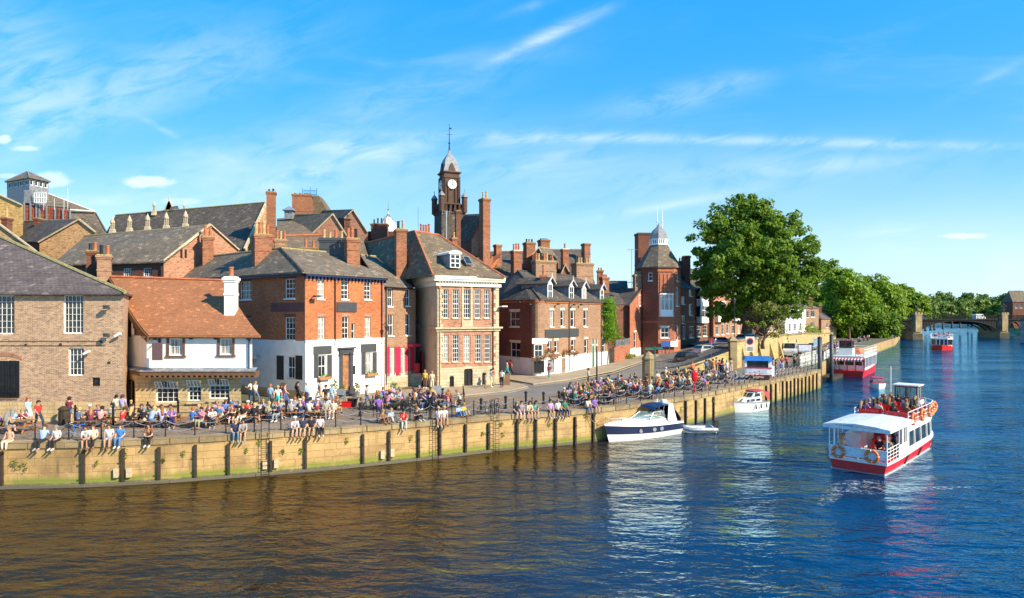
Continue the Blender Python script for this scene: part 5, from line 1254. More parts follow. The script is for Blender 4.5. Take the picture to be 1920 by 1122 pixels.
# yellow brick gables far left
def gableblock(name, label, gx0, ga, gx1, ya, ye0, ye1, yb, d, wall, roofm, ridge_to=None, ridge_y=None, rd=None, eave_to=None, cat='building', verge='stone_ashlar', chim=(), wins=()):
 """gable facing the viewer between gx0..gx1 with apex (ga, ya); the roof runs back to ridge_to"""
 th = bthing(name, R((gx0 + gx1) / 2, 0, d).xy, 2.5, label, cat); m = MB(th.location)
 a = R(gx0, ye0, d); b = R(ga, ya, d + .01); c = R(gx1, ye1, d); lo = R(gx0, yb, d); ro = R(gx1, yb, d)
 m.face([lo, ro, c, b, a]); m.build('gable_wall', M[wall], th)
 rd = rd or d + 14; rt = R(ridge_to, ridge_y, rd) if ridge_to is not None else b + Vector((-6, 14, 0))
 off = rt - b; pl = [[a + Vector((0, -.2, .05)), b + Vector((0, -.2, .05)), rt, a + off]]
 pl.append([b + Vector((0, -.2, .05)), c + Vector((0, -.2, .05)), c + off, rt])
 roof(th, pl, roofm)
 m = MB(th.location)
 for p, q in ((a, b), (c, b)): m.beam(p + Vector((0, -.16, .0)), q + Vector((0, -.16, .0)), .2, .16)
 m.build('verge', M[verge], th); ridge(th, [(b, rt)], 'moss', .12)
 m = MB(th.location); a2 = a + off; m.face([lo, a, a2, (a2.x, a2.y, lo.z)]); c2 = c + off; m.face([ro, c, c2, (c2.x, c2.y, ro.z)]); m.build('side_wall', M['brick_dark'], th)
 for w in wins: Fac(lo.xy, ro.xy, th).win(*w, cut=False, rec=-.05)
 for c in chim: chimney(th, *c[:5], c[5], **(c[6] if len(c) > 6 else {}))
 return th
gableblock('yellow_gable_building', 'yellow brick building with a chopped gable at the left edge', -60, -22, 43, 355, 400, 385, 470, 84, 'brick_yellow', 'slate_dark', -40, 350, 95)
gableblock('brick_gable_building', 'rough brick gable with one pot chimney at the far left', -90, -8, 70, 414, 475, 472, 560, 70, 'brick_sand', 'slate_dark', -30, 414, 85, chim=[(8, 18, 408, 424, 72, 'brick_dark', dict(pots=1, pot='buffpot', ph=1.1, dep=.8))])
th = gableblock('sand_gable_house', 'sandy brick gable with dark slate roof behind the warehouse', 74, 150, 181, 412, 455, 436, 520, 76, 'brick_sand', 'slate_dark', 45, 416, 92, chim=[(27, 35, 414, 430, 88, 'brick_dark', dict(pots=0, dep=1.5)), (72, 79, 410, 422, 86, 'brick_dark', dict(pots=0, dep=1.6))])
# long slate range with brick gable, small sash windows, five ventilators
P = R(100, 0, 66); Q = R(307, 0, 62); zE = zat(491, 62)
th = bthing('slate_range', Q.xy, 2.5, 'long slate roofed brick range with pale brick gable behind the orange roofed pub', 'building'); f = Fac(P.xy, Q.xy, th)
for a, b in ((231, 247), (268, 285)): f.win(a, 503, b, 519, 4, 3, fw=.07, sash=False)
f.win(159, 505, 165, 520, 2, 2); f.wall(6, zE, M['brick_dark']); g = Fac(Q.xy, R(448, 0, 69).xy, th); uA, zA = g.hit(394, 423); g.wall(6, zE - .0, M['brick_rose'])
a = g.world(0, zE); b = g.world(uA, zA); c = g.world(g.L, zat(470, 69)); m = MB(th.location); m.face([a, g.world(g.L, zE), c, b]); m.build('gable_wall', M['brick_rose'], th)
for px in (338, 346):
 g.panel('slit_window', px, 468, px + 4, 484, 'black', .03)
rL = R(160, 441, 76); rL.z = b.z + .1; eL = Vector((P.x, P.y - .3, zE));
roof(th, [[eL, a + Vector((.2, -.35, 0)), b + Vector((.15, -.15, .08)), rL]], 'slate_grey'); roof(th, [[b + Vector((.15, -.1, .08)), c + Vector((.1, 0, .1)), c + Vector((-20, 6, 0)), rL]], 'slate_dark', 'rear_roof')
ridge(th, [(b, rL)], 'moss', .12); m = MB(th.location); m.beam(a + Vector((.1, -.2, .05)), b + Vector((.1, -.2, .1)), .2, .22); m.beam(c + Vector((.1, -.2, .05)), b + Vector((.1, -.2, .1)), .16, .12); m.build('verge', M['stone_ashlar'], th)
f.band('gutter', zE - .15, zE, .25, 'black'); f.pipe(304, 493, 540, 'black')
chimney(th, 378, 401, 444, 488, 64.5, 'brick_orange', dep=1, ang=.5, pots=2, pot='terra', ph=1.1)
# a pair of stacks beside the warehouse roof
th = bthing('twin_chimneys', R(187, 0, 56).xy, 2.5, 'pair of dark brick chimney stacks rising between the warehouse and the orange roof', 'chimney');
chimney(th, 164, 184, 470, 525, 55, 'brick_dark', dep=.9, ang=.35, pots=2, pot=('black', 'terra'), ph=.7, extra=1.5); chimney(th, 182, 210, 478, 528, 54, 'brick_mottled', dep=1., ang=.5, pots=2, pot=('black', 'terra'), ph=.75, extra=1.5)
m = MB(th.location); p = R(190, 0, 56); m.box(p.x - .8, p.x + .8, p.y, p.y + 1.5, 2.5, zat(520, 56)); m.build('wall', M['brick_dark'], th)
# church-like hall with long dark roof and stone turrets
th = bthing('long_hall', R(457, 0, 84).xy, 2.5, 'long hall with steep dark slate roof, brick gable and stone ventilator turrets', 'hall')
a = R(457, 470, 84); b = R(499, 380, 92); bl_ = R(217, 401, 100); bl_.z = b.z - .6; al = R(196, 430, 96); el = R(150, 470, 93)
roof(th, [[R(190, 480, 92), a, b, bl_]], 'slate_dark'); roof(th, [[bl_, R(190, 480, 92), R(180, 470, 108)]], 'slate_dark', 'hip_roof'); ridge(th, [(b, bl_)], 'moss', .14)
m = MB(th.location); e2 = R(530, 470, 99); m.face([a, e2, b]); m.face([R(457, 540, 84), R(530, 540, 99), e2, a]); m.build('gable_wall', M['brick_sand'], th); m = MB(th.location); m.beam(a + Vector((.2, -.2, .1)), b + Vector((.2, -.2, .1)), .25, .4); m.build('verge', M['stone_ashlar'], th)
roof(th, [[b, e2, e2 + Vector((-30, 8, 0)), bl_]], 'slate_dark', 'rear_roof')
def turret(px, y0, y1, d, s=1.):
 h = (y1 - y0) / F * d; p = R(px, y1, d); m = MB(); w = h * .13
 m.prism([(-w * 1.5, -w * 1.5), (w * 1.5, -w * 1.5), (w * 1.5, w * 1.5), (-w * 1.5, w * 1.5)], -.6, h * .12, [(-w, -w), (w, -w), (w, w), (-w, w)])
 for i in range(6): aa = i * math.pi / 3; m.box(w * .8 * math.cos(aa) - w * .18, w * .8 * math.cos(aa) + w * .18, w * .8 * math.sin(aa) - w * .18, w * .8 * math.sin(aa) + w * .18, h * .12, h * .55)
 m.lathe([(w * 1.15, h * .52), (w * 1.2, h * .6), (w, h * .68), (w * .45, h * .85), (w * .12, h * .93), (w * .16, h * .96), (0, h)], n=8)
 m.k = 1; m.lathe([(w * .5, h * .1), (w * .5, h * .55)], n=6)
 return link('stone_turret', m.mesh('stone_turret', [M['stone_ashlar'], M['black']]), th, p - th.location)
for px, y0, y1 in ((211, 406, 433), (243, 403, 430.5), (277, 400, 428.5), (312, 397, 426), (348, 394, 423)): turret(px, y0, y1, 75)
for px, y0, y1 in ((289, 377, 397), (345, 380, 394)): turret(px, y0, y1, 97)
m = MB(th.location); p = R(317, 390, 97); m.face([R(306, 394, 97), R(324, 393, 97), R(317, 376, 97)]); m.prism([(p.x - .6, p.y), (p.x + .6, p.y), (p.x + .6, p.y + .3), (p.x - .6, p.y + .3)], zat(394, 97), zat(376, 97), [(p.x - .1, p.y), (p.x + .1, p.y), (p.x + .1, p.y + .3), (p.x - .1, p.y + .3)]); m.tube([R(317, 378, 97), R(317, 364, 97)], [.15, .05], 5); m.build('gablet', M['stone_ashlar'], th)
roof(th, [[R(320, 388, 97), R(333, 386, 97), R(336, 393, 96.6), R(318, 394, 96.6)]], 'slate_dark', 'vent_roof')
# tall chimney
th = bthing('tall_chimney', R(508, 0, 88).xy, 2.5, 'very tall slim brick chimney rising beside the long hall gable', 'chimney'); chimney(th, 499, 518, 360, 480, 84, 'brick_rose', dep=1.1, ang=.3, pots=2, pot='black', ph=.35, extra=4)
# centre back block
th = gableblock('twin_gable_building', 'brown roofed brick building with pale brick gable behind the corner house', 583, 625, 652, 402, 442, 444, 520, 92, 'brick_rose', 'slate_brown', 540, 404, 110)
gableblock('rear_gable_building', 'brick gable with slate roof, second behind the corner house', 646, 663, 690, 394, 410, 436, 520, 104, 'brick_rose', 'slate_dark', 605, 396, 120, chim=[(648, 656, 409, 440, 100, 'brick_dark', dict(pots=1, pot='black', ph=.6))])
th = bthing('brown_roof_building', R(520, 0, 100).xy, 2.5, 'broad brown slate roof between the tall chimney and the gables', 'building'); roof(th, [[R(519, 446, 88), R(590, 446, 88), R(624, 402, 110), R(519, 410, 110)]], 'slate_brown'); roof(th, [[R(519, 410, 110), R(624, 402, 110), R(624, 450, 120), R(519, 450, 120)]], 'slate_brown', 'rear_roof')
m = MB(th.location); m.face([R(519, 446, 88), R(590, 446, 88), R(590, 520, 88), R(519, 520, 88)]); m.build('wall', M['brick_dark'], th)
m = MB(th.location); p = R(543, 0, 106); w = .65; m.box(p.x - w, p.x + w, p.y - w, p.y + w, zat(412, 106), zat(396, 106)); m.k = 1; m.prism([(p.x - 1, p.y - 1), (p.x + 1, p.y - 1), (p.x + 1, p.y + 1), (p.x - 1, p.y + 1)], zat(396, 106), zat(387, 106), [(p.x - .08, p.y - .08), (p.x + .08, p.y - .08), (p.x + .08, p.y + .08), (p.x - .08, p.y + .08)]); m.tube([(p.x, p.y, zat(388, 106)), (p.x, p.y, zat(381, 106))], .04, 4); m.build('cupola', [M['lead'], M['gmetal']], th)
th = bthing('mansard_tower', R(585, 0, 125).xy, 2.5, 'concave slate mansard tower with iron cresting beside a massive red stack', 'building')
c = R(593, 0, 128); m = MB(th.location)
rows = []
for t, (x0, x1, y) in enumerate(((545, 628, 420), (552, 617, 404), (560, 610, 390), (566, 604, 378), (567, 597, 367))):
 a = R(x0, y, 124); b = R(x1, y, 124); w = (b.x - a.x); rows.append([a, b, b + Vector((0, w * .9, 0)), a + Vector((0, w * .9, 0))])
m.quads(rows, True, False, True); m.build('roof', M['slate_brown'], th)
m = MB(th.location)
for px in (567, 582, 594): m.tube([R(px, 367, 125), R(px, 353 if px != 582 else 351, 125)], .06, 4)
for k in range(15): px = 567 + k * 1.9; m.tube([R(px, 367, 125), R(px, 357, 125)], .03, 4)
m.tube([R(567, 358, 125), R(594, 358, 125)], .05, 4); m.tube([R(567, 365, 125), R(594, 365, 125)], .05, 4); m.build('cresting', M['blue'], th)
chimney(th, 548, 587, 367, 402, 121, 'brick_red', dep=3.2, ang=.2, pots=7, pot='black', ph=.35, extra=5, pr=.2)
# mossy roofs with terracotta ridge behind chimneys
th = bthing('mossy_roof_row', R(600, 0, 76).xy, 2.5, 'mossy roof with red ridge tiles behind the corner house chimneys', 'building')
roof(th, [[R(536, 480, 70), R(690, 480, 74), R(680, 446, 80), R(536, 443, 78)]], 'slate_brown'); ridge(th, [(R(536, 443, 78), R(605, 441, 79))], 'terra', .16)
roof(th, [[R(536, 443, 78), R(680, 446, 80), R(690, 480, 90), R(536, 480, 90)]], 'slate_brown', 'rear_roof')
chimney(th, 514, 539, 449, 468, 72, 'brick_mottled', dep=1, ang=.4, pots=3, pot=('terra', 'buffpot', 'terra'), ph=.9); chimney(th, 565, 596, 465, 474, 70, 'brick_orange', dep=.8, pots=2, pot='terra', ph=.9)
# dome and stack left of the grand house
th = bthing('white_dome', R(730, 0, 130).xy, 2.5, 'small white ribbed dome with thin spire behind the chimney stacks', 'dome')
c = R(728, 428, 130); rr = 15 / F * 130; m = MB(); m.lathe([(rr, -6), (rr, -.2), (rr * 1.02, 0), (rr * .97, .5 * rr * .6), (rr * .78, rr * .75), (rr * .5, rr * 1.15), (rr * .25, rr * 1.45), (.12, rr * 1.75), (.1, rr * 2.1)], n=14); link('lead_dome', m.mesh('lead_dome', M['frame']), th, c - th.location)
m = MB()
for k in range(14): a = 2 * math.pi * k / 14; m.tube([(r * math.cos(a), r * math.sin(a), z) for r, z in ((rr * 1.0, .2), (rr * .82, rr * .72), (rr * .54, rr * 1.15), (rr * .27, rr * 1.48), (.12, rr * 1.75))], .06, 4)
m.tube([(0, 0, rr * 2), (0, 0, rr * 3.6)], [.1, .02], 5); m.lathe([(0, -.2), (.22, 0), (0, .2)], (0, 0, rr * 2.3), 6); link('ribs', m.mesh('ribs', M['lead']), th, c - th.location)
th = bthing('red_parapet_building', R(712, 0, 110).xy, 2.5, 'dark brick parapet with a four pot stack in front of the white dome', 'building'); chimney(th, 697, 727, 420, 438, 105, 'brick_dark', dep=1.3, pots=4, pot=('black', 'black', 'black', 'terra'), ph=.8);
a = R(680, 0, 106); b = R(760, 0, 106); m = MB(th.location); m.box(a.x, b.x, 106, 108, 2.5, zat(434, 106)); m.build('wall', M['brick_dark'], th)
p = R(784, 434, 90); m = MB(); m.tube([(0, 0, -1), (0, 0, 3.4)], .025, 4); o = m.build('thin_aerial', M['blue'], None, loc=p); tag(o, 'thin whip aerial standing behind the grand house ridge', 'aerial')
# clock tower
dt = 96; c = R(842.5, 0, dt); th = bthing('clock_tower', c.xy, 2.5, 'dark brown clock tower with white dials, lead cupola and tall weathervane', 'clock tower')
aT = RAD(24); hw = 3.1 / 2 * 1.0
def sq(h, z, ang=aT): return [(c.x + math.cos(ang) * x * h - math.sin(ang) * y * h, c.y + math.sin(ang) * x * h + math.cos(ang) * y * h, z) for x, y in ((-1, -1), (1, -1), (1, 1), (-1, 1))]
W_ = 39 / F * dt; hs_ = W_ / 2 / (math.cos(aT) + math.sin(aT)); z = lambda y: zat(y, dt)
m = MB(th.location); m.quads([sq(hs_ * 1.0, z(390)), sq(hs_, z(328))], True, True, True); m.quads([sq(hs_ * 1.1, z(337)), sq(hs_ * 1.1, z(334))], True, True, True); m.quads([sq(hs_ * 1.12, z(328)), sq(hs_ * 1.22, z(326)), sq(hs_ * 1.22, z(325))], True, True, True)
sc_ = sq(hs_, 0)
for i in range(4):
 a = Vector(sc_[i]); b = Vector(sc_[(i + 1) % 4]); n = ((a + b) / 2 - Vector((c.x, c.y, 0))).normalized() * .09
 for k in (.06, .28, .72, .94): p = a.lerp(b, k) + n; m.box(p.x - .1, p.x + .1, p.y - .1, p.y + .1, z(388), z(356 if .2 < k < .8 else 338))
m.build('brick_shaft', M['brick_soot'], th)
m = MB(th.location); m.quads([sq(hs_ * 1.55, z(470)), sq(hs_ * 1.5, z(404))], True, True, True); m.build('tower_base', M['slate_dark'], th)
m = MB(th.location); m.quads([sq(hs_ * 1.55, z(404)), sq(hs_ * 1.62, z(403)), sq(hs_ * 1.62, z(401))], True, True, True); m.quads([sq(hs_ * 1.5, z(388)), sq(hs_ * 1.6, z(387)), sq(hs_ * 1.6, z(385))], True, True, True); m.quads([sq(hs_ * 1.1, z(402)), sq(hs_ * 1.1, z(386))], True, True, True)
s0 = sq(hs_ * 1.45, 0)
for i in range(4):
 for k in range(5): p = Vector(s0[i]).lerp(Vector(s0[(i + 1) % 4]), k / 5); m.box(p.x - .13, p.x + .13, p.y - .13, p.y + .13, z(402), z(388))
m.build('balustrade', M['brick_soot'], th)
for k, p in enumerate(sq(hs_ * 1.5, 0)):
 m = MB(); zb = z(386); m.lathe([(.42, -1.2), (.42, .9), (.5, 1.0), (.5, 1.1)], n=8); m.k = 1; m.lathe([(.5, 1.1), (.42, 1.35), (.2, 1.6), (.05, 1.8), (.05, 2.3)], n=8)
 link('corner_turret', m.mesh('corner_turret', [M['brick_soot'], M['lead']]), th, Vector((p[0], p[1], zb)) - th.location)
m = MB(th.location); hh = z(285) - z(326)
m.quads([sq(hs_ * r, z(326) + hh * t) for t, r in ((0, 1.15), (.1, 1.0), (.25, .88), (.45, .82), (.62, .68), (.78, .42), (.92, .16), (1.1, .07), (1.3, .05))], True, True, True); m.build('lead_cupola', M['lead'], th)
for i in range(4):
 a = Vector(sc_[i]); b = Vector(sc_[(i + 1) % 4]); mid = (a + b) / 2; n = (mid - Vector((c.x, c.y, 0))); n.z = 0; n.normalize(); ang = math.atan2(n.x, -n.y)
 ct = mid + n * .12; ct.z = z(349); rr = 8.6 / F * dt
 m = MB(); m.M = Matrix.Rotation(RAD(90), 4, 'X'); m.lathe([(rr * 1.13, 0), (rr * 1.13, .06)], n=24); o = link('clock_rim', m.mesh('clock_rim', M['black']), th, ct - th.location, ang)
 m = MB(); m.M = Matrix.Rotation(RAD(90), 4, 'X'); m.lathe([(rr, .06), (rr, .1)], n=24); dl = link('clock_dial', m.mesh('clock_dial', M['frame']), o)
 m = MB()
 for k in range(12):
  aa = k * math.pi / 6; m.M = Matrix.Rotation(aa, 4, 'Y'); m.box(-.035, .035, -.125, -.1, rr * .74, rr * .95)
 m.M = Matrix.Rotation(RAD(122), 4, 'Y'); m.box(-.05, .05, -.14, -.12, 0, rr * .52)     # hour hand near four
 m.M = Matrix.Rotation(RAD(2), 4, 'Y'); m.box(-.035, .035, -.15, -.13, 0, rr * .8)
 link('clock_hands', m.mesh('clock_hands', M['black']), dl)
 m = MB(); m.M = Matrix.Rotation(ang, 4, 'Z'); g0 = [(-.7, 0, 0), (.7, 0, 0), (.35, 0, .8), (0, 0, 1.5), (-.35, 0, .8)]
 m.quads([[(x, y, zz) for x, _, zz in g0] for y in (-.1, .6)], True, True, True); link('gablet', m.mesh('gablet', M['brick_soot']), th, mid + Vector((0, 0, z(327))) - th.location)
m = MB(); m.tube([(0, 0, -.3), (0, 0, 1.6), (0, 0, 4.2)], [.16, .07, .03], 6); m.lathe([(.03, -.15), (.2, 0), (.03, .15)], (0, 0, 1.3), 8)
m.tube([(-.45, 0, 2.6), (.45, 0, 2.6)], .03, 4); m.tube([(0, -.45, 2.6), (0, .45, 2.6)], .03, 4); m.box(-.05, .35, -.02, .02, 3.4, 3.6); link('weathervane', m.mesh('weathervane', M['char']), th, Vector((c.x, c.y, z(285))) - th.location)
# stone gable, roof and tall stack right of the clock tower
th = gableblock('court_building', 'steep slate roofed red brick building joined to the clock tower', 884, 903, 908, 406, 447, 402, 480, 90, 'brick_rose', 'slate_dark', 866, 406, 97, verge='brick_dark')
roof(th, [[R(862, 456, 92), R(884, 449, 90), R(902, 405, 90.2), R(863, 406, 96)]], 'slate_dark', 'front_roof')
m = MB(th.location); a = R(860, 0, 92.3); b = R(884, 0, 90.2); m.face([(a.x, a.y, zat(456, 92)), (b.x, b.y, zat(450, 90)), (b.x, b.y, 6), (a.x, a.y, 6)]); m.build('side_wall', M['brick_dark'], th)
chimney(th, 899, 918.5, 373, 470, 89, 'brick_red', dep=1.2, ang=.55, pots=2, pot=('buffpot', 'buffpot'), ph=.9, extra=3); chimney(th, 853, 864, 395, 450, 86, 'brick_dark', dep=.8, ang=.3, pots=0, extra=3); chimney(th, 845, 857, 446, 462, 82, 'brick_orange', dep=.8, ang=.4, pots=1, pot='buffpot', ph=.6, extra=2)
m = MB(); m.tube([(0, 0, 0), (0, 0, 4.6)], .07, 5)
for k in range(4): m.tube([(-.5 + k * .3, 0, 4.2), (-.5 + k * .3, 0, 4.7)], .025, 4)
m.tube([(-.6, 0, 4.5), (.7, 0, 4.5)], .03, 4); o = m.build('mast_aerial', M['gmetal'], None, loc=R(837, 465, 80)); tag(o, 'pale aerial mast in front of the clock tower base', 'aerial')
# roofscape between clock tower and octagonal tower
def roofrow(name, label, pts, mt='slate_dark', wall='brick_dark', chim=(), kneel=None, dip=6.):
 th = bthing(name, (pts[0].x, pts[0].y), 2.5, label, 'building'); roof(th, [pts], mt)
 a, b = pts[0], pts[1]; c_, d_ = pts[2], pts[3]
 roof(th, [[d_, c_, c_ + Vector((0, dip, -dip * .7)), d_ + Vector((0, dip, -dip * .7))]], mt, 'rear_roof')
 m = MB(th.location); m.face([(a.x, a.y, 3), (b.x, b.y, 3), b, a]); m.face([(b.x, b.y, 3), (c_.x, c_.y + dip, 3), (c_.x, c_.y + dip, c_.z - dip * .7), c_, b]); m.build('wall', M[wall], th)
 ridge(th, [(c_, d_)], 'moss' if mt == 'slate_dark' else 'terra')
 for c in chim: chimney(th, *c[:5], c[5], **(c[6] if len(c) > 6 else {}))
 return th
t1 = roofrow('back_roof_row', 'dark slate roof with raised brick party wall right of the clock tower', [R(862, 522, 88), R(985, 522, 92), R(984, 471, 106), R(868, 473, 102)],
 chim=[(926, 940, 459, 492, 96, 'brick_orange', dict(dep=.9, ang=.5, pots=0, extra=2)), (958, 978, 470, 508, 92, 'brick_rose', dict(dep=1.2, ang=.4, pots=3, ph=.95, extra=1.5, cap='cream', label='banded pale brick stack with three pots')), (981.5, 1003, 455, 498, 97, 'brick_red', dict(dep=1.3, ang=.4, pots=3, pot=('black', 'terra', 'black'), ph=.5, extra=3)), (1009, 1030, 450, 468, 104, 'brick_red', dict(dep=1.6, ang=.3, pots=5, pot='black', ph=.25, extra=4))])
m = MB(t1.location); m.beam(R(917, 502, 91), R(932, 470, 100), .5, .5); m.face([R(917, 502, 90.8), R(927, 502, 90.8), R(940, 478, 94), R(932, 470, 98)]); m.build('party_wall', M['brick_orange'], t1)
gableblock('small_gable', 'little white edged gable between tall stacks in the roofscape', 998, 1010, 1024, 464, 478, 490, 540, 94, 'brick_dark', 'slate_grey', 1035, 468, 100)
t2 = roofrow('ridge_roof_row', 'dark slate roof with long straight ridge behind the dormers', [R(1030, 520, 100), R(1115, 530, 104), R(1096, 468, 116), R(1034, 468, 112)],
 chim=[(1052, 1066, 467, 498, 98, 'brick_rose', dict(dep=1.0, ang=.3, pots=1, ph=.8, extra=1.5, cap='cream', label='banded pink brick stack with one red pot')), (1091, 1106, 457, 490, 110, 'brick_red', dict(dep=1.3, ang=.35, pots=0, extra=2)), (1072, 1112, 494, 535, 94, 'brick_mottled', dict(dep=1.6, ang=.4, pots=6, pot=('black', 'buffpot', 'buffpot'), ph=.9, extra=2, pr=.18, label='broad stack with six pots')), (1120, 1130, 507, 530, 104, 'brick_red', dict(dep=.9, pots=2, ph=.4)), (1125, 1141, 520, 538, 97, 'brick_red', dict(dep=1.1, ang=.3, pots=4, pot='terra', ph=.45))])
gableblock('chimney_gable', 'small red brick gable carrying a banded stack behind the dormers', 1050, 1060, 1072, 496, 519, 519, 545, 96.5, 'brick_red', 'slate_dark', 1058, 499, 104, verge='stone_ashlar')
roofrow('low_slate_roof', 'low slate roof behind the gabled house', [R(1120, 571, 97), R(1181, 571, 99), R(1176, 528, 112), R(1128, 528, 112)])
# ---------- trees ----------
import numpy as np
NR = np.random.default_rng(11)
def leafcloud(name, clumps, n, size, mt, parent, origin, out=.6):
 """clumps: (centre, radii); n leaves per clump; leaves lie as small folded quads scattered through the clump"""
 C = np.array([list(c) for c, _ in clumps]); Rr = np.array([list(r) for _, r in clumps]); k = len(clumps) * n
 d = NR.normal(size=(k, 3)); d /= np.linalg.norm(d, axis=1)[:, None]; rad = NR.random(k) ** .45
 idx = np.repeat(np.arange(len(clumps)), n); p = C[idx] + d * rad[:, None] * Rr[idx]
 nrm = d * out + NR.normal(size=(k, 3)) * .5 + np.array([.25, -.2, .4]); nrm /= np.linalg.norm(nrm, axis=1)[:, None]
 a = np.cross(nrm, NR.normal(size=(k, 3))); a /= np.linalg.norm(a, axis=1)[:, None]; b = np.cross(nrm, a)
 s = size * NR.uniform(.6, 1.3, k)[:, None]
 v = np.stack([p - a * s * .5, p + b * s * .34, p + a * s * .6, p - b * s * .34], 1).reshape(-1, 3) - np.array(list(origin))
 me = bpy.data.meshes.new(name); me.vertices.add(4 * k); me.vertices.foreach_set('co', v.ravel()); me.loops.add(4 * k)
 me.loops.foreach_set('vertex_index', np.arange(4 * k)); me.polygons.add(k); me.polygons.foreach_set('loop_start', np.arange(0, 4 * k, 4)); me.polygons.foreach_set('loop_total', np.full(k, 4))
 me.update(); me.validate(); me.materials.append(M[mt]); return link(name, me, parent)
def tree(name, label, px, pb, d, lobes, nclump, nleaf, size, mt='leaf', tr=.5, group=None, branches=(), lean=0., zb=None, clr=.17):
 base = R(px, pb, d)
 if zb is not None: base.z = zb
 th = thing(name, base, label, 'tree', group); cl = []; tot = sum(l[2] ** 2 for l in lobes)
 for l in lobes:
  c = R(l[0], l[1], d + (l[4] if len(l) > 4 else 0)); rx = l[2] / F * d; rz = (l[3] if len(l) > 3 and l[3] else l[2]) / F * d
  for _ in range(max(5, int(nclump * l[2] ** 2 / tot))):
   v = Vector((rnd.gauss(0, 1), rnd.gauss(0, 1), rnd.gauss(0, 1))).normalized() * (rnd.random() ** .3)
   q = c + Vector((v.x * rx, v.y * rx, v.z * rz)); s = rx * clr * rnd.uniform(.7, 1.7) + size * .8; cl.append((q, (s * 1.15, s * 1.15, s * .75)))
 leafcloud('crown', cl, nleaf, size, mt, th, base)
 m = MB(base); top = sum((R(l[0], l[1], d) for l in lobes), Vector()) / len(lobes)
 f1 = base.lerp(top, .35) + Vector((lean, 0, 0)); m.tube([base - Vector((0, 0, .6)), base + Vector((0, 0, .5)), base.lerp(f1, .6), f1, base.lerp(top, .8)], [tr * 1.5, tr * 1.05, tr * .9, tr * .8, tr * .3], 9)
 lb = sorted(lobes, key=lambda l: -l[2])[:7]
 for l in lb:
  c = R(l[0], l[1], d + (l[4] if len(l) > 4 else 0)); s = base.lerp(f1, rnd.uniform(.7, 1.)); mid = s.lerp(c, .5) + Vector((0, 0, -.08 * (c - s).length)); m.tube([s, mid, c], [tr * .5, tr * .3, tr * .08], 6)
 for br in branches: m.tube([R(*b) for b in br[0]], br[1], 7)
 m.build('trunk', M['bark'], th, True); return th
big = [(1380, 425, 56), (1342, 452, 44), (1332, 505, 36), (1422, 432, 56), (1468, 452, 52), (1498, 484, 36), (1402, 500, 74), (1458, 520, 58), (1494, 545, 32), (1366, 552, 40), (1432, 566, 42), (1412, 398, 30), (1314, 478, 20), (1326, 545, 26), (1476, 578, 24), (1388, 384, 22), (1516, 502, 20), (1345, 585, 18), (1384, 590, 24), (1440, 418, 26, 0, -3), (1400, 470, 40, 0, -6), (1360, 500, 34, 0, -6), (1455, 490, 34, 0, -6), (1508, 455, 18), (1345, 425, 18), (1520, 530, 14)]
tree('plane_tree', 'huge dark green plane tree towering over the retaining wall', 1402, 640, 102, big, 620, 105, .52, 'leaf', 1.25, zb=4.8,
     branches=(([(1412, 600, 101), (1436, 575, 101), (1452, 540, 101)], [.8, .6, .3]), ([(1398, 605, 102), (1385, 560, 102), (1360, 520, 102)], [.7, .5, .2]), ([(1424, 628, 101), (1446, 596, 101), (1470, 560, 100)], [.55, .5, .2])), clr=.14)
tree('small_tree', 'small yellowish green tree with thin limbs right of the plane trunk', 1430, 638, 94, [(1430, 590, 26), (1452, 585, 24), (1468, 600, 18), (1412, 612, 14), (1450, 612, 20)], 60, 45, .34, 'leaf_y', .22, zb=5.2)
row = [('dark_tree', 'tall dark tree crown directly behind the plane tree', 1545, 215, [(1545, 530, 42), (1530, 560, 34), (1562, 575, 40), (1548, 500, 22)], 'leaf'),
       ('broad_tree', 'broad bright green tree, second in the riverside row', 1592, 190, [(1590, 545, 44), (1575, 520, 26), (1612, 560, 34), (1580, 585, 34)], 'leaf_b'),
       ('round_tree', 'rounded bright tree in the middle of the riverside row', 1640, 212, [(1640, 545, 36), (1655, 560, 34), (1622, 530, 20), (1638, 580, 36)], 'leaf_b'),
       ('sunlit_tree', 'sunlit tree near the bridge end of the row', 1680, 234, [(1668, 562, 30), (1660, 540, 20), (1680, 574, 20)], 'leaf_b'),
       ('end_tree', 'last lower tree of the row beside the bridge', 1712, 290, [(1702, 560, 28), (1719, 570, 22), (1688, 552, 24), (1728, 584, 13), (1700, 586, 22)], 'leaf_b'),
       ('bank_tree', 'spreading tree hanging over the riverside promenade', 1640, 200, [(1632, 595, 34), (1608, 600, 28), (1660, 600, 26), (1648, 618, 22), (1588, 612, 22), (1672, 612, 18), (1680, 598, 14)], 'leaf'),
       ('promenade_tree', 'dark leafy tree behind the brick houses by the promenade', 1575, 205, [(1578, 605, 30), (1556, 598, 26), (1600, 618, 18), (1535, 580, 24)], 'leaf')]
for nm, lb, px, d, lo, mt in row: tree('riverside_tree', lb, px, 636, d, [(a_, b_ + 7, c_ * .95) for a_, b_, c_ in lo], 190, 60, d * .0044, mt, .45, 'trees along the riverside promenade', zb=2.5, clr=.16)
names = ['tall', 'rounded', 'broad', 'dark', 'pale', 'bushy', 'leaning', 'low', 'wide', 'dense', 'soft', 'ragged', 'upright', 'spreading', 'small', 'thick']
fx = [(1735, 572, 15, 330), (1752, 568, 15, 350), (1768, 560, 13, 420), (1768, 580, 16, 380), (1785, 572, 17, 400), (1800, 580, 15, 420), (1815, 566, 13, 480), (1822, 575, 15, 450), (1838, 574, 14, 460), (1852, 578, 13, 480), (1868, 572, 14, 500), (1885, 566, 14, 470), (1880, 580, 15, 440), (1745, 588, 12, 340), (1900, 560, 12, 380), (1842, 562, 9, 520)]
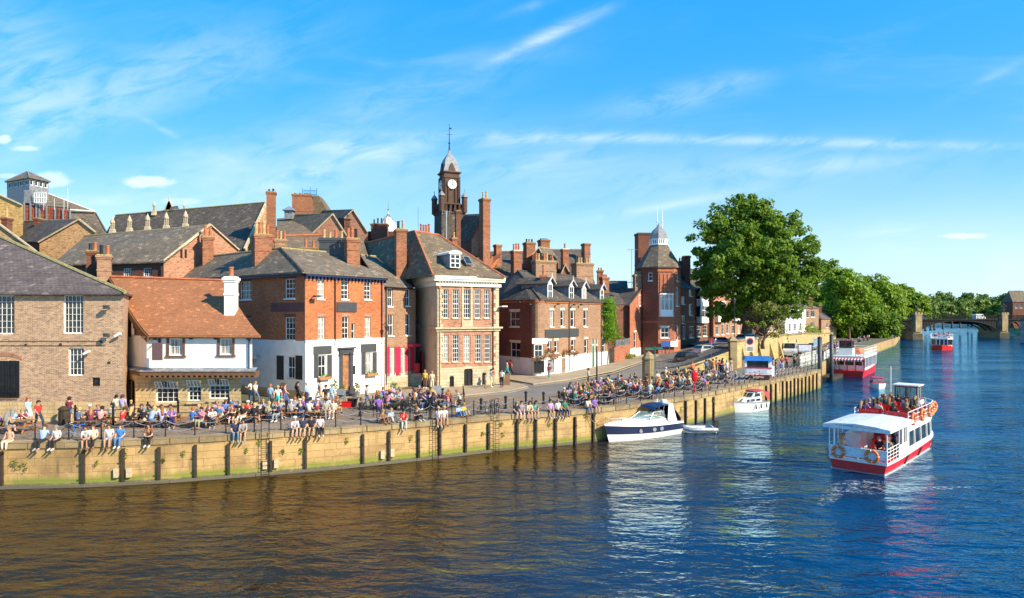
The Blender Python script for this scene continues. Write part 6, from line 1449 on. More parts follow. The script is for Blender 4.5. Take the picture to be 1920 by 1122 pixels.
for i, (px, py, r, d) in enumerate(fx):
 side = 'left of the second bridge pier' if px < 1850 else 'near the right bank houses'
 tree('distant_tree', names[i] + ' distant tree above the bridge ' + side, px, 600, d, [(px, py, r), (px - r * .6, py + r * .5, r * .7), (px + r * .6, py + r * .4, r * .7)], 46, 34, d * .0042, 'leaf_far', .5, 'distant trees beyond the bridge', zb=2.0, clr=.2)
m = MB(); cl = []
for i in range(70): px = 1560 + i * 6; d = rnd.uniform(560, 700); cl.append((R(px, 588 + rnd.uniform(-6, 4), d), (9, 9, 6)))
o = leafcloud('far_woodland', cl, 70, 3.4, 'leaf_far', None, (0, 0, 0)); struct(o, 'stuff'); o['label'] = 'far low woodland along the horizon behind the bridge';
cl = [(R(px, 640 + rnd.uniform(-8, 6), 182), (2.4, 2.4, 1.8)) for px in range(1512, 1532, 3)]
shrub(1519, 625, 150, 2.0, 2.4, 500, 'leaf_b', 'bright green hedge bush above the lane wall', .4); shrub(1534, 628, 160, 1.6, 2.2, 300, 'leaf_b', 'narrow bright bush beside the end house', .4)
shrub(1462, 628, 112, 1.6, 1.4, 300, 'leaf_y', 'pale bush on top of the retaining wall', .3)

# ---------- iron arch bridge ----------
a = G(1703, 636, 0); b = G(1863, 634, 0); t = (b - a).normalized(); n = Vector((t.y, -t.x, 0)); ang = math.atan2(t.y, t.x); SP = (b - a).length
th = thing('arch_bridge', (a.x, a.y, 0), 'dark iron arch bridge with castellated stone piers crossing the river', 'bridge'); th.rotation_euler = (0, 0, ang)
zd = zat(600, 262); zpz = zat(591, 262); pw = 2.6
def span(x0, x1, zs, zc):
 m = MB(); N = 28
 for y in (-3.5, -1, 1.5, 4):
  rows = []
  for i in range(N + 1):
   u = i / N * 2 - 1; x = x0 + (x1 - x0) * i / N; z = zs + (zc - zs) * math.sqrt(max(0, 1 - u * u * .98)); rows.append([(x, y, z), (x, y, z + .5), (x, y + .3, z + .5), (x, y + .3, z)])
  m.quads(rows, True, True, True)
  if y in (-3.5,):
   for i in range(1, N):
    u = i / N * 2 - 1; x = x0 + (x1 - x0) * i / N; z = zs + (zc - zs) * math.sqrt(max(0, 1 - u * u * .98)) + .5
    if zd - z > .1: m.box(x - .1, x + .1, y + .05, y + .2, z, zd)
   m.quads([[(x0 + (x1 - x0) * i / N, y + .18, min(zd, zs + (zc - zs) * math.sqrt(max(0, 1 - (i / N * 2 - 1) ** 2 * .98)) + .4)), (x0 + (x1 - x0) * i / N, y + .18, zd)] for i in range(N + 1)], False)
 return link('arch_span', m.mesh('arch_span', M['iron']), th)
span(-15, -pw, 2.4, zd - .9); span(pw, SP - pw, 2.4, zd - .6); span(SP + pw, SP + 14, 2.4, zd - .9)
m = MB(); m.box(-22, SP + 40, -3.8, 4.4, zd - .25, zd); link('deck', m.mesh('deck', M['iron']), th)
m = MB()
for y in (-3.8, 4.2):
 m.box(-22, SP + 40, y, y + .15, zpz - .12, zpz); m.box(-22, SP + 40, y, y + .12, zd, zd + .15)
 for i in range(140): x = -22 + i * (SP + 62) / 140; m.box(x, x + .16, y, y + .12, zd, zpz)
link('parapet', m.mesh('parapet', M['iron']), th)
for k, x in enumerate((0, SP)):
 m = MB(); m.prism([(x - 2.6, -4.6), (x, -6.6), (x + 2.6, -4.6), (x + 2.6, 5), (x, 7), (x - 2.6, 5)], -2, 2.4); m.box(x - 2, x + 2, -4.4, 5, 2.4, zd + .3); m.prism([(x - 1.6, -4.9), (x + 1.6, -4.9), (x + 1.6, -3.4), (x - 1.6, -3.4)], 3, zpz + .5)
 for px in (-1.9, -.5, .9): m.box(x + px, x + px + .9, -5.0, -4.2, zpz + .5, zpz + 1.1)
 m.box(x - 2.1, x + 2.1, -5.0, -3.4, zpz + .1, zpz + .5); link('stone_pier', m.mesh('stone_pier', M['stone_coping']), th)
 m = MB(); m.tube([(x, -4.2, zpz + 1), (x, -4.2, zpz + 4)], [.25, .1], 6)
 for s in (-1, 0, 1): m.tube([(x, -4.2, zpz + 2.2), (x + s * 1.1, -4.2, zpz + 2.6), (x + s * 1.1, -4.2, zpz + 3)], .08, 4); m.lathe([(.12, 0), (.35, .6), (.1, .9), (0, 1.1)], (x + s * 1.1, -4.2, zpz + (3 if s else 3.8)), 6)
 link('lamp_standard', m.mesh('lamp_standard', M['char']), th)
# right bank houses
house('bank_house', 'dark red brick gabled house on the right bank above the bridge end', 1899, 300, 1932, 300, 4, 566, 'brick_dark', 'slate_grey', 546, [(1903, 570, 1908, 578), (1912, 570, 1917, 578)], gable=False, hip=.1)
th_, f_ = house('boathouse', 'pale blue boathouse at the right edge beside the bridge', 1913, 225, 1940, 215, 0.4, 601, 'lead', 'slate_dark', 588, [(1915, 606, 1918, 622)], hip=0)
# ---------- vehicles ----------
def loft(m, secs): m.quads(secs, True, True, True)
CAR = {}
def car(kind, p, ang, col, label, cat='car', grp=None, roofc=None, zoff=0.):
 t = thing(kind, p, label, cat, grp, ang)
 van = kind == 'parked_van'; L, Wd = (5.2, 1.95) if van else (4.2, 1.72); w = Wd / 2
 m = MB()
 if van: prof = [(-2.6, .35), (-2.6, 2.25), (-2.45, 2.35), (1.1, 2.35), (1.75, 1.45), (2.5, 1.15), (2.6, .9), (2.6, .35)]
 else: prof = [(-2.1, .3), (-2.1, .75), (-2.0, .95), (-1.85, .98), (1.0, .92), (1.9, .74), (2.08, .62), (2.1, .3)]
 def side(s, pr, wy, top=.0): return [(x, s * (wy - (.12 if z > .9 else 0) * (1 if van else 0)), z) for x, z in pr]
 m.quads([[(x, -w, z) for x, z in prof], [(x, w, z) for x, z in prof]], True, True, True)
 if not van:
  cab = [(-1.95, .93), (-1.55, 1.38), (-.9, 1.45), (.25, 1.42), (1.05, .9)]
  m.quads([[(x, -w * (1 if z < 1 else .82), z) for x, z in cab], [(x, w * (1 if z < 1 else .82), z) for x, z in cab]], True, True, True)
 b = link('body', m.mesh('body', M['carpaint']), t); b.color = col + (1,)
 m = MB()
 if van:
  m.face([(1.14, -.8, 2.26), (1.14, .8, 2.26), (1.77, .86, 1.5), (1.77, -.86, 1.5)])
  for q in m.v: q.x += .02; q.z += .015
  for s in (-1, 1): m.face([(.3, s * (w + .01), 1.4), (1.5, s * (w + .01), 1.4), (1.05, s * (w + .01), 2.1), (.3, s * (w + .01), 2.1)])
 else:
  for s in (-1, 1): m.face([(-1.6, s * (w + .005), .97), (.85, s * (w + .005), .97), (.2, s * (w * .84 + .01), 1.34), (-1.4, s * (w * .84 + .01), 1.34)])
  m.face([(1.0, -.7, .97), (1.0, .7, .97), (.32, .62, 1.39), (.32, -.62, 1.39)]); m.face([(-1.93, -.7, 1.0), (-1.93, .7, 1.0), (-1.6, .62, 1.36), (-1.6, -.62, 1.36)])
  for q in m.v[8:12]: q.x += .04
  for q in m.v[12:16]: q.x -= .04
 link('windows', m.mesh('windows', M['pane']), t)
 for x in (-L * .3, L * .31):
  for s in (-1, 1):
   m = MB(); m.M = Matrix.Translation((x, s * (w - .08), .32)) @ Matrix.Rotation(RAD(90), 4, 'X'); m.lathe([(.22, -.11), (.32, -.11), (.32, .11), (.22, .11)], n=12); o = link('wheel', m.mesh('wheel', M['rubber']), t)
   m.v = []; m.f = []; m.mi = []; m.lathe([(.2, -.12), (.2, .12)], n=10); link('rim', m.mesh('rim', M['gmetal']), o)
 for s in (-1, 1):
  m = MB(); x = L / 2; m.box(x - .12, x + .01, s * .62 - .18, s * .62 + .18, .58, .72) if not van else m.box(x - .12, x + .01, s * .72 - .15, s * .72 + .15, .85, 1.1)
  link('headlight', m.mesh('headlight', M['frame']), t); m = MB(); m.box(-x - .01, -x + .1, s * .7 - .12, s * .7 + .12, .6 if not van else 1., .8 if not van else 1.4); link('tail_light', m.mesh('tail_light', M['red']), t)
 m = MB(); m.box(L / 2 - .02, L / 2 + .02, -.26, .26, .38, .5); m.box(-L / 2 - .02, -L / 2 + .02, -.26, .26, .5, .62); link('number_plate', m.mesh('number_plate', M['frame']), t)
 return t
def P_(px, py, d, z): q = R(px, py, d); q.z = z; return q
car('parked_car', P_(1292, 0, 88, 3.05), RAD(215) + math.pi, (.015, .018, .022), 'black saloon car parked at the foot of the ramp', grp='cars on the upper road')
car('parked_car', P_(1325, 0, 94, 3.75), RAD(30), (.5, .52, .54), 'silver hatchback parked behind the black saloon on the ramp', grp='cars on the upper road')
car('parked_car', P_(1352, 0, 104, 4.6), RAD(20), (.12, .22, .42), 'blue estate car parked highest on the ramp', grp='cars on the upper road')
car('parked_car', P_(1404, 0, 97, 5.3), RAD(30), (.1, .3, .38), 'teal car roof showing over the retaining wall', grp='cars on the upper road')
car('parked_van', P_(1482, 0, 109, 2.53), RAD(242), (.75, .75, .75), 'white panel van parked on the lane below the wall', 'van')
car('parked_car', P_(1508, 0, 118, 2.53), RAD(240), (.75, .76, .78), 'white car parked behind the van on the lane', grp='cars along the lane')
car('parked_car', P_(1521, 0, 131, 2.53), RAD(240), (.6, .62, .65), 'light grey car parked further along the lane', grp='cars along the lane')
car('parked_car', P_(1531, 0, 141, 2.53), RAD(240), (.08, .14, .25), 'dark blue car parked farthest along the lane', grp='cars along the lane')
zb_ = zat(600, 262)
car('parked_van', P_(1835, 0, 268, zb_), ang, (.78, .78, .78), 'white van driving across the bridge', 'van'); car('parked_car', P_(1687, 0, 259, zb_), ang, (.5, .52, .55), 'silver car crossing the bridge near the trees', grp='cars on the bridge')
car('parked_car', P_(1716, 0, 261, zb_), ang, (.05, .1, .2), 'dark blue car crossing the bridge by the first pier', grp='cars on the bridge'); car('parked_car', P_(1728, 0, 262, zb_), ang, (.06, .1, .1), 'dark green car crossing the bridge behind the blue one', grp='cars on the bridge')

# ---------- boats ----------
def buoy(par, p, ax, R_=.34, nm='lifebuoy'):
 m = MB(); m.torus((0, 0, 0), R_, .085, ax, 18, 6); o = link(nm, m.mesh(nm, M['orangebuoy'], True), par, p)
 m = MB(); a = Vector(ax).orthogonal().normalized(); b = Vector(ax).cross(a)
 for k in range(4): d = a * math.cos(k * math.pi / 2 + .7) + b * math.sin(k * math.pi / 2 + .7); m.torus(d * R_, .095, .02, d.cross(Vector(ax)), 8, 4)
 link('grab_band', m.mesh('grab_band', M['frame']), o); return o
def rail(par, pts, h, n=3, r=.025, posts=True, mt='frame', name='railing', gap=1.0):
 m = MB(); pts = [Vector(p) for p in pts]
 for k in range(n): z = h * (k + 1) / n; m.tube([p + Vector((0, 0, z)) for p in pts], r, 5)
 for a, b in zip(pts, pts[1:]):
  q = max(1, round((b - a).length / gap))
  for i in range(q + 1): p = a.lerp(b, i / q); m.tube([p, p + Vector((0, 0, h))], r, 5)
 return link(name, m.mesh(name, M[mt]), par)
def hullsec(L, B, bow, z0, z1, flare=.12, stern=.9, N=16):
 out = []
 for i in range(N + 1):
  x = L * i / N; f = 1 - max(0, (x - (L - bow)) / bow) ** 2.2; w = B / 2 * (stern + (1 - stern) * min(1, x / 2)) * max(f, .02)
  out.append((x, w))
 return out
def hull(par, L, B, bow, z0, z1, mt, name='hull', sheer=.0, tuck=.82, stern=.94, rake=0.):
 m = MB(); ws = hullsec(L, B, bow, z0, z1, stern=stern); rows = []
 for x, w in ws:
  s = sheer * (x / L) ** 2; xr = x + rake * (x / L) ** 3
  rows.append([(x, -w * tuck, z0), (xr, -w, z1 + s), (xr, w, z1 + s), (x, w * tuck, z0)])
 m.quads(rows, True, True, True); return link(name, m.mesh(name, M[mt] if isinstance(mt, str) else mt), par)
def bpos(par, x, y, z=0.): return par.matrix_world_l @ Vector((x, y, z)) if hasattr(par, 'matrix_world_l') else Matrix.Translation(par.location) @ Matrix.Rotation(par.rotation_euler.z, 4, 'Z') @ Vector((x, y, z))
# the big trip boat in the foreground
Rs = Vector((22.1, 37.6, 0)); hd = Vector((.70, .714, 0)).normalized(); lf = Vector((-hd.y, hd.x, 0)); BA = math.atan2(hd.y, hd.x)
TB = thing('trip_boat', Rs + lf * 1.65, 'large red and white trip boat with open top deck heading away in the foreground', 'trip boat', None, BA)
hull(TB, 13.2, 3.3, 4.2, -.5, .62, 'red', 'hull', .35, .86)
m = MB()
for x, w in hullsec(13.2, 3.36, 4.2, 0, 0, stern=.94): pass
ws = hullsec(13.25, 3.4, 4.2, 0, 0, stern=.94); m.quads([[(x, -w, .62 + .35 * (x / 13.2) ** 2), (x, -w, .74 + .35 * (x / 13.2) ** 2), (x, w, .74 + .35 * (x / 13.2) ** 2), (x, w, .62 + .35 * (x / 13.2) ** 2)] for x, w in ws], True, True, True); link('rubbing_strake', m.mesh('rubbing_strake', M['boatwhite']), TB)
m = MB(); m.quads([[(x, -w * .9 - .02, -.02), (x, -w * .93 - .02, .1), (x, w * .93 + .02, .1), (x, w * .9 + .02, -.02)] for x, w in ws], True, True, True); link('waterline_stripe', m.mesh('waterline_stripe', M['boatwhite']), TB)
for k in range(3):    # black diagonal stripes on the side
 x = 3.4 + k * 3.0; w0 = 1.66; m = MB(); m.quads([[(x, -w0 * .93, .08), (x + .3, -w0 * .93, .08), (x + .62, -w0 - .02, .62), (x + .32, -w0 - .02, .62)], [(x, -w0 * .93 - .04, .08), (x + .3, -w0 * .93 - .04, .08), (x + .62, -w0 - .05, .62), (x + .32, -w0 - .05, .62)]], True, True, True); link('hull_stripe', m.mesh('hull_stripe', M['rubber']), TB)
# saloon with sloping window band
m = MB(); cs = [(4.2, 1.6), (9.5, 1.6), (11.2, 1.35), (12.4, .75)]
def saloon(z0, z1, k0, k1): m.quads([[(x - (z0 - .7) * (.0 if i < 3 else .25), -w * k0, z0) for i, (x, w) in enumerate(cs)] + [(x, w * k0, z0) for x, w in reversed(cs)], [(x - (.35 if i == 3 else 0), -w * k1, z1) for i, (x, w) in enumerate(cs)] + [(x - (.35 if i == 0 else 0), w * k1, z1) for i, (x, w) in enumerate(reversed(cs))]], True, True, True)
saloon(.7, 1.02, 1, .99); saloon(1.95, 2.3, .95, .95); link('saloon', m.mesh('saloon', M['boatwhite']), TB)
m = MB(); saloon(1.02, 1.95, .97, .93); g = link('saloon_glass', m.mesh('saloon_glass', M['pane']), TB)
m = MB()
for s in (-1, 1):
 for k in range(5): x = 4.3 + k * 1.45; w = 1.6 if x < 9.5 else 1.6 - (x - 9.5) * .16; m.beam((x, s * w * .985, 1.0), (x + .12, s * w * .945, 1.97), .05, .05)
link('window_bars', m.mesh('window_bars', M['boatwhite']), g)
m = MB(); m.prism([(4.0, -1.62), (9.6, -1.62), (11.3, -1.38), (12.3, -.7), (12.3, .7), (11.3, 1.38), (9.6, 1.62), (4.0, 1.62)], 2.3, 2.42); link('top_deck', m.mesh('top_deck', M['boatwhite']), TB)
rail(TB, [(4.2, -1.58, 2.42), (9.6, -1.58, 2.42), (11.2, -1.34, 2.42), (12.2, -.65, 2.42), (12.2, .65, 2.42), (11.2, 1.34, 2.42), (9.6, 1.58, 2.42), (4.2, 1.58, 2.42)], .85, 3, .022)
for x in (5.0, 7.1, 9.0, 9.9): buoy(TB, (x, -1.68 if x < 9.5 else -1.6, 2.78), (0, 1, 0))
buoy(TB, (10.8, -1.5, 2.85), (.2, 1, 0))
for k in range(8):      # rows of red slatted seats
 x = 4.5 + k * .68
 for s in (-1, 1):
  m = MB(); y0, y1 = (.22, 1.42) if s > 0 else (-1.42, -.22); m.box(x, x + .38, y0, y1, 2.82, 2.87); m.beam((x - .04, y0, 3.12), (x - .04, y1, 3.12), .05, .16); m.beam((x - .02, y0, 2.95), (x - .02, y1, 2.95), .05, .12)
  for y in (y0 + .05, y1 - .05): m.box(x, x + .05, y - .03, y + .03, 2.42, 3.0); m.box(x + .3, x + .35, y - .03, y + .03, 2.42, 2.84)
  link('bench_seat', m.mesh('bench_seat', M['red']), TB)
# wheelhouse
wh = link('wheelhouse', None, TB, (10.1, .1, 2.72)); m = MB(); m.box(-.15, 1.25, -.85, .85, -.3, .55); link('base', m.mesh('base', M['boatwhite']), wh)
m = MB()
for x, y in ((0, -.7), (0, .7), (1.1, -.7), (1.1, .7), (0, 0), (1.1, 0), (.55, -.7), (.55, .7)): m.box(x - .04, x + .04, y - .04, y + .04, .55, 1.6)
m.box(-.06, 1.16, -.76, .76, .55, .66); m.box(-.06, 1.16, -.76, .76, 1.5, 1.6); m.v = m.v
link('window_frame', m.mesh('window_frame', M['maroon']), wh); m = MB()
for y in (-.7, .7): m.box(.04, 1.06, y - .01, y + .01, .66, 1.5)
for x in (0, 1.1): m.box(x - .01, x + .01, -.66, .66, .66, 1.5)
link('wheelhouse_glass', m.mesh('wheelhouse_glass', M['screen']), wh); m = MB(); m.box(-.15, 1.25, -.85, .85, 1.6, 1.68); link('wheelhouse_roof', m.mesh('wheelhouse_roof', M['boatwhite']), wh)
m = MB(); m.tube([(-.3, .9, 0), (-.3, .9, 3.0)], .02, 4); link('whip_aerial', m.mesh('whip_aerial', M['frame']), wh)
# open stern deck
m = MB(); m.box(.1, 4.2, -1.55, 1.55, .66, .76); link('stern_deck', m.mesh('stern_deck', M['red']), TB)
m = MB()
for k in range(3): m.box(-.04, .02, -1.6, 1.6, .92 + k * .17, 1.07 + k * .17)
m.box(-.02, .01, -1.58, 1.58, .9, 1.42); m.box(-.05, .03, -1.62, 1.62, .74, .82); m.box(-.08, .06, -1.64, 1.64, 1.42, 1.5)
for y in (-1.58, -.8, 0, .8, 1.58): m.box(-.02, .04, y - .03, y + .03, .74, 1.45)
link('stern_boards', m.mesh('stern_boards', mat('pale_blue_white_paint', col=(.6, .66, .72), rough=.4)), TB)
buoy(TB, (-.14, 1.05, 1.12), (1, 0, 0), .32); buoy(TB, (-.14, -.82, 1.12), (1, 0, 0), .34)
m = MB(); rows = []
for y, dz in ((-1.85, 0), (-1.1, .12), (0, .18), (1.1, .12), (1.85, 0)): rows.append([(-.35, y, 2.8 + dz), (4.35, y, 2.8 + dz), (4.35, y, 2.7 + dz), (-.35, y, 2.7 + dz)])
m.quads(rows, True, True, True); m.box(-.36, -.3, -1.86, 1.86, 2.6, 2.78)
for s in (-1, 1): m.box(-.35, 4.35, s * 1.85 - .03, s * 1.85 + .03, 2.62, 2.78)
link('canopy', m.mesh('canopy', mat('canopy_grey_white', col=(.62, .66, .69), rough=.45)), TB)
m = MB()
for x, y in ((0, -1.6), (0, 1.6), (0, 1.3), (.7, 1.6), (1.4, 1.6), (0, -1.58), (2.8, -1.62), (3.4, -1.62), (4.1, -1.62), (4.1, 1.6), (2.1, 1.6)): m.tube([(x, y, .76), (x, y, 2.74)], .03, 5)
link('canopy_posts', m.mesh('canopy_posts', M['boatwhite']), TB); rail(TB, [(.05, -1.6, .76), (2.2, -1.62, .76)], .85, 4, .02, gap=.5); rail(TB, [(.05, 1.6, .76), (3.9, 1.6, .76)], .85, 3, .02, gap=.8)
m = MB()
for x0, x1 in ((2.1, 2.9), (2.95, 3.7), (3.75, 4.15)): m.box(x0, x1, -1.65, -1.6, .76, 1.5); m.box(x0, x0 + .07, -1.65, -1.6, 1.5, 2.45); m.box(x1 - .07, x1, -1.65, -1.6, 1.5, 2.45)
m.box(3.9, 4.2, -1.6, -.35, .76, 2.45); m.box(3.9, 4.2, .35, 1.6, .76, 2.45); m.box(3.86, 3.9, -1.2, -.5, .95, 2.2); m.box(3.86, 3.9, .5, 1.2, .95, 2.2)
link('cabin_bulkhead', m.mesh('cabin_bulkhead', M['boatwhite']), TB)
m = MB()
for k in range(8): m.box(3.2 + k * .22, 3.45 + k * .22, -.34, .34, .76 + k * .22, .98 + k * .22)
link('stairs', m.mesh('stairs', M['red']), TB)
m = MB(); m.box(.5, 2.4, .9, 1.4, .76, 1.2); m.prism([(1.5, .5), (3.4, .5), (3.4, 1.5), (1.5, 1.5)], .76, 1.9, [(2.4, .6), (3.4, .6), (3.4, 1.5), (2.4, 1.5)]); link('engine_casing', m.mesh('engine_casing', M['boatwhite']), TB)
m = MB(); m.box(.4, .75, -1.1, 1.1, 1.1, 1.16); m.box(1.7, 2.0, -1.3, .2, 1.1, 1.16)
for y in (-1, 0, 1): m.box(.45, .6, y - .05, y + .05, .76, 1.1);
link('stern_bench', m.mesh('stern_bench', M['maroon']), TB)

TB.scale = (1.16, 1, 1)
def ferry(label, pos, ang, L, B, awn=True, detail=True):
 t = thing('trip_boat', pos, label, 'trip boat', None, ang)
 hull(t, L, B, L * .22, -.4, 1.0, 'red', 'hull', .4, .9, .98); h = B / 2
 m = MB(); m.prism([(2, -h * .94), (L * .86, -h * .9), (L * .93, -h * .5), (L * .93, h * .5), (L * .86, h * .9), (2, h * .94)], 1.02, 1.4); m.prism([(0, -h), (L * .86, -h), (L * .95, -h * .5), (L * .95, h * .5), (L * .86, h), (0, h)], 2.95, 3.25); link('cabin', m.mesh('cabin', M['boatwhite']), t)
 m = MB(); m.prism([(2, -h * .93), (L * .85, -h * .89), (L * .92, -h * .5), (L * .92, h * .5), (L * .85, h * .89), (2, h * .93)], 1.4, 2.95); g = link('cabin_glass', m.mesh('cabin_glass', M['pane']), t)
 m = MB(); n = 9
 for s in (-1, 1):
  for i in range(n): x = 2 + (L * .85 - 2) * i / (n - 1); m.box(x - .14, x + .14, s * h * .95 - .05, s * h * .95 + .05, 1.4, 2.95)
 for y in (-.8, -.3, .3, .8): m.box(L * .91, L * .935, y * h * .62 - .09, y * h * .62 + .09, 1.4, 2.95); m.box(1.9, 2.0, y * h - .08, y * h + .08, 1.1, 2.95)
 m.box(1.9, 2, -h * .9, h * .9, 1.02, 1.7); link('window_bars', m.mesh('window_bars', M['boatwhite']), g)
 rail(t, [(0, -h, 3.25), (L * .86, -h, 3.25), (L * .94, -h * .5, 3.25), (L * .94, h * .5, 3.25), (L * .86, h, 3.25), (0, h, 3.25), (0, -h, 3.25)], 1.0, 2, .04, gap=1.2)
 rail(t, [(.1, -h, 1.0), (.1, h, 1.0)], .8, 3, .03); m = MB()
 for y in (-h, -h / 2, 0, h / 2, h): m.tube([(.1, y, 1), (.1, y, 3)], .06, 5)
 link('stern_posts', m.mesh('stern_posts', M['maroon']), t)
 return t
fr0 = G(1620, 709, 0); fh = Vector((.6, .8, 0)); fl_ = Vector((-.8, .6, 0)); fa_ = math.atan2(.8, .6)
MBt = ferry('moored red and white trip boat with striped awning at the landing', fr0 + fl_ * 2.3, fa_, 16, 4.6)
m = MB()
for k in range(22): y = -2.35 + k * 4.7 / 22; m.k = k % 2; m.quads([[(-.9, y, 2.75), (.9, y, 3.22)], [(-.9, y + 4.7 / 22, 2.75), (.9, y + 4.7 / 22, 3.22)]], False); m.quads([[(-.9, y, 2.75), (-.9, y, 2.5)], [(-.9, y + 4.7 / 22, 2.75), (-.9, y + 4.7 / 22, 2.5)]], False)
link('striped_awning', m.mesh('striped_awning', [M['red'], M['boatwhite']]), MBt)
w2 = link('wheelhouse', None, MBt, (3.2, .6, 3.25)); m = MB(); m.box(-1, 1, -1, 1, 0, 1.1); link('base', m.mesh('base', M['boatwhite']), w2); m = MB(); m.box(-.9, .9, -.85, .85, 1.1, 2.2); link('wheelhouse_glass', m.mesh('wheelhouse_glass', M['pane']), w2); m = MB(); m.box(-1, 1, -.95, .95, 2.2, 2.32)
for x, y in ((-.9, -.85), (-.9, .85), (.9, .85), (.9, -.85), (-.9, 0)): m.box(x - .06, x + .06, y - .06, y + .06, 1.1, 2.2)
link('window_frame', m.mesh('window_frame', M['maroon']), w2)
m = MB(); m.prism([(6, -1), (10, -1), (10, 1), (6, 1)], 3.3, 4.2, [(6.5, -.6), (9.5, -.6), (9.5, .6), (6.5, .6)]); link('orange_liferaft_cover', m.mesh('orange_liferaft_cover', M['orangebuoy']), MBt)
q = G(1766, 657, 0); FB = ferry('distant trip boat packed with passengers coming from under the bridge', q + Vector((.556, .83, 0)).normalized() * 15.5, math.atan2(-.83, -.556), 16, 5.2)
m = MB(); m.box(13.2, 13.4, -1, 1, 3.1, 4.1); link('bow_board', m.mesh('bow_board', M['boatwhite']), FB)
for k in range(5): m = MB(); m.box(3 + k * 2, 3.5 + k * 2, -2, 2, 3.6, 4.1); link('bench_seat', m.mesh('bench_seat', M['red']), FB)
# small red self drive boat
def redboat(label, pos, ang, grp=None, s=1.):
 t = thing('day_boat', pos, label, 'day boat', grp, ang); hull(t, 4.2 * s, 1.9 * s, 1.7, -.3, .5, 'boatwhite', 'hull', .25, .75, .9, .3)
 m = MB(); m.prism([(1.5, -.75), (3.1, -.65), (3.1, .65), (1.5, .75)], .5, .75); m.prism([(0.1, -.85), (1.5, -.85), (1.5, .85), (.1, .85)], .5, .8); link('cockpit_sides', m.mesh('cockpit_sides', M['pink']), t)
 m = MB(); m.prism([(1.4, -.72), (3.0, -.6), (3.0, .6), (1.4, .72)], .75, 1.2, [(1.4, -.66), (2.5, -.5), (2.5, .5), (1.4, .66)]); link('windscreen', m.mesh('windscreen', M['screen']), t)
 m = MB(); m.prism([(.5, -.78), (2.6, -.6), (2.6, .6), (.5, .78)], 1.2, 1.3);
 for x, y in ((.6, -.7), (.6, .7), (2.5, -.5), (2.5, .5)): m.tube([(x, y, .7), (x, y, 1.22)], .03, 4)
 link('canopy', m.mesh('canopy', M['pink']), t); return t
redboat('small red and white day boat motoring towards us', G(1641, 729, 0) + Vector((2.0, 3.2, 0)), math.atan2(-.85, -.42))
for i, (px, py, lb) in enumerate(((1640, 648, 'nearest of the moored red hire boats'), (1647, 645, 'second of the moored red hire boats'), (1654, 641.5, 'third of the moored red hire boats'), (1661, 638.5, 'farthest of the moored red hire boats'), (1633, 652, 'white hulled hire boat moored against the promenade'))):
 redboat(lb, G(px, py, 0), RAD(62), 'red hire boats moored by the promenade', 1.5)
# navy and white motor yacht
YD = Vector((-5.94, -4.4, 0)).normalized(); YT = thing('motor_yacht', Vector((13.0, 52.4, 0)), 'sleek white and navy motor yacht with dark canopy moored at the quay', 'motor yacht', None, math.atan2(YD.y, YD.x))
L = 7.1
def ysec(x): f = max(0, (x - 2.5) / (L - 2.5)); return 1.28 * (1 - f ** 2.3)
def band(name, z0, z1, k0, k1, mt, sh=.35, x0=0, rk=.5, off=0.):
 m = MB(); rows = []
 for i in range(19):
  x = x0 + (L - x0) * i / 18; w = max(.02, ysec(x)); s = sh * (x / L) ** 2; r_ = rk * (x / L) ** 3
  rows.append([(x + r_ * z0, -w * k0 - off, z0 + s * z0), (x + r_ * z1, -w * k1 - off, z1 + s * z1), (x + r_ * z1, w * k1 + off, z1 + s * z1), (x + r_ * z0, w * k0 + off, z0 + s * z0)])
 m.quads(rows, True, True, True); return link(name, m.mesh(name, M[mt], True if name == 'x' else False), YT)
band('lower_hull', -.4, .42, .7, .95, 'gel'); band('navy_topsides', .42, .92, .95, 1.0, 'navy'); band('gunwale', .92, 1.04, 1.03, 1.0, 'gel')
m = MB(); rows = []
for i in range(13):
 x = 1.6 + (L - 1.6) * i / 12; w = max(.02, ysec(x)) * .9; h = 1.04 + .36 * (x / L) ** 2 * 1.04; tp = .48 * (1 - ((x - 1.6) / (L - 1.6)) ** 2); r_ = .5 * (x / L) ** 3
 rows.append([(x + r_, -w, h), (x + r_, -w * .8, h + tp * .7), (x + r_, 0, h + tp), (x + r_, w * .8, h + tp * .7), (x + r_, w, h)])
m.quads(rows, True, True, True); link('foredeck', m.mesh('foredeck', M['gel'], True), YT)
m = MB()
for x in (2.6, 3.4, 4.7):
 for s in (-1, 1): m.M = Matrix.Translation((x, s * (ysec(x) * .985 + .0), .7)) @ Matrix.Rotation(RAD(90), 4, 'X'); m.lathe([(.15, -.03), (.15, .03)], n=12, sx=1.4)
m.M = Matrix(); link('portholes', m.mesh('portholes', M['gmetal']), YT)
m = MB(); m.quads([[(1.9, -1.05, 1.5), (3.6, -.95, 1.42), (4.9, 0, 1.5), (3.6, .95, 1.42), (1.9, 1.05, 1.5)], [(1.9, -.9, 1.95), (3.0, -.78, 1.95), (3.7, 0, 1.98), (3.0, .78, 1.95), (1.9, .9, 1.95)]], False); ws_ = link('windscreen', m.mesh('windscreen', M['screen']), YT)
m = MB(); m.tube([(1.9, -.9, 1.95), (3.0, -.78, 1.95), (3.7, 0, 1.98), (3.0, .78, 1.95), (1.9, .9, 1.95)], .03, 5)
for a, b in (((3.6, -.95, 1.42), (3.0, -.78, 1.95)), ((4.9, 0, 1.5), (3.7, 0, 1.98)), ((3.6, .95, 1.42), (3.0, .78, 1.95))): m.tube([a, b], .03, 5)
link('windscreen_frame', m.mesh('windscreen_frame', M['gmetal']), ws_)
m = MB()
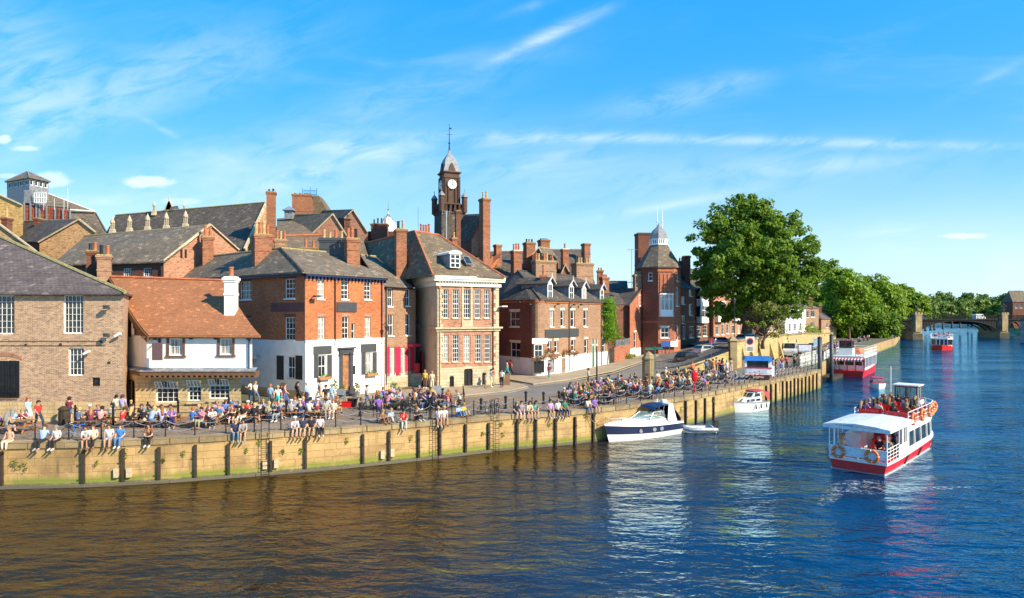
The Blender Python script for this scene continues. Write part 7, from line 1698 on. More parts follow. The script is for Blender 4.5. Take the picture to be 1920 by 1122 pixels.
for s in (-1, 1): m.quads([[(.55, s * 1.1, 1.0), (1.5, s * 1.15, 1.1), (1.75, s * 1.15, 1.3), (1.0, s * 1.1, 1.5)], [(.95, s * .95, 2.35), (1.35, s * .95, 2.38), (1.4, s * .95, 2.45), (.9, s * .95, 2.47)]], True, True, True)
m.box(.9, 1.4, -.95, .95, 2.36, 2.5); link('radar_arch', m.mesh('radar_arch', M['gel']), YT)
m = MB(); m.lathe([(.26, 0), (.3, .08), (.26, .2), (.1, .26), (0, .27)], (1.1, .2, 2.5), 12); m.tube([(1.1, -.5, 2.5), (1.1, -.5, 2.7)], .05, 5); link('radar_dome', m.mesh('radar_dome', M['gel'], True), YT)
m = MB(); m.quads([[(x, y, z + .12 * (1 - (y / 1.0) ** 2)) for y in (-1, -.6, 0, .6, 1)] for x, z in ((1.3, 2.36), (2.0, 2.42), (2.9, 2.32), (3.2, 2.12))], False)
m.quads([[(1.0, s * .98, 2.35), (0.05, s * 1.1, 1.25)] for s in (-1, 1)], False)
link('canopy', m.mesh('canopy', M['navy']), YT)
m = MB()
for s in (-1, 1): m.tube([(2.0, s, 2.4), (2.3, s * 1.02, 1.45)], .02, 4); m.tube([(3.1, s, 2.2), (2.3, s * 1.02, 1.45)], .02, 4)
link('canopy_frame', m.mesh('canopy_frame', M['gmetal']), YT)
m = MB(); m.box(.1, .12, -1.1, 1.1, 1.02, 1.3); m.face([(.9, -1.0, 2.3), (.1, -1.14, 1.2), (.5, -1.14, 1.1), (1.1, -1.0, 1.7)]); m.box(.2, 1.6, -.9, .9, .9, 1.2); link('cockpit', m.mesh('cockpit', M['navy']), YT)
ry = [(x + .5 * (x / L) ** 3, s * max(.05, ysec(x)) * .9, 1.04 + .38 * (x / L) ** 2) for s in (-1,) for x in (3, 4, 5, 6, 6.9)] + [(x + .5 * (x / L) ** 3, max(.05, ysec(x)) * .9, 1.04 + .38 * (x / L) ** 2) for x in (6.9, 6, 5, 4, 3)]
rail(YT, ry, .42, 1, .014, gap=.9, mt='gmetal', name='bow_rail'); m = MB(); m.prism([(5.4, -.22), (5.9, -.18), (5.9, .18), (5.4, .22)], 1.5, 1.66); link('deck_hatch', m.mesh('deck_hatch', M['screen']), YT)
m = MB(); m.tube([(-.05, -.9, 1), (-.4, -1., 2.1)], .02, 4); m.face([(-.4, -1., 2.05), (-.12, -.93, 1.3), (-.32, -.98, .85), (-.62, -1.05, 1.5)]); link('red_ensign', m.mesh('red_ensign', M['red']), YT)
# mooring line and dinghy
m = MB(); p0 = bpos(YT, 7.5, 0, 1.4); e0_, _, _ = edge(1096); pts = [p0.lerp(e0_, k / 6) - Vector((0, 0, .5 * math.sin(math.pi * k / 6))) for k in range(7)]; m.o = p0; m.tube(pts, .025, 4); o = m.build('mooring_rope', M['wood2'], None, loc=p0); tag(o, 'slack mooring rope from the yacht bow to the quay', 'rope')
dp = G(1340, 811, 0); t = thing('inflatable_dinghy', dp, 'grey inflatable dinghy with outboard motor trailing the motor yacht', 'dinghy', None, math.pi + .05)
m = MB()
for s in (-1, 1): m.tube([(-.1, s * .55, .3), (.1, s * .55, .3), (1.9, s * .55, .32), (2.6, s * .36, .42), (2.95, 0, .52)], [.1, .2, .2, .18, .16], 10)
link('tubes', m.mesh('tubes', M['gmetal'], True), t); m = MB(); m.prism([(0, -.5), (2.2, -.5), (2.8, 0), (2.2, .5), (0, .5)], .05, .18); m.box(1.2, 1.45, -.5, .5, .35, .4); link('floor', m.mesh('floor', M['boatwhite']), t)
m = MB(); m.prism([(-.35, -.15), (.1, -.15), (.1, .15), (-.35, .15)], .5, .95, [(-.3, -.12), (.0, -.12), (.0, .12), (-.3, .12)]); m.box(-.25, -.1, -.06, .06, -.3, .5); link('outboard_motor', m.mesh('outboard_motor', M['rubber']), t)
# cabin cruiser with red canopy
cs0 = G(1441, 768, 0); cb = G(1381, 777, 0); dv = (cb - cs0); dv.z = 0; dv.normalize(); t = thing('cabin_cruiser', cs0 + Vector((dv.y, -dv.x, 0)) * .9, 'white cabin cruiser with faded red canopy moored at the quay', 'cabin cruiser', None, math.atan2(dv.y, dv.x)); CR = t
Lc = 4.6; hull(t, Lc, 2.3, 2.1, -.35, .85, 'gel', 'hull', .25, .78, .92, .45); m = MB()
ws = hullsec(Lc, 2.38, 2.1, 0, 0, stern=.92); m.quads([[(x + .45 * (x / Lc) ** 3, -w, z + .25 * (x / Lc) ** 2) for z in (.8, .88)] + [(x + .45 * (x / Lc) ** 3, w, z + .25 * (x / Lc) ** 2) for z in (.88, .8)] for x, w in ws], True, True, True); link('rubbing_strake', m.mesh('rubbing_strake', M['gmetal']), t)
m = MB(); m.prism([(1.2, -.95), (3.9, -.65), (4.2, 0), (3.9, .65), (1.2, .95)], .88, 1.35, [(1.2, -.88), (3.4, -.6), (3.6, 0), (3.4, .6), (1.2, .88)]); m.prism([(1.2, -.85), (2.6, -.75), (2.6, .75), (1.2, .85)], 1.35, 1.82, [(1.2, -.75), (2.1, -.68), (2.1, .68), (1.2, .75)]); link('cabin', m.mesh('cabin', M['gel']), t)
m = MB()
for s in (-1, 1):
 for x0, x1 in ((1.4, 2.1), (2.25, 2.9), (3.0, 3.4)): k = lambda x: s * (.955 - .1 * (x - 1.2) + .005); m.face([(x0, k(x0) * .985 + s * .012, 1.0), (x1, k(x1) * .985 + s * .012, 1.0), (x1 - .1, k(x1) * .95 + s * .012, 1.24), (x0, k(x0) * .95 + s * .012, 1.24)])
 m.face([(1.3, s * .845, 1.42), (2.3, s * .79, 1.42), (2.05, s * .72, 1.75), (1.3, s * .78, 1.75)])
for y0, y1 in ((-.6, -.05), (.05, .6)): m.face([(2.58, y0, 1.42), (2.58, y1, 1.42), (2.16, y1, 1.78), (2.16, y0, 1.78)])
for y0, y1 in ((-.5, -.04), (.04, .5)): m.face([(4.02, y0 * .9, .98), (4.1, y1 * .9, .98), (3.62, y1 * .9, 1.28), (3.56, y0 * .9, 1.28)])
link('cabin_windows', m.mesh('cabin_windows', M['pane']), t)
fcan = mat('faded_red_canvas', col=(.4, .06, .07), rough=.9); m = MB(); m.quads([[(x, y, z + .1 * (1 - (y / .95) ** 2)) for y in (-.95, -.5, 0, .5, .95)] for x, z in ((-.1, 1.75), (.6, 1.95), (1.5, 1.95), (1.95, 1.88))], False)
for s in (-1, 1): m.face([(-.1, s * .96, 1.75), (1.0, s * .96, 1.95), (.6, s * 1.0, 1.35), (-.05, s * 1.0, .9)])
link('canopy', m.mesh('canopy', fcan), t); rail(t, [(2.8, -.85, 1.0), (4.0, -.5, 1.08), (4.9, 0, 1.12), (4.0, .5, 1.08), (2.8, .85, 1.0)], .35, 1, .014, mt='gmetal', name='bow_rail', gap=.8)
for x in (.8, 1.7, 2.6): m = MB(); m.tube([(x, 1.18, .75), (x, 1.22, .3)], [.04, .09], 6); m.tube([(x, 1.15, .9), (x, 1.18, .7)], .01, 4); link('fender', m.mesh('fender', M['rubber']), t)

# ---------- food kiosk trailer ----------
kp = G(1423, 713); t = thing('catering_trailer', kp, 'white catering trailer with blue roof and red trim on the quay', 'food trailer', None, RAD(-14)); KI = t
m = MB(); m.box(-1.45, 1.3, -.1, 2.1, .42, .6); m.k = 1; m.box(-1.45, 1.3, -.1, 2.1, .6, 1.35); m.box(-1.45, -1.25, -.1, 2.1, 1.35, 2.1); m.box(.95, 1.3, -.1, 2.1, 1.35, 2.1); m.box(-1.25, .95, 1.9, 2.1, 1.35, 2.1); m.box(1.0, 1.6, .2, 1.9, .4, 1.5); link('body', m.mesh('body', [M['red'], M['boatwhite']]), t)
m = MB(); m.box(-1.25, .95, .0, .04, 1.38, 2.1); link('serving_hatch', m.mesh('serving_hatch', M['pane']), t); m = MB(); m.box(-1.48, 1.33, -.16, -.1, 1.28, 1.4); link('red_stripe', m.mesh('red_stripe', M['red']), t)
m = MB(); m.prism([(-1.55, -.25), (1.4, -.25), (1.4, 2.2), (-1.55, 2.2)], 2.1, 2.5, [(-1.4, -.1), (1.25, -.1), (1.25, 2.05), (-1.4, 2.05)]); link('roof', m.mesh('roof', M['blue']), t); m = MB(); m.box(-1.3, .85, -.14, -.1, .8, 1.2); link('blank_panel', m.mesh('blank_panel', mat('lilac_white_panel', col=(.55, .57, .68))), t)
for x in (-.9, .8):
 m = MB(); m.M = Matrix.Translation((x, -.1, .3)) @ Matrix.Rotation(RAD(90), 4, 'X'); m.lathe([(.28, -.1), (.28, .1)], n=12); link('wheel', m.mesh('wheel', M['rubber']), t)
# ---------- people ----------
# joints of a 1.75 m figure facing -Y; each pose overrides some of them
BASE = dict(pel=(0, 0, .95), wai=(0, .01, 1.1), che=(0, .01, 1.3), nec=(0, .01, 1.46), hb=(0, -.01, 1.56), hm=(0, -.02, 1.64), ht=(0, -.01, 1.73),
 sl=(.17, .01, 1.41), el=(.25, .04, 1.14), wl=(.25, -.08, .9), hl=(.25, -.11, .82), sr=(-.17, .01, 1.41), er=(-.25, .04, 1.14), wr=(-.25, -.08, .9), hr=(-.25, -.11, .82),
 pl=(.09, 0, .92), kl=(.1, -.03, .5), al=(.1, .03, .09), tl=(.11, -.13, .04), pr=(-.09, 0, .92), kr=(-.1, -.03, .5), ar=(-.1, .03, .09), tr=(-.11, -.13, .04))
RADS = dict(pel=.13, wai=.12, che=.135, nec=.055, hb=.07, hm=.098, ht=.06, s=.062, e=.045, w=.03, h=.035, p=.085, k=.06, a=.042, t=.035)
def pose(**k):
 d = dict(BASE); dz = k.pop('drop', 0.); up = k.pop('lean', 0.)
 for n in d:
  if n in ('kl', 'al', 'tl', 'kr', 'ar', 'tr'): continue
  x, y, z = d[n]; d[n] = (x, y - up * max(0, z - .95), z - dz)
 d.update(k); return d
SIT = dict(kl=(.12, -.42, .47), al=(.12, -.4, .08), tl=(.12, -.56, .04), kr=(-.12, -.42, .47), ar=(-.12, -.46, .08), tr=(-.12, -.62, .04))
HANG = dict(kl=(.12, -.43, .06), al=(.11, -.46, -.36), tl=(.11, -.6, -.4), kr=(-.12, -.43, .06), ar=(-.13, -.4, -.36), tr=(-.13, -.54, -.41))
POSES = dict(
 stand=pose(), hip=pose(el=(.33, .08, 1.16), wl=(.17, -.02, 1.02), hl=(.12, -.07, 1.0), kr=(-.12, -.06, .5), ar=(-.16, .0, .09), tr=(-.2, -.14, .04)),
 drink=pose(er=(-.24, -.12, 1.2), wr=(-.12, -.26, 1.36), hr=(-.08, -.28, 1.42), kl=(.12, -.05, .5)),
 walk=pose(kl=(.1, -.24, .53), al=(.1, -.3, .1), tl=(.1, -.46, .07), kr=(-.09, .06, .5), ar=(-.09, .34, .16), tr=(-.09, .24, .05), el=(.25, .18, 1.16), wl=(.24, .16, .93), hl=(.24, .14, .85), er=(-.25, -.08, 1.16), wr=(-.22, -.26, 1.0), hr=(-.21, -.32, .95)),
 phone=pose(el=(.24, -.1, 1.17), wl=(.1, -.3, 1.2), hl=(.06, -.34, 1.24), er=(-.24, -.1, 1.17), wr=(-.1, -.3, 1.2), hr=(-.06, -.34, 1.24), kr=(-.11, -.08, .5)),
 edge=pose(drop=.87, lean=.12, el=(.24, -.05, .26), wl=(.16, -.28, .15), hl=(.13, -.35, .14), er=(-.24, -.05, .26), wr=(-.16, -.28, .15), hr=(-.13, -.35, .14), **HANG),
 edgeback=pose(drop=.87, lean=-.3, el=(.3, .26, .3), wl=(.33, .34, .06), hl=(.34, .34, .03), er=(-.3, .26, .3), wr=(-.33, .34, .06), hr=(-.34, .34, .03), **HANG),
 edgehunch=pose(drop=.87, lean=.45, el=(.2, -.3, .2), wl=(.08, -.45, .16), hl=(.04, -.5, .18), er=(-.2, -.3, .2), wr=(-.08, -.45, .16), hr=(-.04, -.5, .18), **HANG),
 sit=pose(drop=.45, lean=.1, el=(.24, -.02, .68), wl=(.15, -.26, .6), hl=(.12, -.33, .6), er=(-.24, -.02, .68), wr=(-.15, -.26, .6), hr=(-.12, -.33, .6), **SIT),
 sitlean=pose(drop=.45, lean=.42, el=(.23, -.3, .77), wl=(.1, -.5, .8), hl=(.05, -.56, .82), er=(-.23, -.3, .77), wr=(-.16, -.52, .78), hr=(-.13, -.6, .79), **SIT),
 sitdrink=pose(drop=.45, lean=.05, el=(.25, -.1, .72), wl=(.13, -.3, .92), hl=(.08, -.33, .98), er=(-.24, -.02, .68), wr=(-.17, -.3, .76), hr=(-.14, -.38, .77), **SIT),
 sitback=pose(drop=.45, lean=-.25, el=(.27, .06, .7), wl=(.3, -.16, .62), hl=(.3, -.22, .6), er=(-.27, .06, .7), wr=(-.18, -.14, .58), hr=(-.12, -.2, .58), kl=(.12, -.42, .48), al=(.14, -.66, .12), tl=(.15, -.76, .2), kr=(-.12, -.42, .48), ar=(-.1, -.66, .12), tr=(-.09, -.76, .2)),
 ground=pose(drop=.83, lean=.15, kl=(.14, -.36, .42), al=(.13, -.56, .08), tl=(.13, -.7, .05), kr=(-.14, -.36, .42), ar=(-.13, -.5, .08), tr=(-.13, -.64, .05), el=(.24, -.1, .34), wl=(.16, -.34, .42), hl=(.12, -.4, .44), er=(-.24, -.1, .34), wr=(-.16, -.34, .42), hr=(-.12, -.4, .44)))
def skinned(name, P, chains, rad, lvl=1, root='pel'):
 names = []; edges = []
 for ch in chains:
  for a, b in zip(ch, ch[1:]): edges.append((a, b))
  for n in ch:
   if n not in names: names.append(n)
 me = bpy.data.meshes.new(name); me.from_pydata([P[n] for n in names], [(names.index(a), names.index(b)) for a, b in edges], [])
 o = bpy.data.objects.new(name, me); COL.objects.link(o); sm = o.modifiers.new('s', 'SKIN'); sm.use_smooth_shade = True
 for i, n in enumerate(names):
  r = rad(n); me.skin_vertices[0].data[i].radius = (r, r); me.skin_vertices[0].data[i].use_root = n == root or (i == 0 and root not in names)
 o.modifiers.new('u', 'SUBSURF').levels = lvl
 dg = bpy.context.evaluated_depsgraph_get(); out = bpy.data.meshes.new_from_object(o.evaluated_get(dg)); bpy.data.objects.remove(o); out.name = name
 return out
def rad0(n, x=0.):
 if n in RADS: return RADS[n] + x
 return RADS.get(n[0], .1) + x
BODY = [['pel', 'wai', 'che', 'nec', 'hb', 'hm', 'ht'], ['che', 'sl', 'el', 'wl', 'hl'], ['che', 'sr', 'er', 'wr', 'hr'], ['pel', 'pl', 'kl', 'al', 'tl'], ['pel', 'pr', 'kr', 'ar', 'tr']]
def join(me, mb, mats):
 bm = bmesh.new(); bm.from_mesh(me); t = mb.mesh('tmp', mats); n0 = len(bm.faces); bm.from_mesh(t); bm.faces.ensure_lookup_table()
 for f, k in zip(bm.faces[n0:], mb.mi): f.material_index = k
 for f in bm.faces: f.smooth = True
 bm.to_mesh(me); bm.free(); me.materials.clear()
 for m in mats: me.materials.append(m)
 bpy.data.meshes.remove(t); return me
def lerp3(a, b, t): return tuple(a[i] + (b[i] - a[i]) * t for i in range(3))
PM = {}
def person_meshes(k):
 if k in PM: return PM[k]
 P = dict(POSES[k]); d = {}
 body = skinned('person', P, BODY, rad0)
 m = MB(); h = Vector(P['hm'])      # face, ears and fingers
 m.quads([[h + Vector((x * .5, -.085 - (.03 if z < 0 else 0), z)) for x in (-.03, .03)] for z in (-.035, .02)], False); m.tube([h + Vector((0, -.09, .02)), h + Vector((0, -.125, -.03)), h + Vector((0, -.095, -.04))], [.008, .017, .01], 5)
 for s in (-1, 1): m.lathe([(.0, -.03), (.02, -.015), (.02, .015), (0, .03)], h + Vector((s * .098, 0, -.01)), 5, sx=.5)
 m.k = 1
 for s in (-1, 1): m.lathe([(0, -.009), (.014, 0), (0, .009)], h + Vector((s * .036, -.092, .012)), 6)
 m.lathe([(0, -.007), (.026, 0), (0, .007)], h + Vector((0, -.085, -.062)), 6, sy=.5); m.k = 0
 for s in 'lr':
  w = Vector(P['w' + s]); hd_ = Vector(P['h' + s]); t = (hd_ - w).normalized(); a = t.cross(Vector((0, 0, 1)))
  if a.length < .1: a = t.cross(Vector((0, 1, 0)))
  a.normalize(); b = t.cross(a)
  for i in range(4):
   p = hd_ + a * (.026 * (i - 1.5)) + t * .02; ln = (.06, .072, .068, .05)[i]; m.tube([p, p + t * ln * .55, p + t * ln * .85 + b * ln * .4], [.0095, .009, .007], 5)
  m.tube([hd_ + a * .03 - t * .015, hd_ + a * .055 + t * .02, hd_ + a * .055 + t * .045 + b * .012], [.012, .01, .008], 5)
 d['body'] = join(body, m, [M['skin'], M['feature']])
 Q = dict(P)
 for s in 'lr': Q['m' + s] = lerp3(P['s' + s], P['e' + s], .75)
 Q['nk'] = lerp3(P['che'], P['nec'], .75); Q['pe2'] = lerp3(P['pel'], P['wai'], -.15)
 def rt(n): return {'nk': .075, 'pe2': .152, 'wai': .146, 'che': .158, 'ml': .07, 'mr': .07, 'sl': .082, 'sr': .082}.get(n, rad0(n, .02))
 d['top'] = skinned('shirt', Q, [['pe2', 'wai', 'che', 'nk'], ['che', 'sl', 'ml'], ['che', 'sr', 'mr']], rt, 1, 'pe2')
 for s in 'lr': Q['v' + s] = lerp3(P['e' + s], P['w' + s], .85)
 d['toplong'] = skinned('jumper', Q, [['pe2', 'wai', 'che', 'nk'], ['che', 'sl', 'el', 'vl'], ['che', 'sr', 'er', 'vr']], lambda n: rt(n) if n[0] != 'v' and n[0] != 'e' else .055, 1, 'pe2')
 def rl(n): return {'pel': .145, 'pl': .098, 'pr': .098}.get(n, {'k': .076, 'a': .062, 'b': .085, 'c': .05}.get(n[0], .08))
 for s in 'lr': Q['b' + s] = lerp3(P['p' + s], P['k' + s], .82); Q['c' + s] = lerp3(P['k' + s], P['a' + s], .93)
 d['jeans'] = skinned('trousers', Q, [['wai', 'pel', 'pl', 'kl', 'cl'], ['pel', 'pr', 'kr', 'cr']], lambda n: .135 if n == 'wai' else rl(n), 1)
 d['shorts'] = skinned('shorts', Q, [['wai', 'pel', 'pl', 'bl'], ['pel', 'pr', 'br']], lambda n: .135 if n == 'wai' else rl(n), 1)
 for s in 'lr':
  m = MB(); a = Vector(P['a' + s]); t = Vector(P['t' + s]); dr = (t - a).normalized(); m.tube([a - dr * .06 + Vector((0, 0, -.01)), a + dr * .02, t, t + dr * .06], [.05, .055, .045, .025], 7); d['shoe' + s] = m.mesh('shoe', M['cloth'], True)
 def head(lo, bk, name):
  m = MB(); rows = []
  for i in range(7):
   th_ = math.pi / 2 * (1 - i / 3.4); z = math.sin(th_) * .125; r = math.cos(th_) * .122
   rows.append([h + Vector((r * math.cos(a), r * math.sin(a) * 1.08 + .012, z + .02 + (.045 * max(0, -math.sin(a)) if th_ < .5 else 0))) for a in [j * math.pi * 2 / 12 for j in range(12)]])
  rows = [r for i, r in enumerate(rows) if i <= 4]; m.quads(rows, True, True, False)
  m.quads([[h + Vector((.118 * math.cos(a), .118 * math.sin(a) + .015, z)) for a in [j * math.pi / 8 for j in range(9)]] for z in (.03, -.03, -.08)], False)
  if bk:
   c = Vector(P['che']) + Vector((0, .16, -.0)); n = Vector(P['nec']) + Vector((0, .09, .02)); m.tube([h + Vector((0, .05, .02)), n, c, c - Vector((0, -.01, .1))], [.105, .1, .085, .04], 8)
  return m.mesh(name, M['cloth'], True)
 d['short'] = head(0, False, 'hair'); d['long'] = head(0, True, 'hair')
 m = MB(); m.lathe([(.13, .02), (.125, .09), (.09, .13), (0, .14)], h + Vector((0, .01, 0)), 12); m.face([h + Vector(q) for q in ((-.09, -.1, .035), (.09, -.1, .035), (.06, -.2, .03), (-.06, -.2, .03))]); d['cap'] = m.mesh('cap', M['cloth'], True)
 m = MB(); pz = Vector(P['pel']); kk = (Vector(P['kl']) + Vector(P['kr'])) / 2; m.tube([Vector(P['wai']), pz, pz.lerp(kk, .5), kk], [.14, .17, .2, .22], 10); d['skirt'] = m.mesh('skirt', M['cloth'], True)
 for kk_ in ('top', 'toplong', 'jeans', 'shorts'): d[kk_].materials.clear(); d[kk_].materials.append(M['cloth'])
 PM[k] = d; return d
COLS = dict(white=(.6, .6, .6), black=(.02, .02, .022), navy=(.025, .035, .09), blue=(.06, .2, .5), skyblue=(.3, .5, .72), teal=(.02, .26, .25), green=(.04, .2, .09), red=(.55, .03, .03), pink=(.68, .25, .32), purple=(.22, .1, .42), grey=(.3, .3, .31), cream=(.68, .6, .44), yellow=(.75, .6, .05), orange=(.75, .2, .04), maroon=(.22, .03, .06), brown=(.2, .1, .05), lilac=(.45, .38, .6), denim=(.1, .17, .32), khaki=(.38, .31, .19), turquoise=(.05, .45, .5))
HAIRS = dict(brown=(.08, .04, .02), dark=(.018, .013, .01), blond=(.5, .33, .12), grey=(.22, .22, .22), ginger=(.35, .12, .03), fair=(.33, .2, .08))
SKINS = [(.62, .36, .25), (.55, .31, .21), (.68, .42, .31), (.5, .27, .17), (.65, .38, .28)]
PLBL = {}
def person(p, face, pz, top, bot, where, hair=None, style=None, legs=None, skirt=False, scale=1., long_=False, hat=None, shoes=None, group='people on the quay', label=None, bare=False):
 """face: heading in radians of the direction the person looks"""
 r = rnd; hair = hair or r.choice(list(HAIRS)); style = style or r.choice(('short', 'short', 'long')); legs = legs or 'jeans'; shoes = shoes or r.choice(('black', 'white', 'brown', 'grey'))
 d = person_meshes(pz); verb = {'stand': 'standing', 'hip': 'standing', 'drink': 'drinking', 'walk': 'walking', 'phone': 'photographing', 'edge': 'sitting', 'edgeback': 'leaning back', 'edgehunch': 'hunched', 'sit': 'seated', 'sitlean': 'leaning', 'sitdrink': 'drinking', 'sitback': 'lounging', 'ground': 'sitting'}[pz]
 t = link('person', d['body'], None, p, face + math.pi / 2); t.color = r.choice(SKINS) + (1,); t.scale = (scale,) * 3
 garment = 'bare chested' if bare else top + ' top'
 lw = {'jeans': 'trousers', 'shorts': 'shorts'}[legs] if not skirt else 'skirt'
 base = label or f"person {verb}, {garment}, {bot} {lw}, {where}"
 alts = [base] + [base.replace('person ', f'{x}haired person ', 1) for x in (('long ' if style == 'long' else 'short '),)] + [base.replace('person ', f'{hair}-haired person ', 1), base.replace('person ', f'{style} {hair}-haired person ', 1)]
 for lb in alts:
  if lb not in PLBL and len(lb.split()) <= 16: break
 PLBL[lb] = PLBL.get(lb, 0) + 1; tag(t, lb, 'person', group)
 def part(n, key, c):
  o = link(n, d[key], t); o.color = (tuple(k * r.uniform(.85, 1.1) for k in COLS[c]) if c in COLS else c) + (1,); return o
 if not bare: part('jumper' if long_ else 'shirt', 'toplong' if long_ else 'top', top)
 part('skirt', 'skirt', bot) if skirt else part('trousers' if legs == 'jeans' else 'shorts', legs, bot)
 for s in 'lr': part('shoe', 'shoe' + s, shoes)
 part('hair', style, HAIRS[hair]) if not hat else part('cap', 'cap', hat)
 return t
def toward(p, q): return math.atan2(q[1] - p[1], q[0] - p[0])
# those sitting on the quay edge, left to right (pixel of the hips)
ES = [(15, 'edge', 'white', 'cream', 'fair', 'short', 'jeans', dict(bare=True)), (76, 'edgeback', 'skyblue', 'black', 'brown', 'short', 'jeans', {}), (104, 'edge', 'white', 'black', 'grey', 'short', 'jeans', {}),
      (161, 'edgehunch', 'white', 'pink', 'dark', 'short', 'shorts', {}), (173, 'edge', 'cream', 'black', 'brown', 'short', 'jeans', {}), (203, 'edge', 'white', 'skyblue', 'brown', 'short', 'shorts', {}), (224, 'edge', 'blue', 'blue', 'dark', 'short', 'jeans', dict(hat='black')),
      (280, 'edgehunch', 'brown', 'black', 'dark', 'long', 'jeans', {}), (441, 'edge', 'navy', 'denim', 'blond', 'long', 'jeans', {}), (456, 'edgehunch', 'grey', 'khaki', 'dark', 'short', 'shorts', {}),
      (553, 'edgehunch', 'white', 'khaki', 'fair', 'short', 'shorts', dict(hat='white')), (568, 'edge', 'navy', 'khaki', 'dark', 'short', 'shorts', dict(hat='navy')), (584, 'edge', 'black', 'khaki', 'dark', 'short', 'shorts', {}), (600, 'edge', 'white', 'black', 'dark', 'short', 'jeans', {}),
      (757, 'edgehunch', 'red', 'white', 'dark', 'short', 'jeans', {}), (823, 'edge', 'white', 'white', 'blond', 'short', 'shorts', {}), (834, 'edge', 'white', 'cream', 'blond', 'short', 'shorts', {}),
      (970, 'edge', 'black', 'denim', 'fair', 'long', 'shorts', {}), (979, 'edge', 'grey', 'denim', 'dark', 'short', 'shorts', {}), (993, 'edgehunch', 'cream', 'khaki', 'dark', 'long', 'shorts', {}), (1003, 'edgehunch', 'teal', 'cream', 'dark', 'long', 'shorts', {}),
      (1033, 'edge', 'lilac', 'brown', 'dark', 'short', 'shorts', {}), (1047, 'edge', 'white', 'navy', 'fair', 'short', 'jeans', {}), (1060, 'edge', 'green', 'navy', 'dark', 'short', 'jeans', {}), (1102, 'edgehunch', 'white', 'denim', 'dark', 'short', 'jeans', {}), (1116, 'edge', 'purple', 'purple', 'fair', 'long', 'shorts', {})]
def zone(px): return 'far left' if px < 120 else 'below the brick warehouse' if px < 300 else 'in front of the pub' if px < 520 else 'opposite the corner house' if px < 720 else 'below the grand house' if px < 930 else 'near the leaning bicycles' if px < 1010 else 'beside the yacht bow'
for px, pz, a, b, h, st_, lg, kw in ES:
 p, t, n = edge(px, back=.16); p.z = 2.53; person(p, math.atan2(n.y, n.x) + rnd.uniform(-.15, .15), pz, a, b, 'on quay edge ' + zone(px), h, st_, lg, group='people sitting on the quay edge', **kw)
for px, back, a, b in ((720, .5, 'brown', 'brown'), (738, .8, 'skyblue', 'cream'), (786, .6, 'black', 'black'), (866, .7, 'skyblue', 'blue'), (878, .9, 'yellow', 'khaki')):
 p, t, n = edge(px, back=back); p.z = 2.51; person(p, math.atan2(n.y, n.x) + .4, 'ground', a, b, 'on the quay stones ' + zone(px), group='people sitting on the quay edge')
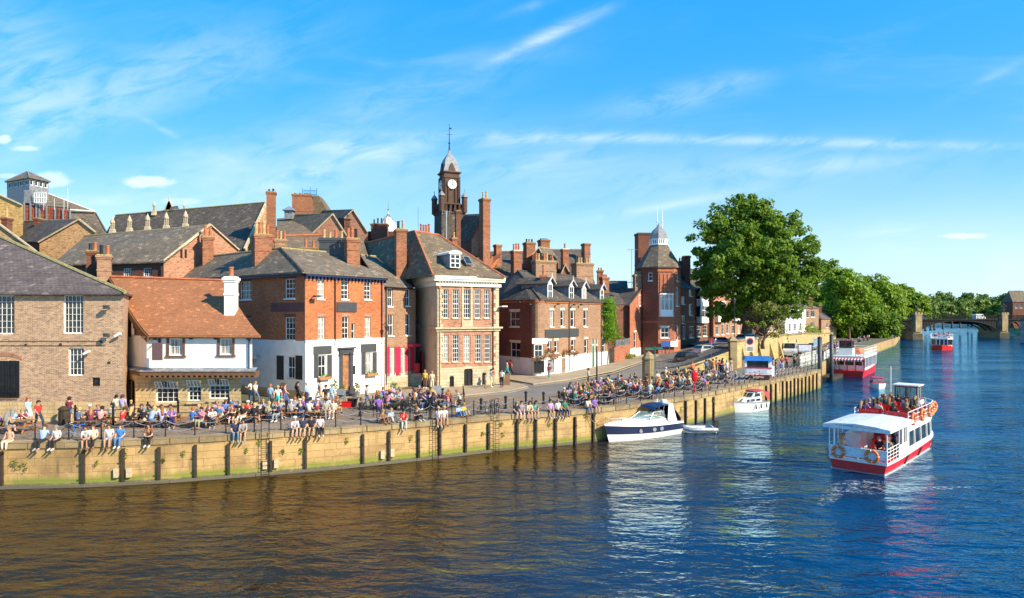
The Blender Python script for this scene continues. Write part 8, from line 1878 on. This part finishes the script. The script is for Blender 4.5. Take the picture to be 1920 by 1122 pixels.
# standing and walking figures: pixel x, pixel y of the feet
L_ = 0.; AW = RAD(90); RT = 0; LT = math.pi; CM = RAD(-90)
ST = [(53, 797, 'walk', 'skyblue', 'white', 'ginger', 'long', RT, dict(skirt=True)), (72, 805, 'walk', 'red', 'navy', 'dark', 'short', RT, {}), (130, 796, 'stand', 'maroon', 'blue', 'dark', 'short', AW, dict(legs='shorts')), (225, 780, 'stand', 'blue', 'khaki', 'dark', 'short', RT, dict(legs='shorts')),
      (219, 790, 'stand', 'cream', 'grey', 'dark', 'short', AW, {}), (230, 790, 'hip', 'lilac', 'khaki', 'brown', 'short', AW, {}), (246, 786, 'stand', 'navy', 'navy', 'blond', 'short', CM, dict(scale=.72)), (469, 755, 'phone', 'white', 'denim', 'brown', 'short', LT, {}), (479, 757, 'walk', 'white', 'denim', 'fair', 'long', RT, {}),
      (507, 764, 'stand', 'skyblue', 'denim', 'ginger', 'short', AW, {}), (521, 768, 'walk', 'white', 'turquoise', 'blond', 'short', CM, dict(legs='shorts')), (530, 760, 'walk', 'white', 'denim', 'brown', 'long', RT, {}), (534, 762, 'walk', 'pink', 'denim', 'brown', 'long', RT, {}), (558, 758, 'walk', 'black', 'black', 'dark', 'long', RT, {}),
      (575, 760, 'stand', 'skyblue', 'navy', 'fair', 'short', LT, dict(hat='cream')), (599, 754, 'walk', 'grey', 'khaki', 'dark', 'short', LT, {}), (611, 766, 'stand', 'black', 'brown', 'dark', 'short', CM, {}), (622, 764, 'hip', 'skyblue', 'skyblue', 'grey', 'short', AW, dict(legs='shorts')), (688, 766, 'walk', 'grey', 'denim', 'brown', 'short', RT, {}),
      (710, 792, 'hip', 'purple', 'navy', 'brown', 'short', AW, dict(legs='shorts')), (767, 722, 'hip', 'black', 'navy', 'dark', 'short', CM, {}), (797, 731, 'stand', 'yellow', 'brown', 'fair', 'short', CM, {}), (810, 734, 'stand', 'cream', 'cream', 'fair', 'short', AW, {}), (910, 731, 'stand', 'grey', 'khaki', 'dark', 'short', RT, dict(scale=.8)),
      (921, 729, 'hip', 'teal', 'cream', 'dark', 'short', RT, {}), (925, 726, 'drink', 'red', 'khaki', 'brown', 'short', LT, {}), (941, 729, 'stand', 'white', 'black', 'dark', 'short', CM, {}), (951, 706, 'walk', 'white', 'turquoise', 'dark', 'long', LT, {}), (957, 705, 'walk', 'red', 'black', 'dark', 'long', LT, {}), (1030, 713, 'walk', 'maroon', 'grey', 'dark', 'short', CM, {}),
      (1103, 724, 'stand', 'white', 'black', 'dark', 'short', LT, {}), (1298, 708, 'stand', 'orange', 'black', 'ginger', 'short', AW, {}), (1324, 703, 'stand', 'blue', 'navy', 'dark', 'short', AW, {}), (1337, 701, 'stand', 'orange', 'khaki', 'dark', 'short', AW, {}), (1349, 703, 'stand', 'red', 'navy', 'dark', 'short', AW, {}),
      (1343, 697, 'stand', 'green', 'black', 'brown', 'short', RT, {}), (1355, 699, 'hip', 'maroon', 'black', 'dark', 'long', RT, {}), (1363, 704, 'stand', 'white', 'lilac', 'blond', 'long', CM, dict(skirt=True)), (1353, 708, 'stand', 'navy', 'navy', 'dark', 'short', AW, {}), (1371, 699, 'hip', 'khaki', 'cream', 'brown', 'short', AW, {}),
      (1368, 690, 'stand', 'purple', 'black', 'dark', 'short', AW, {}), (1376, 688, 'stand', 'pink', 'denim', 'fair', 'long', RT, {}), (1382, 686, 'hip', 'teal', 'khaki', 'dark', 'short', LT, {}), (1337, 690, 'stand', 'turquoise', 'black', 'dark', 'short', RT, {}), (1361, 692, 'stand', 'red', 'grey', 'brown', 'short', CM, {}), (1347, 692, 'stand', 'cream', 'brown', 'fair', 'long', LT, {}),
      (1395, 688, 'walk', 'maroon', 'white', 'brown', 'short', LT, dict(legs='shorts')), (1450, 700, 'stand', 'grey', 'denim', 'dark', 'short', RT, {}), (1455, 702, 'stand', 'black', 'denim', 'dark', 'short', RT, {}), (1466, 696, 'walk', 'maroon', 'skyblue', 'dark', 'long', CM, {}), (1464, 690, 'stand', 'yellow', 'denim', 'brown', 'short', CM, {}), (1475, 693, 'stand', 'red', 'black', 'dark', 'short', CM, {}),
      (1489, 688, 'stand', 'khaki', 'black', 'dark', 'short', RT, {}), (1493, 687, 'stand', 'green', 'black', 'brown', 'short', LT, {}), (1487, 668, 'walk', 'black', 'black', 'dark', 'short', CM, {})]
for i in range(26):
 px = rnd.uniform(1541, 1572); ST.append((px, 668 - (px - 1541) * .45 + rnd.uniform(-4, 4), rnd.choice(('stand', 'hip', 'walk')), rnd.choice(list(COLS)), rnd.choice(('navy', 'black', 'denim', 'khaki')), rnd.choice(list(HAIRS)), 'short', rnd.uniform(0, 6), dict(far=1)))
for i in range(12): px = rnd.uniform(1580, 1632); ST.append((px, 652 - (px - 1580) * .26, 'stand', rnd.choice(list(COLS)), 'navy', 'dark', 'short', rnd.uniform(0, 6), dict(far=2)))
for px, py, pz, a, b, h, st_, fc_, kw in ST:
 kw = dict(kw); lg = kw.pop('legs', 'jeans'); fr_ = kw.pop('far', 0); p = G(px, py); p.z = 2.52
 if 1015 > px > 730 and py < 735: p.z = 2.62
 wh_ = ('by the warehouse wall' if px < 200 else 'at the pub doorway' if px < 300 else 'on the lane beside the corner house' if px < 720 else 'by the grand house steps' if px < 830 else 'at the corner below the grand house' if px < 945 else 'by the corner pub' if px < 1200 else 'in the crowd by the kiosk' if px < 1400 else 'on the quay beyond the kiosk') if not fr_ else ('in the queue at the boat landing' if fr_ == 1 else 'on the distant promenade')
 person(p, fc_ + rnd.uniform(-.4, .4), pz, a, b, wh_, h, st_, lg, group='people standing and walking on the quay' if not fr_ else 'people on the far promenade', **kw)
# ---------- tables with people round them ----------
def picnic():
 t = thing('picnic_table', (0, 0, 0), 'x', 'picnic table', 'wooden picnic tables')
 for k in range(5): m = MB(); m.box(-.9, .9, -.37 + k * .15, -.24 + k * .15, .72, .76); link('table_board', m.mesh('table_board', M['wood2']), t)
 for s in (-1, 1):
  m = MB(); m.box(-.9, .9, s * .7 - .12, s * .7 + .12, .43, .47); link('seat', m.mesh('seat', M['wood']), t)
 for x in (-.65, .65):
  m = MB(); m.beam((x, -.8, .41), (x, .8, .41), .05, .09); m.beam((x, -.35, .72), (x, .35, .72), .05, .08)
  for s in (-1, 1): m.beam((x + .05, s * .62, 0), (x + .05, s * .22, .72), .05, .09)
  link('leg_frame', m.mesh('leg_frame', M['wood']), t)
 return t
def glass_(p, where, k):
 m = MB(); m.lathe([(.03, 0), (.042, .14)], n=8); m.k = 1; m.lathe([(.043, .14), (.043, .16)], n=8)
PT = picnic(); PT0 = [True]; used = []
DRK = {}
def drink(p, i):
 if 'm' not in DRK:
  m = MB(); m.lathe([(.032, 0), (.045, .13)], n=8); DRK['m'] = m.mesh('glass', mat('amber_beer', col=(.5, .25, .04), rough=.1)); m = MB(); m.lathe([(.046, .13), (.047, .17), (0, .175)], n=8); DRK['f'] = m.mesh('foam', M['cream'])
 o = link('beer_glass', DRK['m'], None, p); tag(o, 'small amber glass of beer on the ' + TW[i] + ' picnic table', 'glass', 'beer glasses on the ' + TW[i] + ' picnic table'); link('foam', DRK['f'], o); return o
TW = ['leftmost', 'second', 'third', 'fourth', 'fifth', 'sixth', 'seventh', 'eighth', 'ninth', 'tenth']
PIC = [(30, 812, .1, 4), (178, 800, .15, 6), (258, 800, .1, 5), (312, 800, .1, 5), (385, 800, .2, 6), (418, 790, .15, 6), (462, 792, .2, 6), (508, 788, .25, 6), (566, 783, .2, 6), (612, 782, .2, 6)]
tops = ['white', 'white', 'skyblue', 'brown', 'grey', 'black', 'navy', 'khaki', 'navy', 'black', 'pink', 'lilac', 'grey', 'cream', 'purple', 'teal', 'maroon', 'denim', 'red', 'green', 'blue', 'white']; bots = ['denim', 'navy', 'black', 'khaki', 'cream', 'denim', 'grey']
for i, (px, py, a, n) in enumerate(PIC):
 p = G(px, py); p.z = 2.51; o = PT if i == 0 else copy_tree(PT); o.location = p; o.rotation_euler = (0, 0, a); o['label'] = TW[i] + ' wooden picnic table from the left along the quay'
 rot = Matrix.Rotation(a, 3, 'Z'); sp_ = [(-.6, -.72), (.0, -.72), (.6, -.72), (-.6, .72), (.0, .72), (.6, .72)]; rnd.shuffle(sp_)
 for x, y in sp_[:n]:
  q = p + rot @ Vector((x + rnd.uniform(-.08, .08), y + (.02 if y < 0 else -.02), 0)); q.z = 2.53; f_ = a + (math.pi / 2 if y < 0 else -math.pi / 2) + rnd.uniform(-.5, .5)
  if rnd.random() < .2: f_ += math.pi
  person(q, f_, rnd.choice(('sit', 'sitlean', 'sitdrink')), rnd.choice(tops), rnd.choice(bots), 'at the ' + TW[i] + ' picnic table', legs=rnd.choice(('jeans', 'jeans', 'shorts')), hat=rnd.choice((None,) * 14 + ('white', 'blue', 'black')), long_=rnd.random() < .2, group='people at the picnic tables')
 for k in range(3): drink(p + rot @ Vector((rnd.uniform(-.7, .7), rnd.uniform(-.25, .25), .76)), i)
def cafe_table(rnd_=True):
 t = thing('cafe_table', (0, 0, 0), 'x', 'cafe table', 'cafe tables on the terraces'); m = MB(); m.lathe([(.38, .71), (.4, .72), (.4, .74), (.38, .75)], n=14); link('table_top', m.mesh('table_top', M['wood2']), t)
 m = MB(); m.tube([(0, 0, .02), (0, 0, .71)], .03, 6);
 for k in range(4): m.beam((0, 0, .06), (.28 * math.cos(k * 1.57), .28 * math.sin(k * 1.57), .02), .04, .03)
 link('pedestal', m.mesh('pedestal', M['black']), t); return t
def chair(mt):
 t = thing('cafe_chair', (0, 0, 0), 'x', 'chair', 'cafe chairs on the terraces'); m = MB(); m.box(-.21, .21, -.21, .21, .43, .46); link('seat', m.mesh('seat', M[mt]), t)
 m = MB(); m.box(-.21, .21, .2, .23, .62, .88); link('backrest', m.mesh('backrest', M[mt]), t)
 for x in (-.19, .19):
  for y in (-.19, .2): m = MB(); m.box(x - .015, x + .015, y - .015, y + .015, 0, .45 if y < 0 else .88); link('leg', m.mesh('leg', M['black']), t)
 return t
CT = cafe_table(); CH = {m: chair(m) for m in ('char', 'wood')}; CTU = [0]; CHU = set()
def cafe_set(px, py, n, where, tn, empt=.12):
 p = G(px, py); p.z = 2.51; o = CT if CTU[0] == 0 else copy_tree(CT); CTU[0] += 1; o.location = p; o['label'] = 'small round wooden topped table, the ' + tn; a0_ = rnd.uniform(0, 6)
 for k in range(n):
  a = a0_ + k * 2 * math.pi / n + rnd.uniform(-.2, .2); q = p + Vector((math.cos(a), math.sin(a), 0)) * rnd.uniform(.66, .8); f_ = a + math.pi; mt = 'char' if rnd.random() < .7 else 'wood'
  c = CH[mt] if mt not in CHU else copy_tree(CH[mt]); CHU.add(mt); c.location = q + Vector((math.cos(a), math.sin(a), 0)) * .06; c.rotation_euler = (0, 0, f_ + math.pi / 2)
  c['label'] = ('black cafe chair at the ' if mt == 'char' else 'orange wooden cafe chair at the ') + tn; c['group'] = ('dark' if mt == 'char' else 'wooden') + ' cafe chairs at the ' + tn
  if rnd.random() > empt: person(Vector((q.x, q.y, 2.53)), f_ + rnd.uniform(-.4, .4), rnd.choice(('sit', 'sitlean', 'sitdrink', 'sitback')), rnd.choice(tops), rnd.choice(bots), tn, legs=rnd.choice(('jeans', 'shorts')), hat=rnd.choice((None,) * 14 + ('white',)), long_=rnd.random() < .15, group='people seated on the cafe terraces')
# the terrace by the raspberry shutters, left middle
for i, (px, py) in enumerate(((700, 768), (722, 763), (742, 768), (762, 763), (782, 770), (802, 763), (822, 768), (845, 764), (733, 756), (790, 756))):
 cafe_set(px, py, 3, '', ORD[(0, 1, 3, 4, 5, 7, 8, 9, 2, 6)[i]] + ' cafe table below the grand house')
# the big terrace on the right
RT_ = [(1070, 757), (1090, 760), (1112, 754), (1085, 746), (1108, 742), (1132, 748), (1130, 735), (1155, 744), (1150, 730), (1178, 742), (1172, 728), (1200, 740), (1196, 726), (1222, 734), (1245, 736), (1240, 722), (1266, 731), (1262, 718), (1288, 727), (1284, 713), (1308, 722), (1330, 719), (1350, 713), (1255, 712), (1216, 748), (1140, 757), (1310, 732), (1365, 720)]
for i, (px, py) in enumerate(sorted(RT_)): cafe_set(px, py, 4 if i % 3 else 3, '', ORD[i] + ' big terrace table from left')
# boat passengers
def onboat(bt, x, y, z, f_, pz, c, b, where, **k):
 p = Matrix.Translation(bt.location) @ Matrix.Rotation(bt.rotation_euler.z, 4, 'Z') @ Vector((x * bt.scale.x, y, z)); person(p, bt.rotation_euler.z + f_, pz, c, b, where, group=k.pop('group', 'passengers on the big trip boat'), **k)
for k in range(8):
 x = 4.72 + k * .68
 for y in (-1.15, -.6, .45, .95, 1.3):
  if rnd.random() < (.62 if y > 0 else .42): onboat(TB, x, y, 2.4, rnd.uniform(-.3, .3), rnd.choice(('sit', 'sitback', 'sitdrink')), rnd.choice(tops), 'navy', f'open top deck, {TW[k]} row from stern')
onboat(TB, 10.7, .2, 2.6, 0, 'stand', 'white', 'navy', 'at the wheel in the wheelhouse', scale=.86); onboat(TB, .62, 1.1, .73, .3, 'sit', 'white', 'navy', 'at the port corner of the stern deck'); onboat(TB, 1.1, 1.25, .73, 0, 'sit', 'skyblue', 'khaki', 'behind the port corner of the stern deck')
onboat(TB, 1.9, -.6, .68, math.pi, 'sit', 'black', 'black', 'on the stern deck beneath the canopy'); onboat(TB, 1.9, -1.1, .68, math.pi, 'sit', 'grey', 'navy', 'on the stern deck beneath the canopy'); onboat(TB, 3.0, -1.1, .68, .4, 'stand', 'navy', 'black', 'by the side opening of the stern deck')
for k in range(16): onboat(FB, 3 + (k // 4) * 3.4, -1.7 + (k % 4) * 1.1, 3.3, 0, rnd.choice(('sit', 'stand')), rnd.choice(tops), 'navy', 'on top of the distant trip boat', group='passengers on the distant trip boat')
onboat(YT, 1.6, .2, 1.0, 0, 'sit', 'white', 'navy', 'at the helm under the yacht canopy', group='boat crew')
# ---------- chain fence along the edge ----------
CP = [-40, 5, 55, 119, 183, 245, 305, 363, 422, 476, 527, 572, 631, 680, 726, 773, 812, 853, 894, 932, 968, 1003, 1036, 1072, 1103, 1131, 1159, 1184, 1210, 1232, 1254, 1274, 1291, 1309, 1326, 1341, 1355, 1369, 1382, 1395, 1405, 1415, 1424, 1433, 1442, 1450, 1459, 1466, 1473, 1480, 1487, 1494, 1501, 1508, 1515, 1522, 1529, 1536]
p0, _, _ = edge(CP[0], back=.5); th = thing('chain_fence', p0, 'long fence of black posts and pale chains along the quay edge', 'chain fence'); m = MB(); m.tube([(0, 0, 0), (0, 0, 1.0)], [.04, .03], 6); m.lathe([(.055, .98), (.055, 1.04), (.02, 1.1), (0, 1.12)], n=8); m.lathe([(.06, 0), (.045, .1)], n=8); pm = m.mesh('post', M['black']); q0 = None
for px in CP:
 p, t, n = edge(px, back=.5); link('post', pm, th, Vector((p.x, p.y, 2.5)) - th.location)
 if q0 is not None:
  for h_, sg in ((.95, .26), (.5, .2)):
   m = MB(); L0 = q0.copy(); L0.z = 2.5; d_ = Vector((p.x, p.y, 2.5)) - L0; m.tube([d_ * (k / 8) + Vector((0, 0, h_ - 4 * sg * (k / 8) * (1 - k / 8))) for k in range(9)], .018, 4); link('chain', m.mesh('chain', M['gmetal']), th, L0 - th.location)
 q0 = p
# tall post and rail barrier by the pub
th = thing('post_barrier', G(141, 803), 'black iron post and rail barrier in front of the pub windows', 'barrier'); pp = [G(141, 803), G(212, 800), G(277, 795), G(334, 790), G(429, 783), G(476, 780)]
for p in pp: m = MB(); m.tube([(0, 0, 0), (0, 0, 1.25)], .07, 8); m.lathe([(.1, 1.2), (.1, 1.26), (.05, 1.32), (.07, 1.4), (0, 1.46)], n=8); link('post', m.mesh('post', M['black']), th, p - th.location)
for a, b in zip(pp, pp[1:]):
 for h_ in (1.05, .55): m = MB(th.location); m.tube([a + Vector((0, 0, h_)), b + Vector((0, 0, h_))], .025, 5); m.build('rail', M['black'], th)
m = MB(); m.lathe([(.05, 0), (.13, .02), (.13, .1), (.09, .14), (.09, .78), (.13, .82), (.13, .9), (.05, .98), (0, 1.0)], n=8); bm_ = m.mesh('bollard', M['black'])
BO = [(476, 782, 'beside the pub lane'), (518, 778, 'left of the corner house'), (537, 776, 'below the corner house shutters'), (675, 781, 'below the corner house door'), (861, 764, 'left of the leaning bicycles'), (902, 772, 'in front of the grand house door'), (948, 767, 'behind the leaning bicycles'), (986, 757, 'below the corner pub'), (1019, 758, 'right of the bicycles'), (1048, 756, 'at the start of the big terrace'), (830, 750, 'beside the cafe terrace')]
for px, py, w_ in BO: o = link('bollard', bm_, None, G(px, py)); tag(o, 'black iron bollard ' + w_, 'bollard', 'black bollards on the cobbles')
# bicycles
def bike(p, ang, col, label, sc=1.):
 t = thing('bicycle', p, label, 'bicycle', None, ang); t.scale = (sc,) * 3
 for x in (-.52, .52):
  m = MB(); m.torus((0, 0, 0), .33, .02, (0, 1, 0), 18, 5)
  for k in range(8): a = k * math.pi / 8; m.tube([(-.32 * math.cos(a), 0, -.32 * math.sin(a)), (.32 * math.cos(a), 0, .32 * math.sin(a))], .004, 3)
  link('wheel', m.mesh('wheel', M['rubber']), t, (x, 0, .34))
 m = MB()
 for a, b in (((-.52, .34), (-.1, .3)), ((-.1, .3), (-.2, .85)), ((-.2, .8), (.38, .82)), ((-.1, .3), (.4, .75)), ((-.52, .34), (-.19, .78)), ((.52, .34), (.38, .9))): m.tube([(a[0], 0, a[1]), (b[0], 0, b[1])], .02, 5)
 link('frame', m.mesh('frame', M[col]), t); m = MB(); m.tube([(.38, 0, .9), (.36, 0, 1.0)], .018, 5); m.tube([(.3, -.26, 1.02), (.4, 0, 1.0), (.3, .26, 1.02)], .016, 5); link('handlebar', m.mesh('handlebar', M['rubber']), t); m = MB(); m.prism([(-.34, -.07), (-.08, -.03), (-.08, .03), (-.34, .07)], .86, .92); link('saddle', m.mesh('saddle', M['rubber']), t)
 m = MB(); m.lathe([(.09, -.01), (.09, .01)], n=10); o = link('chainset', m.mesh('chainset', M['gmetal']), t, (-.1, -.04, .3), (RAD(90), 0, 0)); return t
p, _, _ = edge(130, back=.75); bike(p, .15, 'blue', 'blue bicycle chained to a fence post at the left'); p, _, _ = edge(922, back=.75); bike(p, .5, 'char', 'grey bicycle leaning on the chain fence, nearer the edge'); p, _, _ = edge(936, back=1.05); bike(p, .6, 'rubber', 'black bicycle leaning behind the grey one')
for i, px in enumerate((1405, 1414, 1424, 1434, 1443, 1450)): p = R(px, 0, 94 + i * 2.6); p.z = 2.52; bike(p, 1.0 + .1 * (i % 2), ('rubber', 'maroon', 'blue')[i % 3], ('black', 'maroon', 'blue')[i % 3] + ' bicycle ' + ('nearest the pillar' if i < 3 else 'nearest the white van') + ' in the row below the retaining wall')
# bin, boards, lamps, signs, life ring, pillar
t = thing('litter_bin', G(121, 797), 'dark metal litter bin against the warehouse plinth', 'bin'); m = MB(); m.lathe([(.3, 0), (.34, .1), (.34, .85), (.3, .9)], n=12); link('drum', m.mesh('drum', M['timber']), t); m = MB(); m.lathe([(.36, .95), (.36, 1.05), (.2, 1.18), (0, 1.2)], n=12)
for k in range(4): m.box(.3 * math.cos(k * 1.57) - .03, .3 * math.cos(k * 1.57) + .03, .3 * math.sin(k * 1.57) - .03, .3 * math.sin(k * 1.57) + .03, .85, .97)
link('hood', m.mesh('hood', M['timber']), t)
def aboard(p, ang, mt, label):
 t = thing('pavement_board', p, label, 'sign board', None, ang)
 for s in (-1, 1): m = MB(); m.quads([[(-.35, s * .28, .0), (.35, s * .28, 0), (.35, s * .02, 1.1), (-.35, s * .02, 1.1)], [(-.35, s * .31, .0), (.35, s * .31, 0), (.35, s * .05, 1.1), (-.35, s * .05, 1.1)]], True, True, True); link('panel', m.mesh('panel', M[mt]), t)
 return t
aboard(G(949, 724), .2, 'brownfr', 'brown folding board on the corner by the grand house'); aboard(G(820, 748), .1, 'lead', 'pale grey folding board on the terrace by the steps')
for px, py, lb in ((638, 758, 'dark folded parasol and chairs by the corner house door'), ):
 p = G(px, py); t = thing('stacked_furniture', p, 'grey stacked chairs and table in front of the corner house door', 'stacked furniture'); m = MB(); m.box(-.4, .4, -.3, .3, .4, .46); m.box(-.35, .35, .2, .3, .5, 1.15); m.box(-.3, .3, -.25, .25, .75, .8)
 for x in (-.35, .35):
  for y in (-.25, .25): m.box(x - .03, x + .03, y - .03, y + .03, 0, .5)
 link('chairs', m.mesh('chairs', M['lead']), t)
m = MB(); m.prism([(-.35, -.25), (.35, -.25), (.35, .25), (-.35, .25)], 0, .38, [(-.4, -.28), (.4, -.28), (.4, .28), (-.4, .28)]); m.box(-.43, .43, -.31, .31, .38, .42); o = m.build('crate', M['red'], None, loc=G(651, 763)); tag(o, 'red plastic crate on the cobbles outside the corner house', 'crate')
m = MB(); m.lathe([(.3, 0), (.42, .6), (.44, .62)], n=12); o = m.build('tub', M['black'], None, loc=G(661, 762)); tag(o, 'black tub next to the red crate', 'tub')
def plant(px, py, h, lb):
 p = G(px, py); t = thing('potted_plant', p, lb, 'plant'); m = MB(); m.lathe([(.2, 0), (.28, .4), (.3, .42)], n=10); link('pot', m.mesh('pot', M['lead']), t); m = MB(); leaves(m, (0, 0, .4 + h / 2), (.3, .3, h / 2), 110, .16); link('foliage', m.mesh('foliage', M['leaf']), t)
plant(640, 748, .8, 'leafy potted plant left of the corner house door'); plant(669, 745, .9, 'leafy potted plant right of the corner house door'); plant(738, 742, .9, 'green shrub in a pot behind the terrace railings'); plant(628, 752, 1.4, 'tall yellow flowering plant by the white downpipe')
th = thing('area_railings', G(575, 757), 'low iron railings around the corner house and narrow house fronts', 'railings'); m = MB(th.location)
for a, b in ((G(577, 760), G(625, 754)), (G(668, 747), G(716, 741)), (G(718, 742), G(762, 738))):
 n = int((b - a).length / .17)
 for i in range(n + 1): p = a.lerp(b, i / n); m.box(p.x - .013, p.x + .013, p.y - .013, p.y + .013, 2.5, 3.55)
 for h_ in (.12, .98): m.beam((a.x, a.y, 2.5 + h_), (b.x, b.y, 2.5 + h_), .03, .04)
m.build('iron_bars', M['wood2'], th)
th = thing('terrace_barrier', G(690, 776), 'thin black rail barrier enclosing the cafe terrace', 'barrier'); bp = [G(662, 770), G(700, 782), G(800, 779), G(871, 764), G(868, 742)]; m = MB(th.location)
for a, b in zip(bp, bp[1:]):
 n = max(2, int((b - a).length / 1.6))
 for i in range(n + 1): p = a.lerp(b, i / n); m.tube([p, p + Vector((0, 0, 1.05))], .025, 5)
 for h_ in (1.05, .2): m.tube([a + Vector((0, 0, h_)), b + Vector((0, 0, h_))], .022, 4)
m.build('rails', M['black'], th)
t = thing('life_ring_post', edge(1320, back=.9)[0], 'bright red lifebuoy housing on a red post at the quay edge', 'life ring'); m = MB(); m.tube([(0, 0, 0), (0, 0, 1.0)], .06, 6); link('post', m.mesh('post', M['red']), t); m = MB(); m.lathe([(0, -.55), (.2, -.45), (.3, -.15), (.26, 0), (.3, .15), (.3, .35), (.2, .5), (0, .56)], (0, 0, 1.5), 14, sy=.4); link('housing', m.mesh('housing', M['red'], True), t)
p = R(1216, 0, 68); p.z = 2.5; t = thing('stone_pillar', p, 'weathered stone pillar with pointed cap at the foot of the ramp', 'pillar'); m = MB(); m.lathe([(.68, 0), (.68, 2.3), (.74, 2.35), (.74, 2.5)], n=8); m.lathe([(.74, 2.5), (.5, 2.75), (.4, 2.95), (.12, 3.15), (0, 3.2)], n=8); link('shaft', m.mesh('shaft', M['stone_coping']), t)
def post(px, py, d_, h_, mt, lb, cat, head=None, r=.05):
 p = G(px, py) if d_ is None else R(px, 0, d_)
 if d_ is not None: p.z = py
 t = thing(cat.replace(' ', '_'), p, lb, cat); m = MB(); m.tube([(0, 0, 0), (0, 0, h_)], r, 6); link('post', m.mesh('post', M[mt]), t)
 if head: head(t, h_)
 return t
def fing(t, h_): m = MB(); m.box(-.9, .1, -.03, .03, h_ - .35, h_ - .15); m.box(-.1, .7, -.03, .03, h_ - .28, h_ - .12); link('finger_sign', m.mesh('finger_sign', M['green']), t)
post(1228, 735, None, 4.2, 'green', 'green fingerpost beside the stone pillar', 'sign post', fing)
def lampj(t, h_): m = MB(); m.lathe([(.08, 0), (.22, .5), (.24, .52), (.1, .7), (.03, .85)], (0, 0, h_), 6); link('lantern', m.mesh('lantern', M['char']), t)
post(1119, 737, None, 4.2, 'black', 'black lamp standard rising from the big terrace', 'street lamp', None, .07); post(1377, 4.9, 87, 6.2, 'black', 'black street lamp with glass lantern in front of the plane trunk', 'street lamp', lampj); post(1429, 5.2, 100, 5.0, 'black', 'second street lamp right of the plane trunk', 'street lamp', lampj); post(1488, 2.5, 118, 7.0, 'black', 'tall street lamp by the white van', 'street lamp', lampj)
def nop(t, h_):
 m = MB(); m.box(-.55, .55, -.05, .05, h_ - 1.9, h_); link('sign_plate', m.mesh('sign_plate', M['sill']), t); m = MB(); m.M = Matrix.Translation((0, -.06, h_ - .6)) @ Matrix.Rotation(RAD(90), 4, 'X'); m.lathe([(.42, 0), (.42, .02)], n=18); m.k = 1; m.lathe([(.32, .02), (.32, .03)], n=18); link('round_sign', m.mesh('round_sign', [M['red'], M['navy']]), t); m = MB()
 for k in range(4): m.box(-.35, .35, -.07, -.05, h_ - 1.35 - k * .13, h_ - 1.29 - k * .13)
 link('lettering', m.mesh('lettering', M['navy']), t)
post(1406, 698, None, 4.4, 'gmetal', 'round red ringed no parking sign on a tall plate', 'road sign', nop)
def disc(t, h_): m = MB(); m.M = Matrix.Translation((0, 0, h_)) @ Matrix.Rotation(RAD(90), 4, 'X'); m.lathe([(.38, 0), (.38, .03)], n=16); link('round_sign', m.mesh('round_sign', M['maroon']), t)
post(1334, 3.9, 82.5, 2.4, 'gmetal', 'back of a round road sign above the ramp railings', 'road sign', disc)
# landing stage: piles, sign frame, white gangway railings
for px, y0, y1, lb in ((1537, 633, 700, 'grey steel mooring pile, left of the pair'), (1559, 628, 700, 'grey steel mooring pile, right of the pair')):
 d_ = 84 if px < 1550 else 92; p = R(px, 0, d_); p.z = -1; t = thing('mooring_pile', p, lb, 'mooring pile'); z1 = zat(y0, d_); m = MB(); m.tube([(0, 0, 0), (0, 0, z1 + 1)], .27, 12); m.lathe([(.3, z1 + .9), (.3, z1 + 1), (0, z1 + 1.15)], n=12); link('tube', m.mesh('tube', M['blank'], True), t)
p = G(1496, 688); t = thing('landing_sign', p, 'blank lilac panel in a black frame at the boat landing', 'sign'); m = MB(); m.box(0, .1, 0, .1, 0, 3.1); m.box(1.9, 2, 0, .1, 0, 3.1); m.box(0, 2, 0, .1, 3.0, 3.1); link('frame', m.mesh('frame', M['black']), t); m = MB(); m.box(.1, 1.9, .02, .08, 2.2, 3.0); link('panel', m.mesh('panel', mat('pale_lilac_board', col=(.5, .52, .62))), t)
p = R(1534, 0, 96); p.z = 2.5; t = thing('landing_board', p, 'plain grey blue board on a post behind the landing sign', 'sign'); m = MB(); m.box(-.05, .05, 0, .1, 0, 2.6); link('post', m.mesh('post', M['black']), t); m = MB(); m.box(-.7, .6, -.05, .0, 2.4, 3.6); link('panel', m.mesh('panel', mat('grey_blue_board', col=(.3, .38, .46))), t)
th = thing('white_railings', G(1498, 697), 'white timber railings around the gangway at the landing', 'railings')
for a, b in ((G(1500, 690), G(1534, 681)), (G(1503, 680), G(1530, 672)), (G(1545, 676), G(1556, 668)), (G(1500, 690), G(1503, 680))):
 m = MB(th.location); n = max(2, int((b - a).length / .55))
 for i in range(n + 1): p = a.lerp(b, i / n); m.box(p.x - .025, p.x + .025, p.y - .025, p.y + .025, 2.5, 3.75)
 for h_ in (.3, .8, 1.25): m.beam((a.x, a.y, 2.5 + h_), (b.x, b.y, 2.5 + h_), .03, .05)
 m.build('railing_panel', M['frame'], th)
p = G(1541, 716, 0); t = thing('pontoon', p, 'dark floating pontoon between the quay end and the moored trip boat', 'pontoon'); m = MB(); m.prism([(-.3, .5), (1.4, 0), (9.5, 10.8), (8, 12)], -.3, .55); link('deck', m.mesh('deck', M['timber']), t)
m = MB(); m.face([(0, 1, .6), (0.0, 3, .6), (-1.2, 6, 2.5), (-2.2, 4.5, 2.5)]); link('gangway', m.mesh('gangway', M['wood2']), t)
bpy.data.objects.remove(CT) if CTU[0] == 0 else None
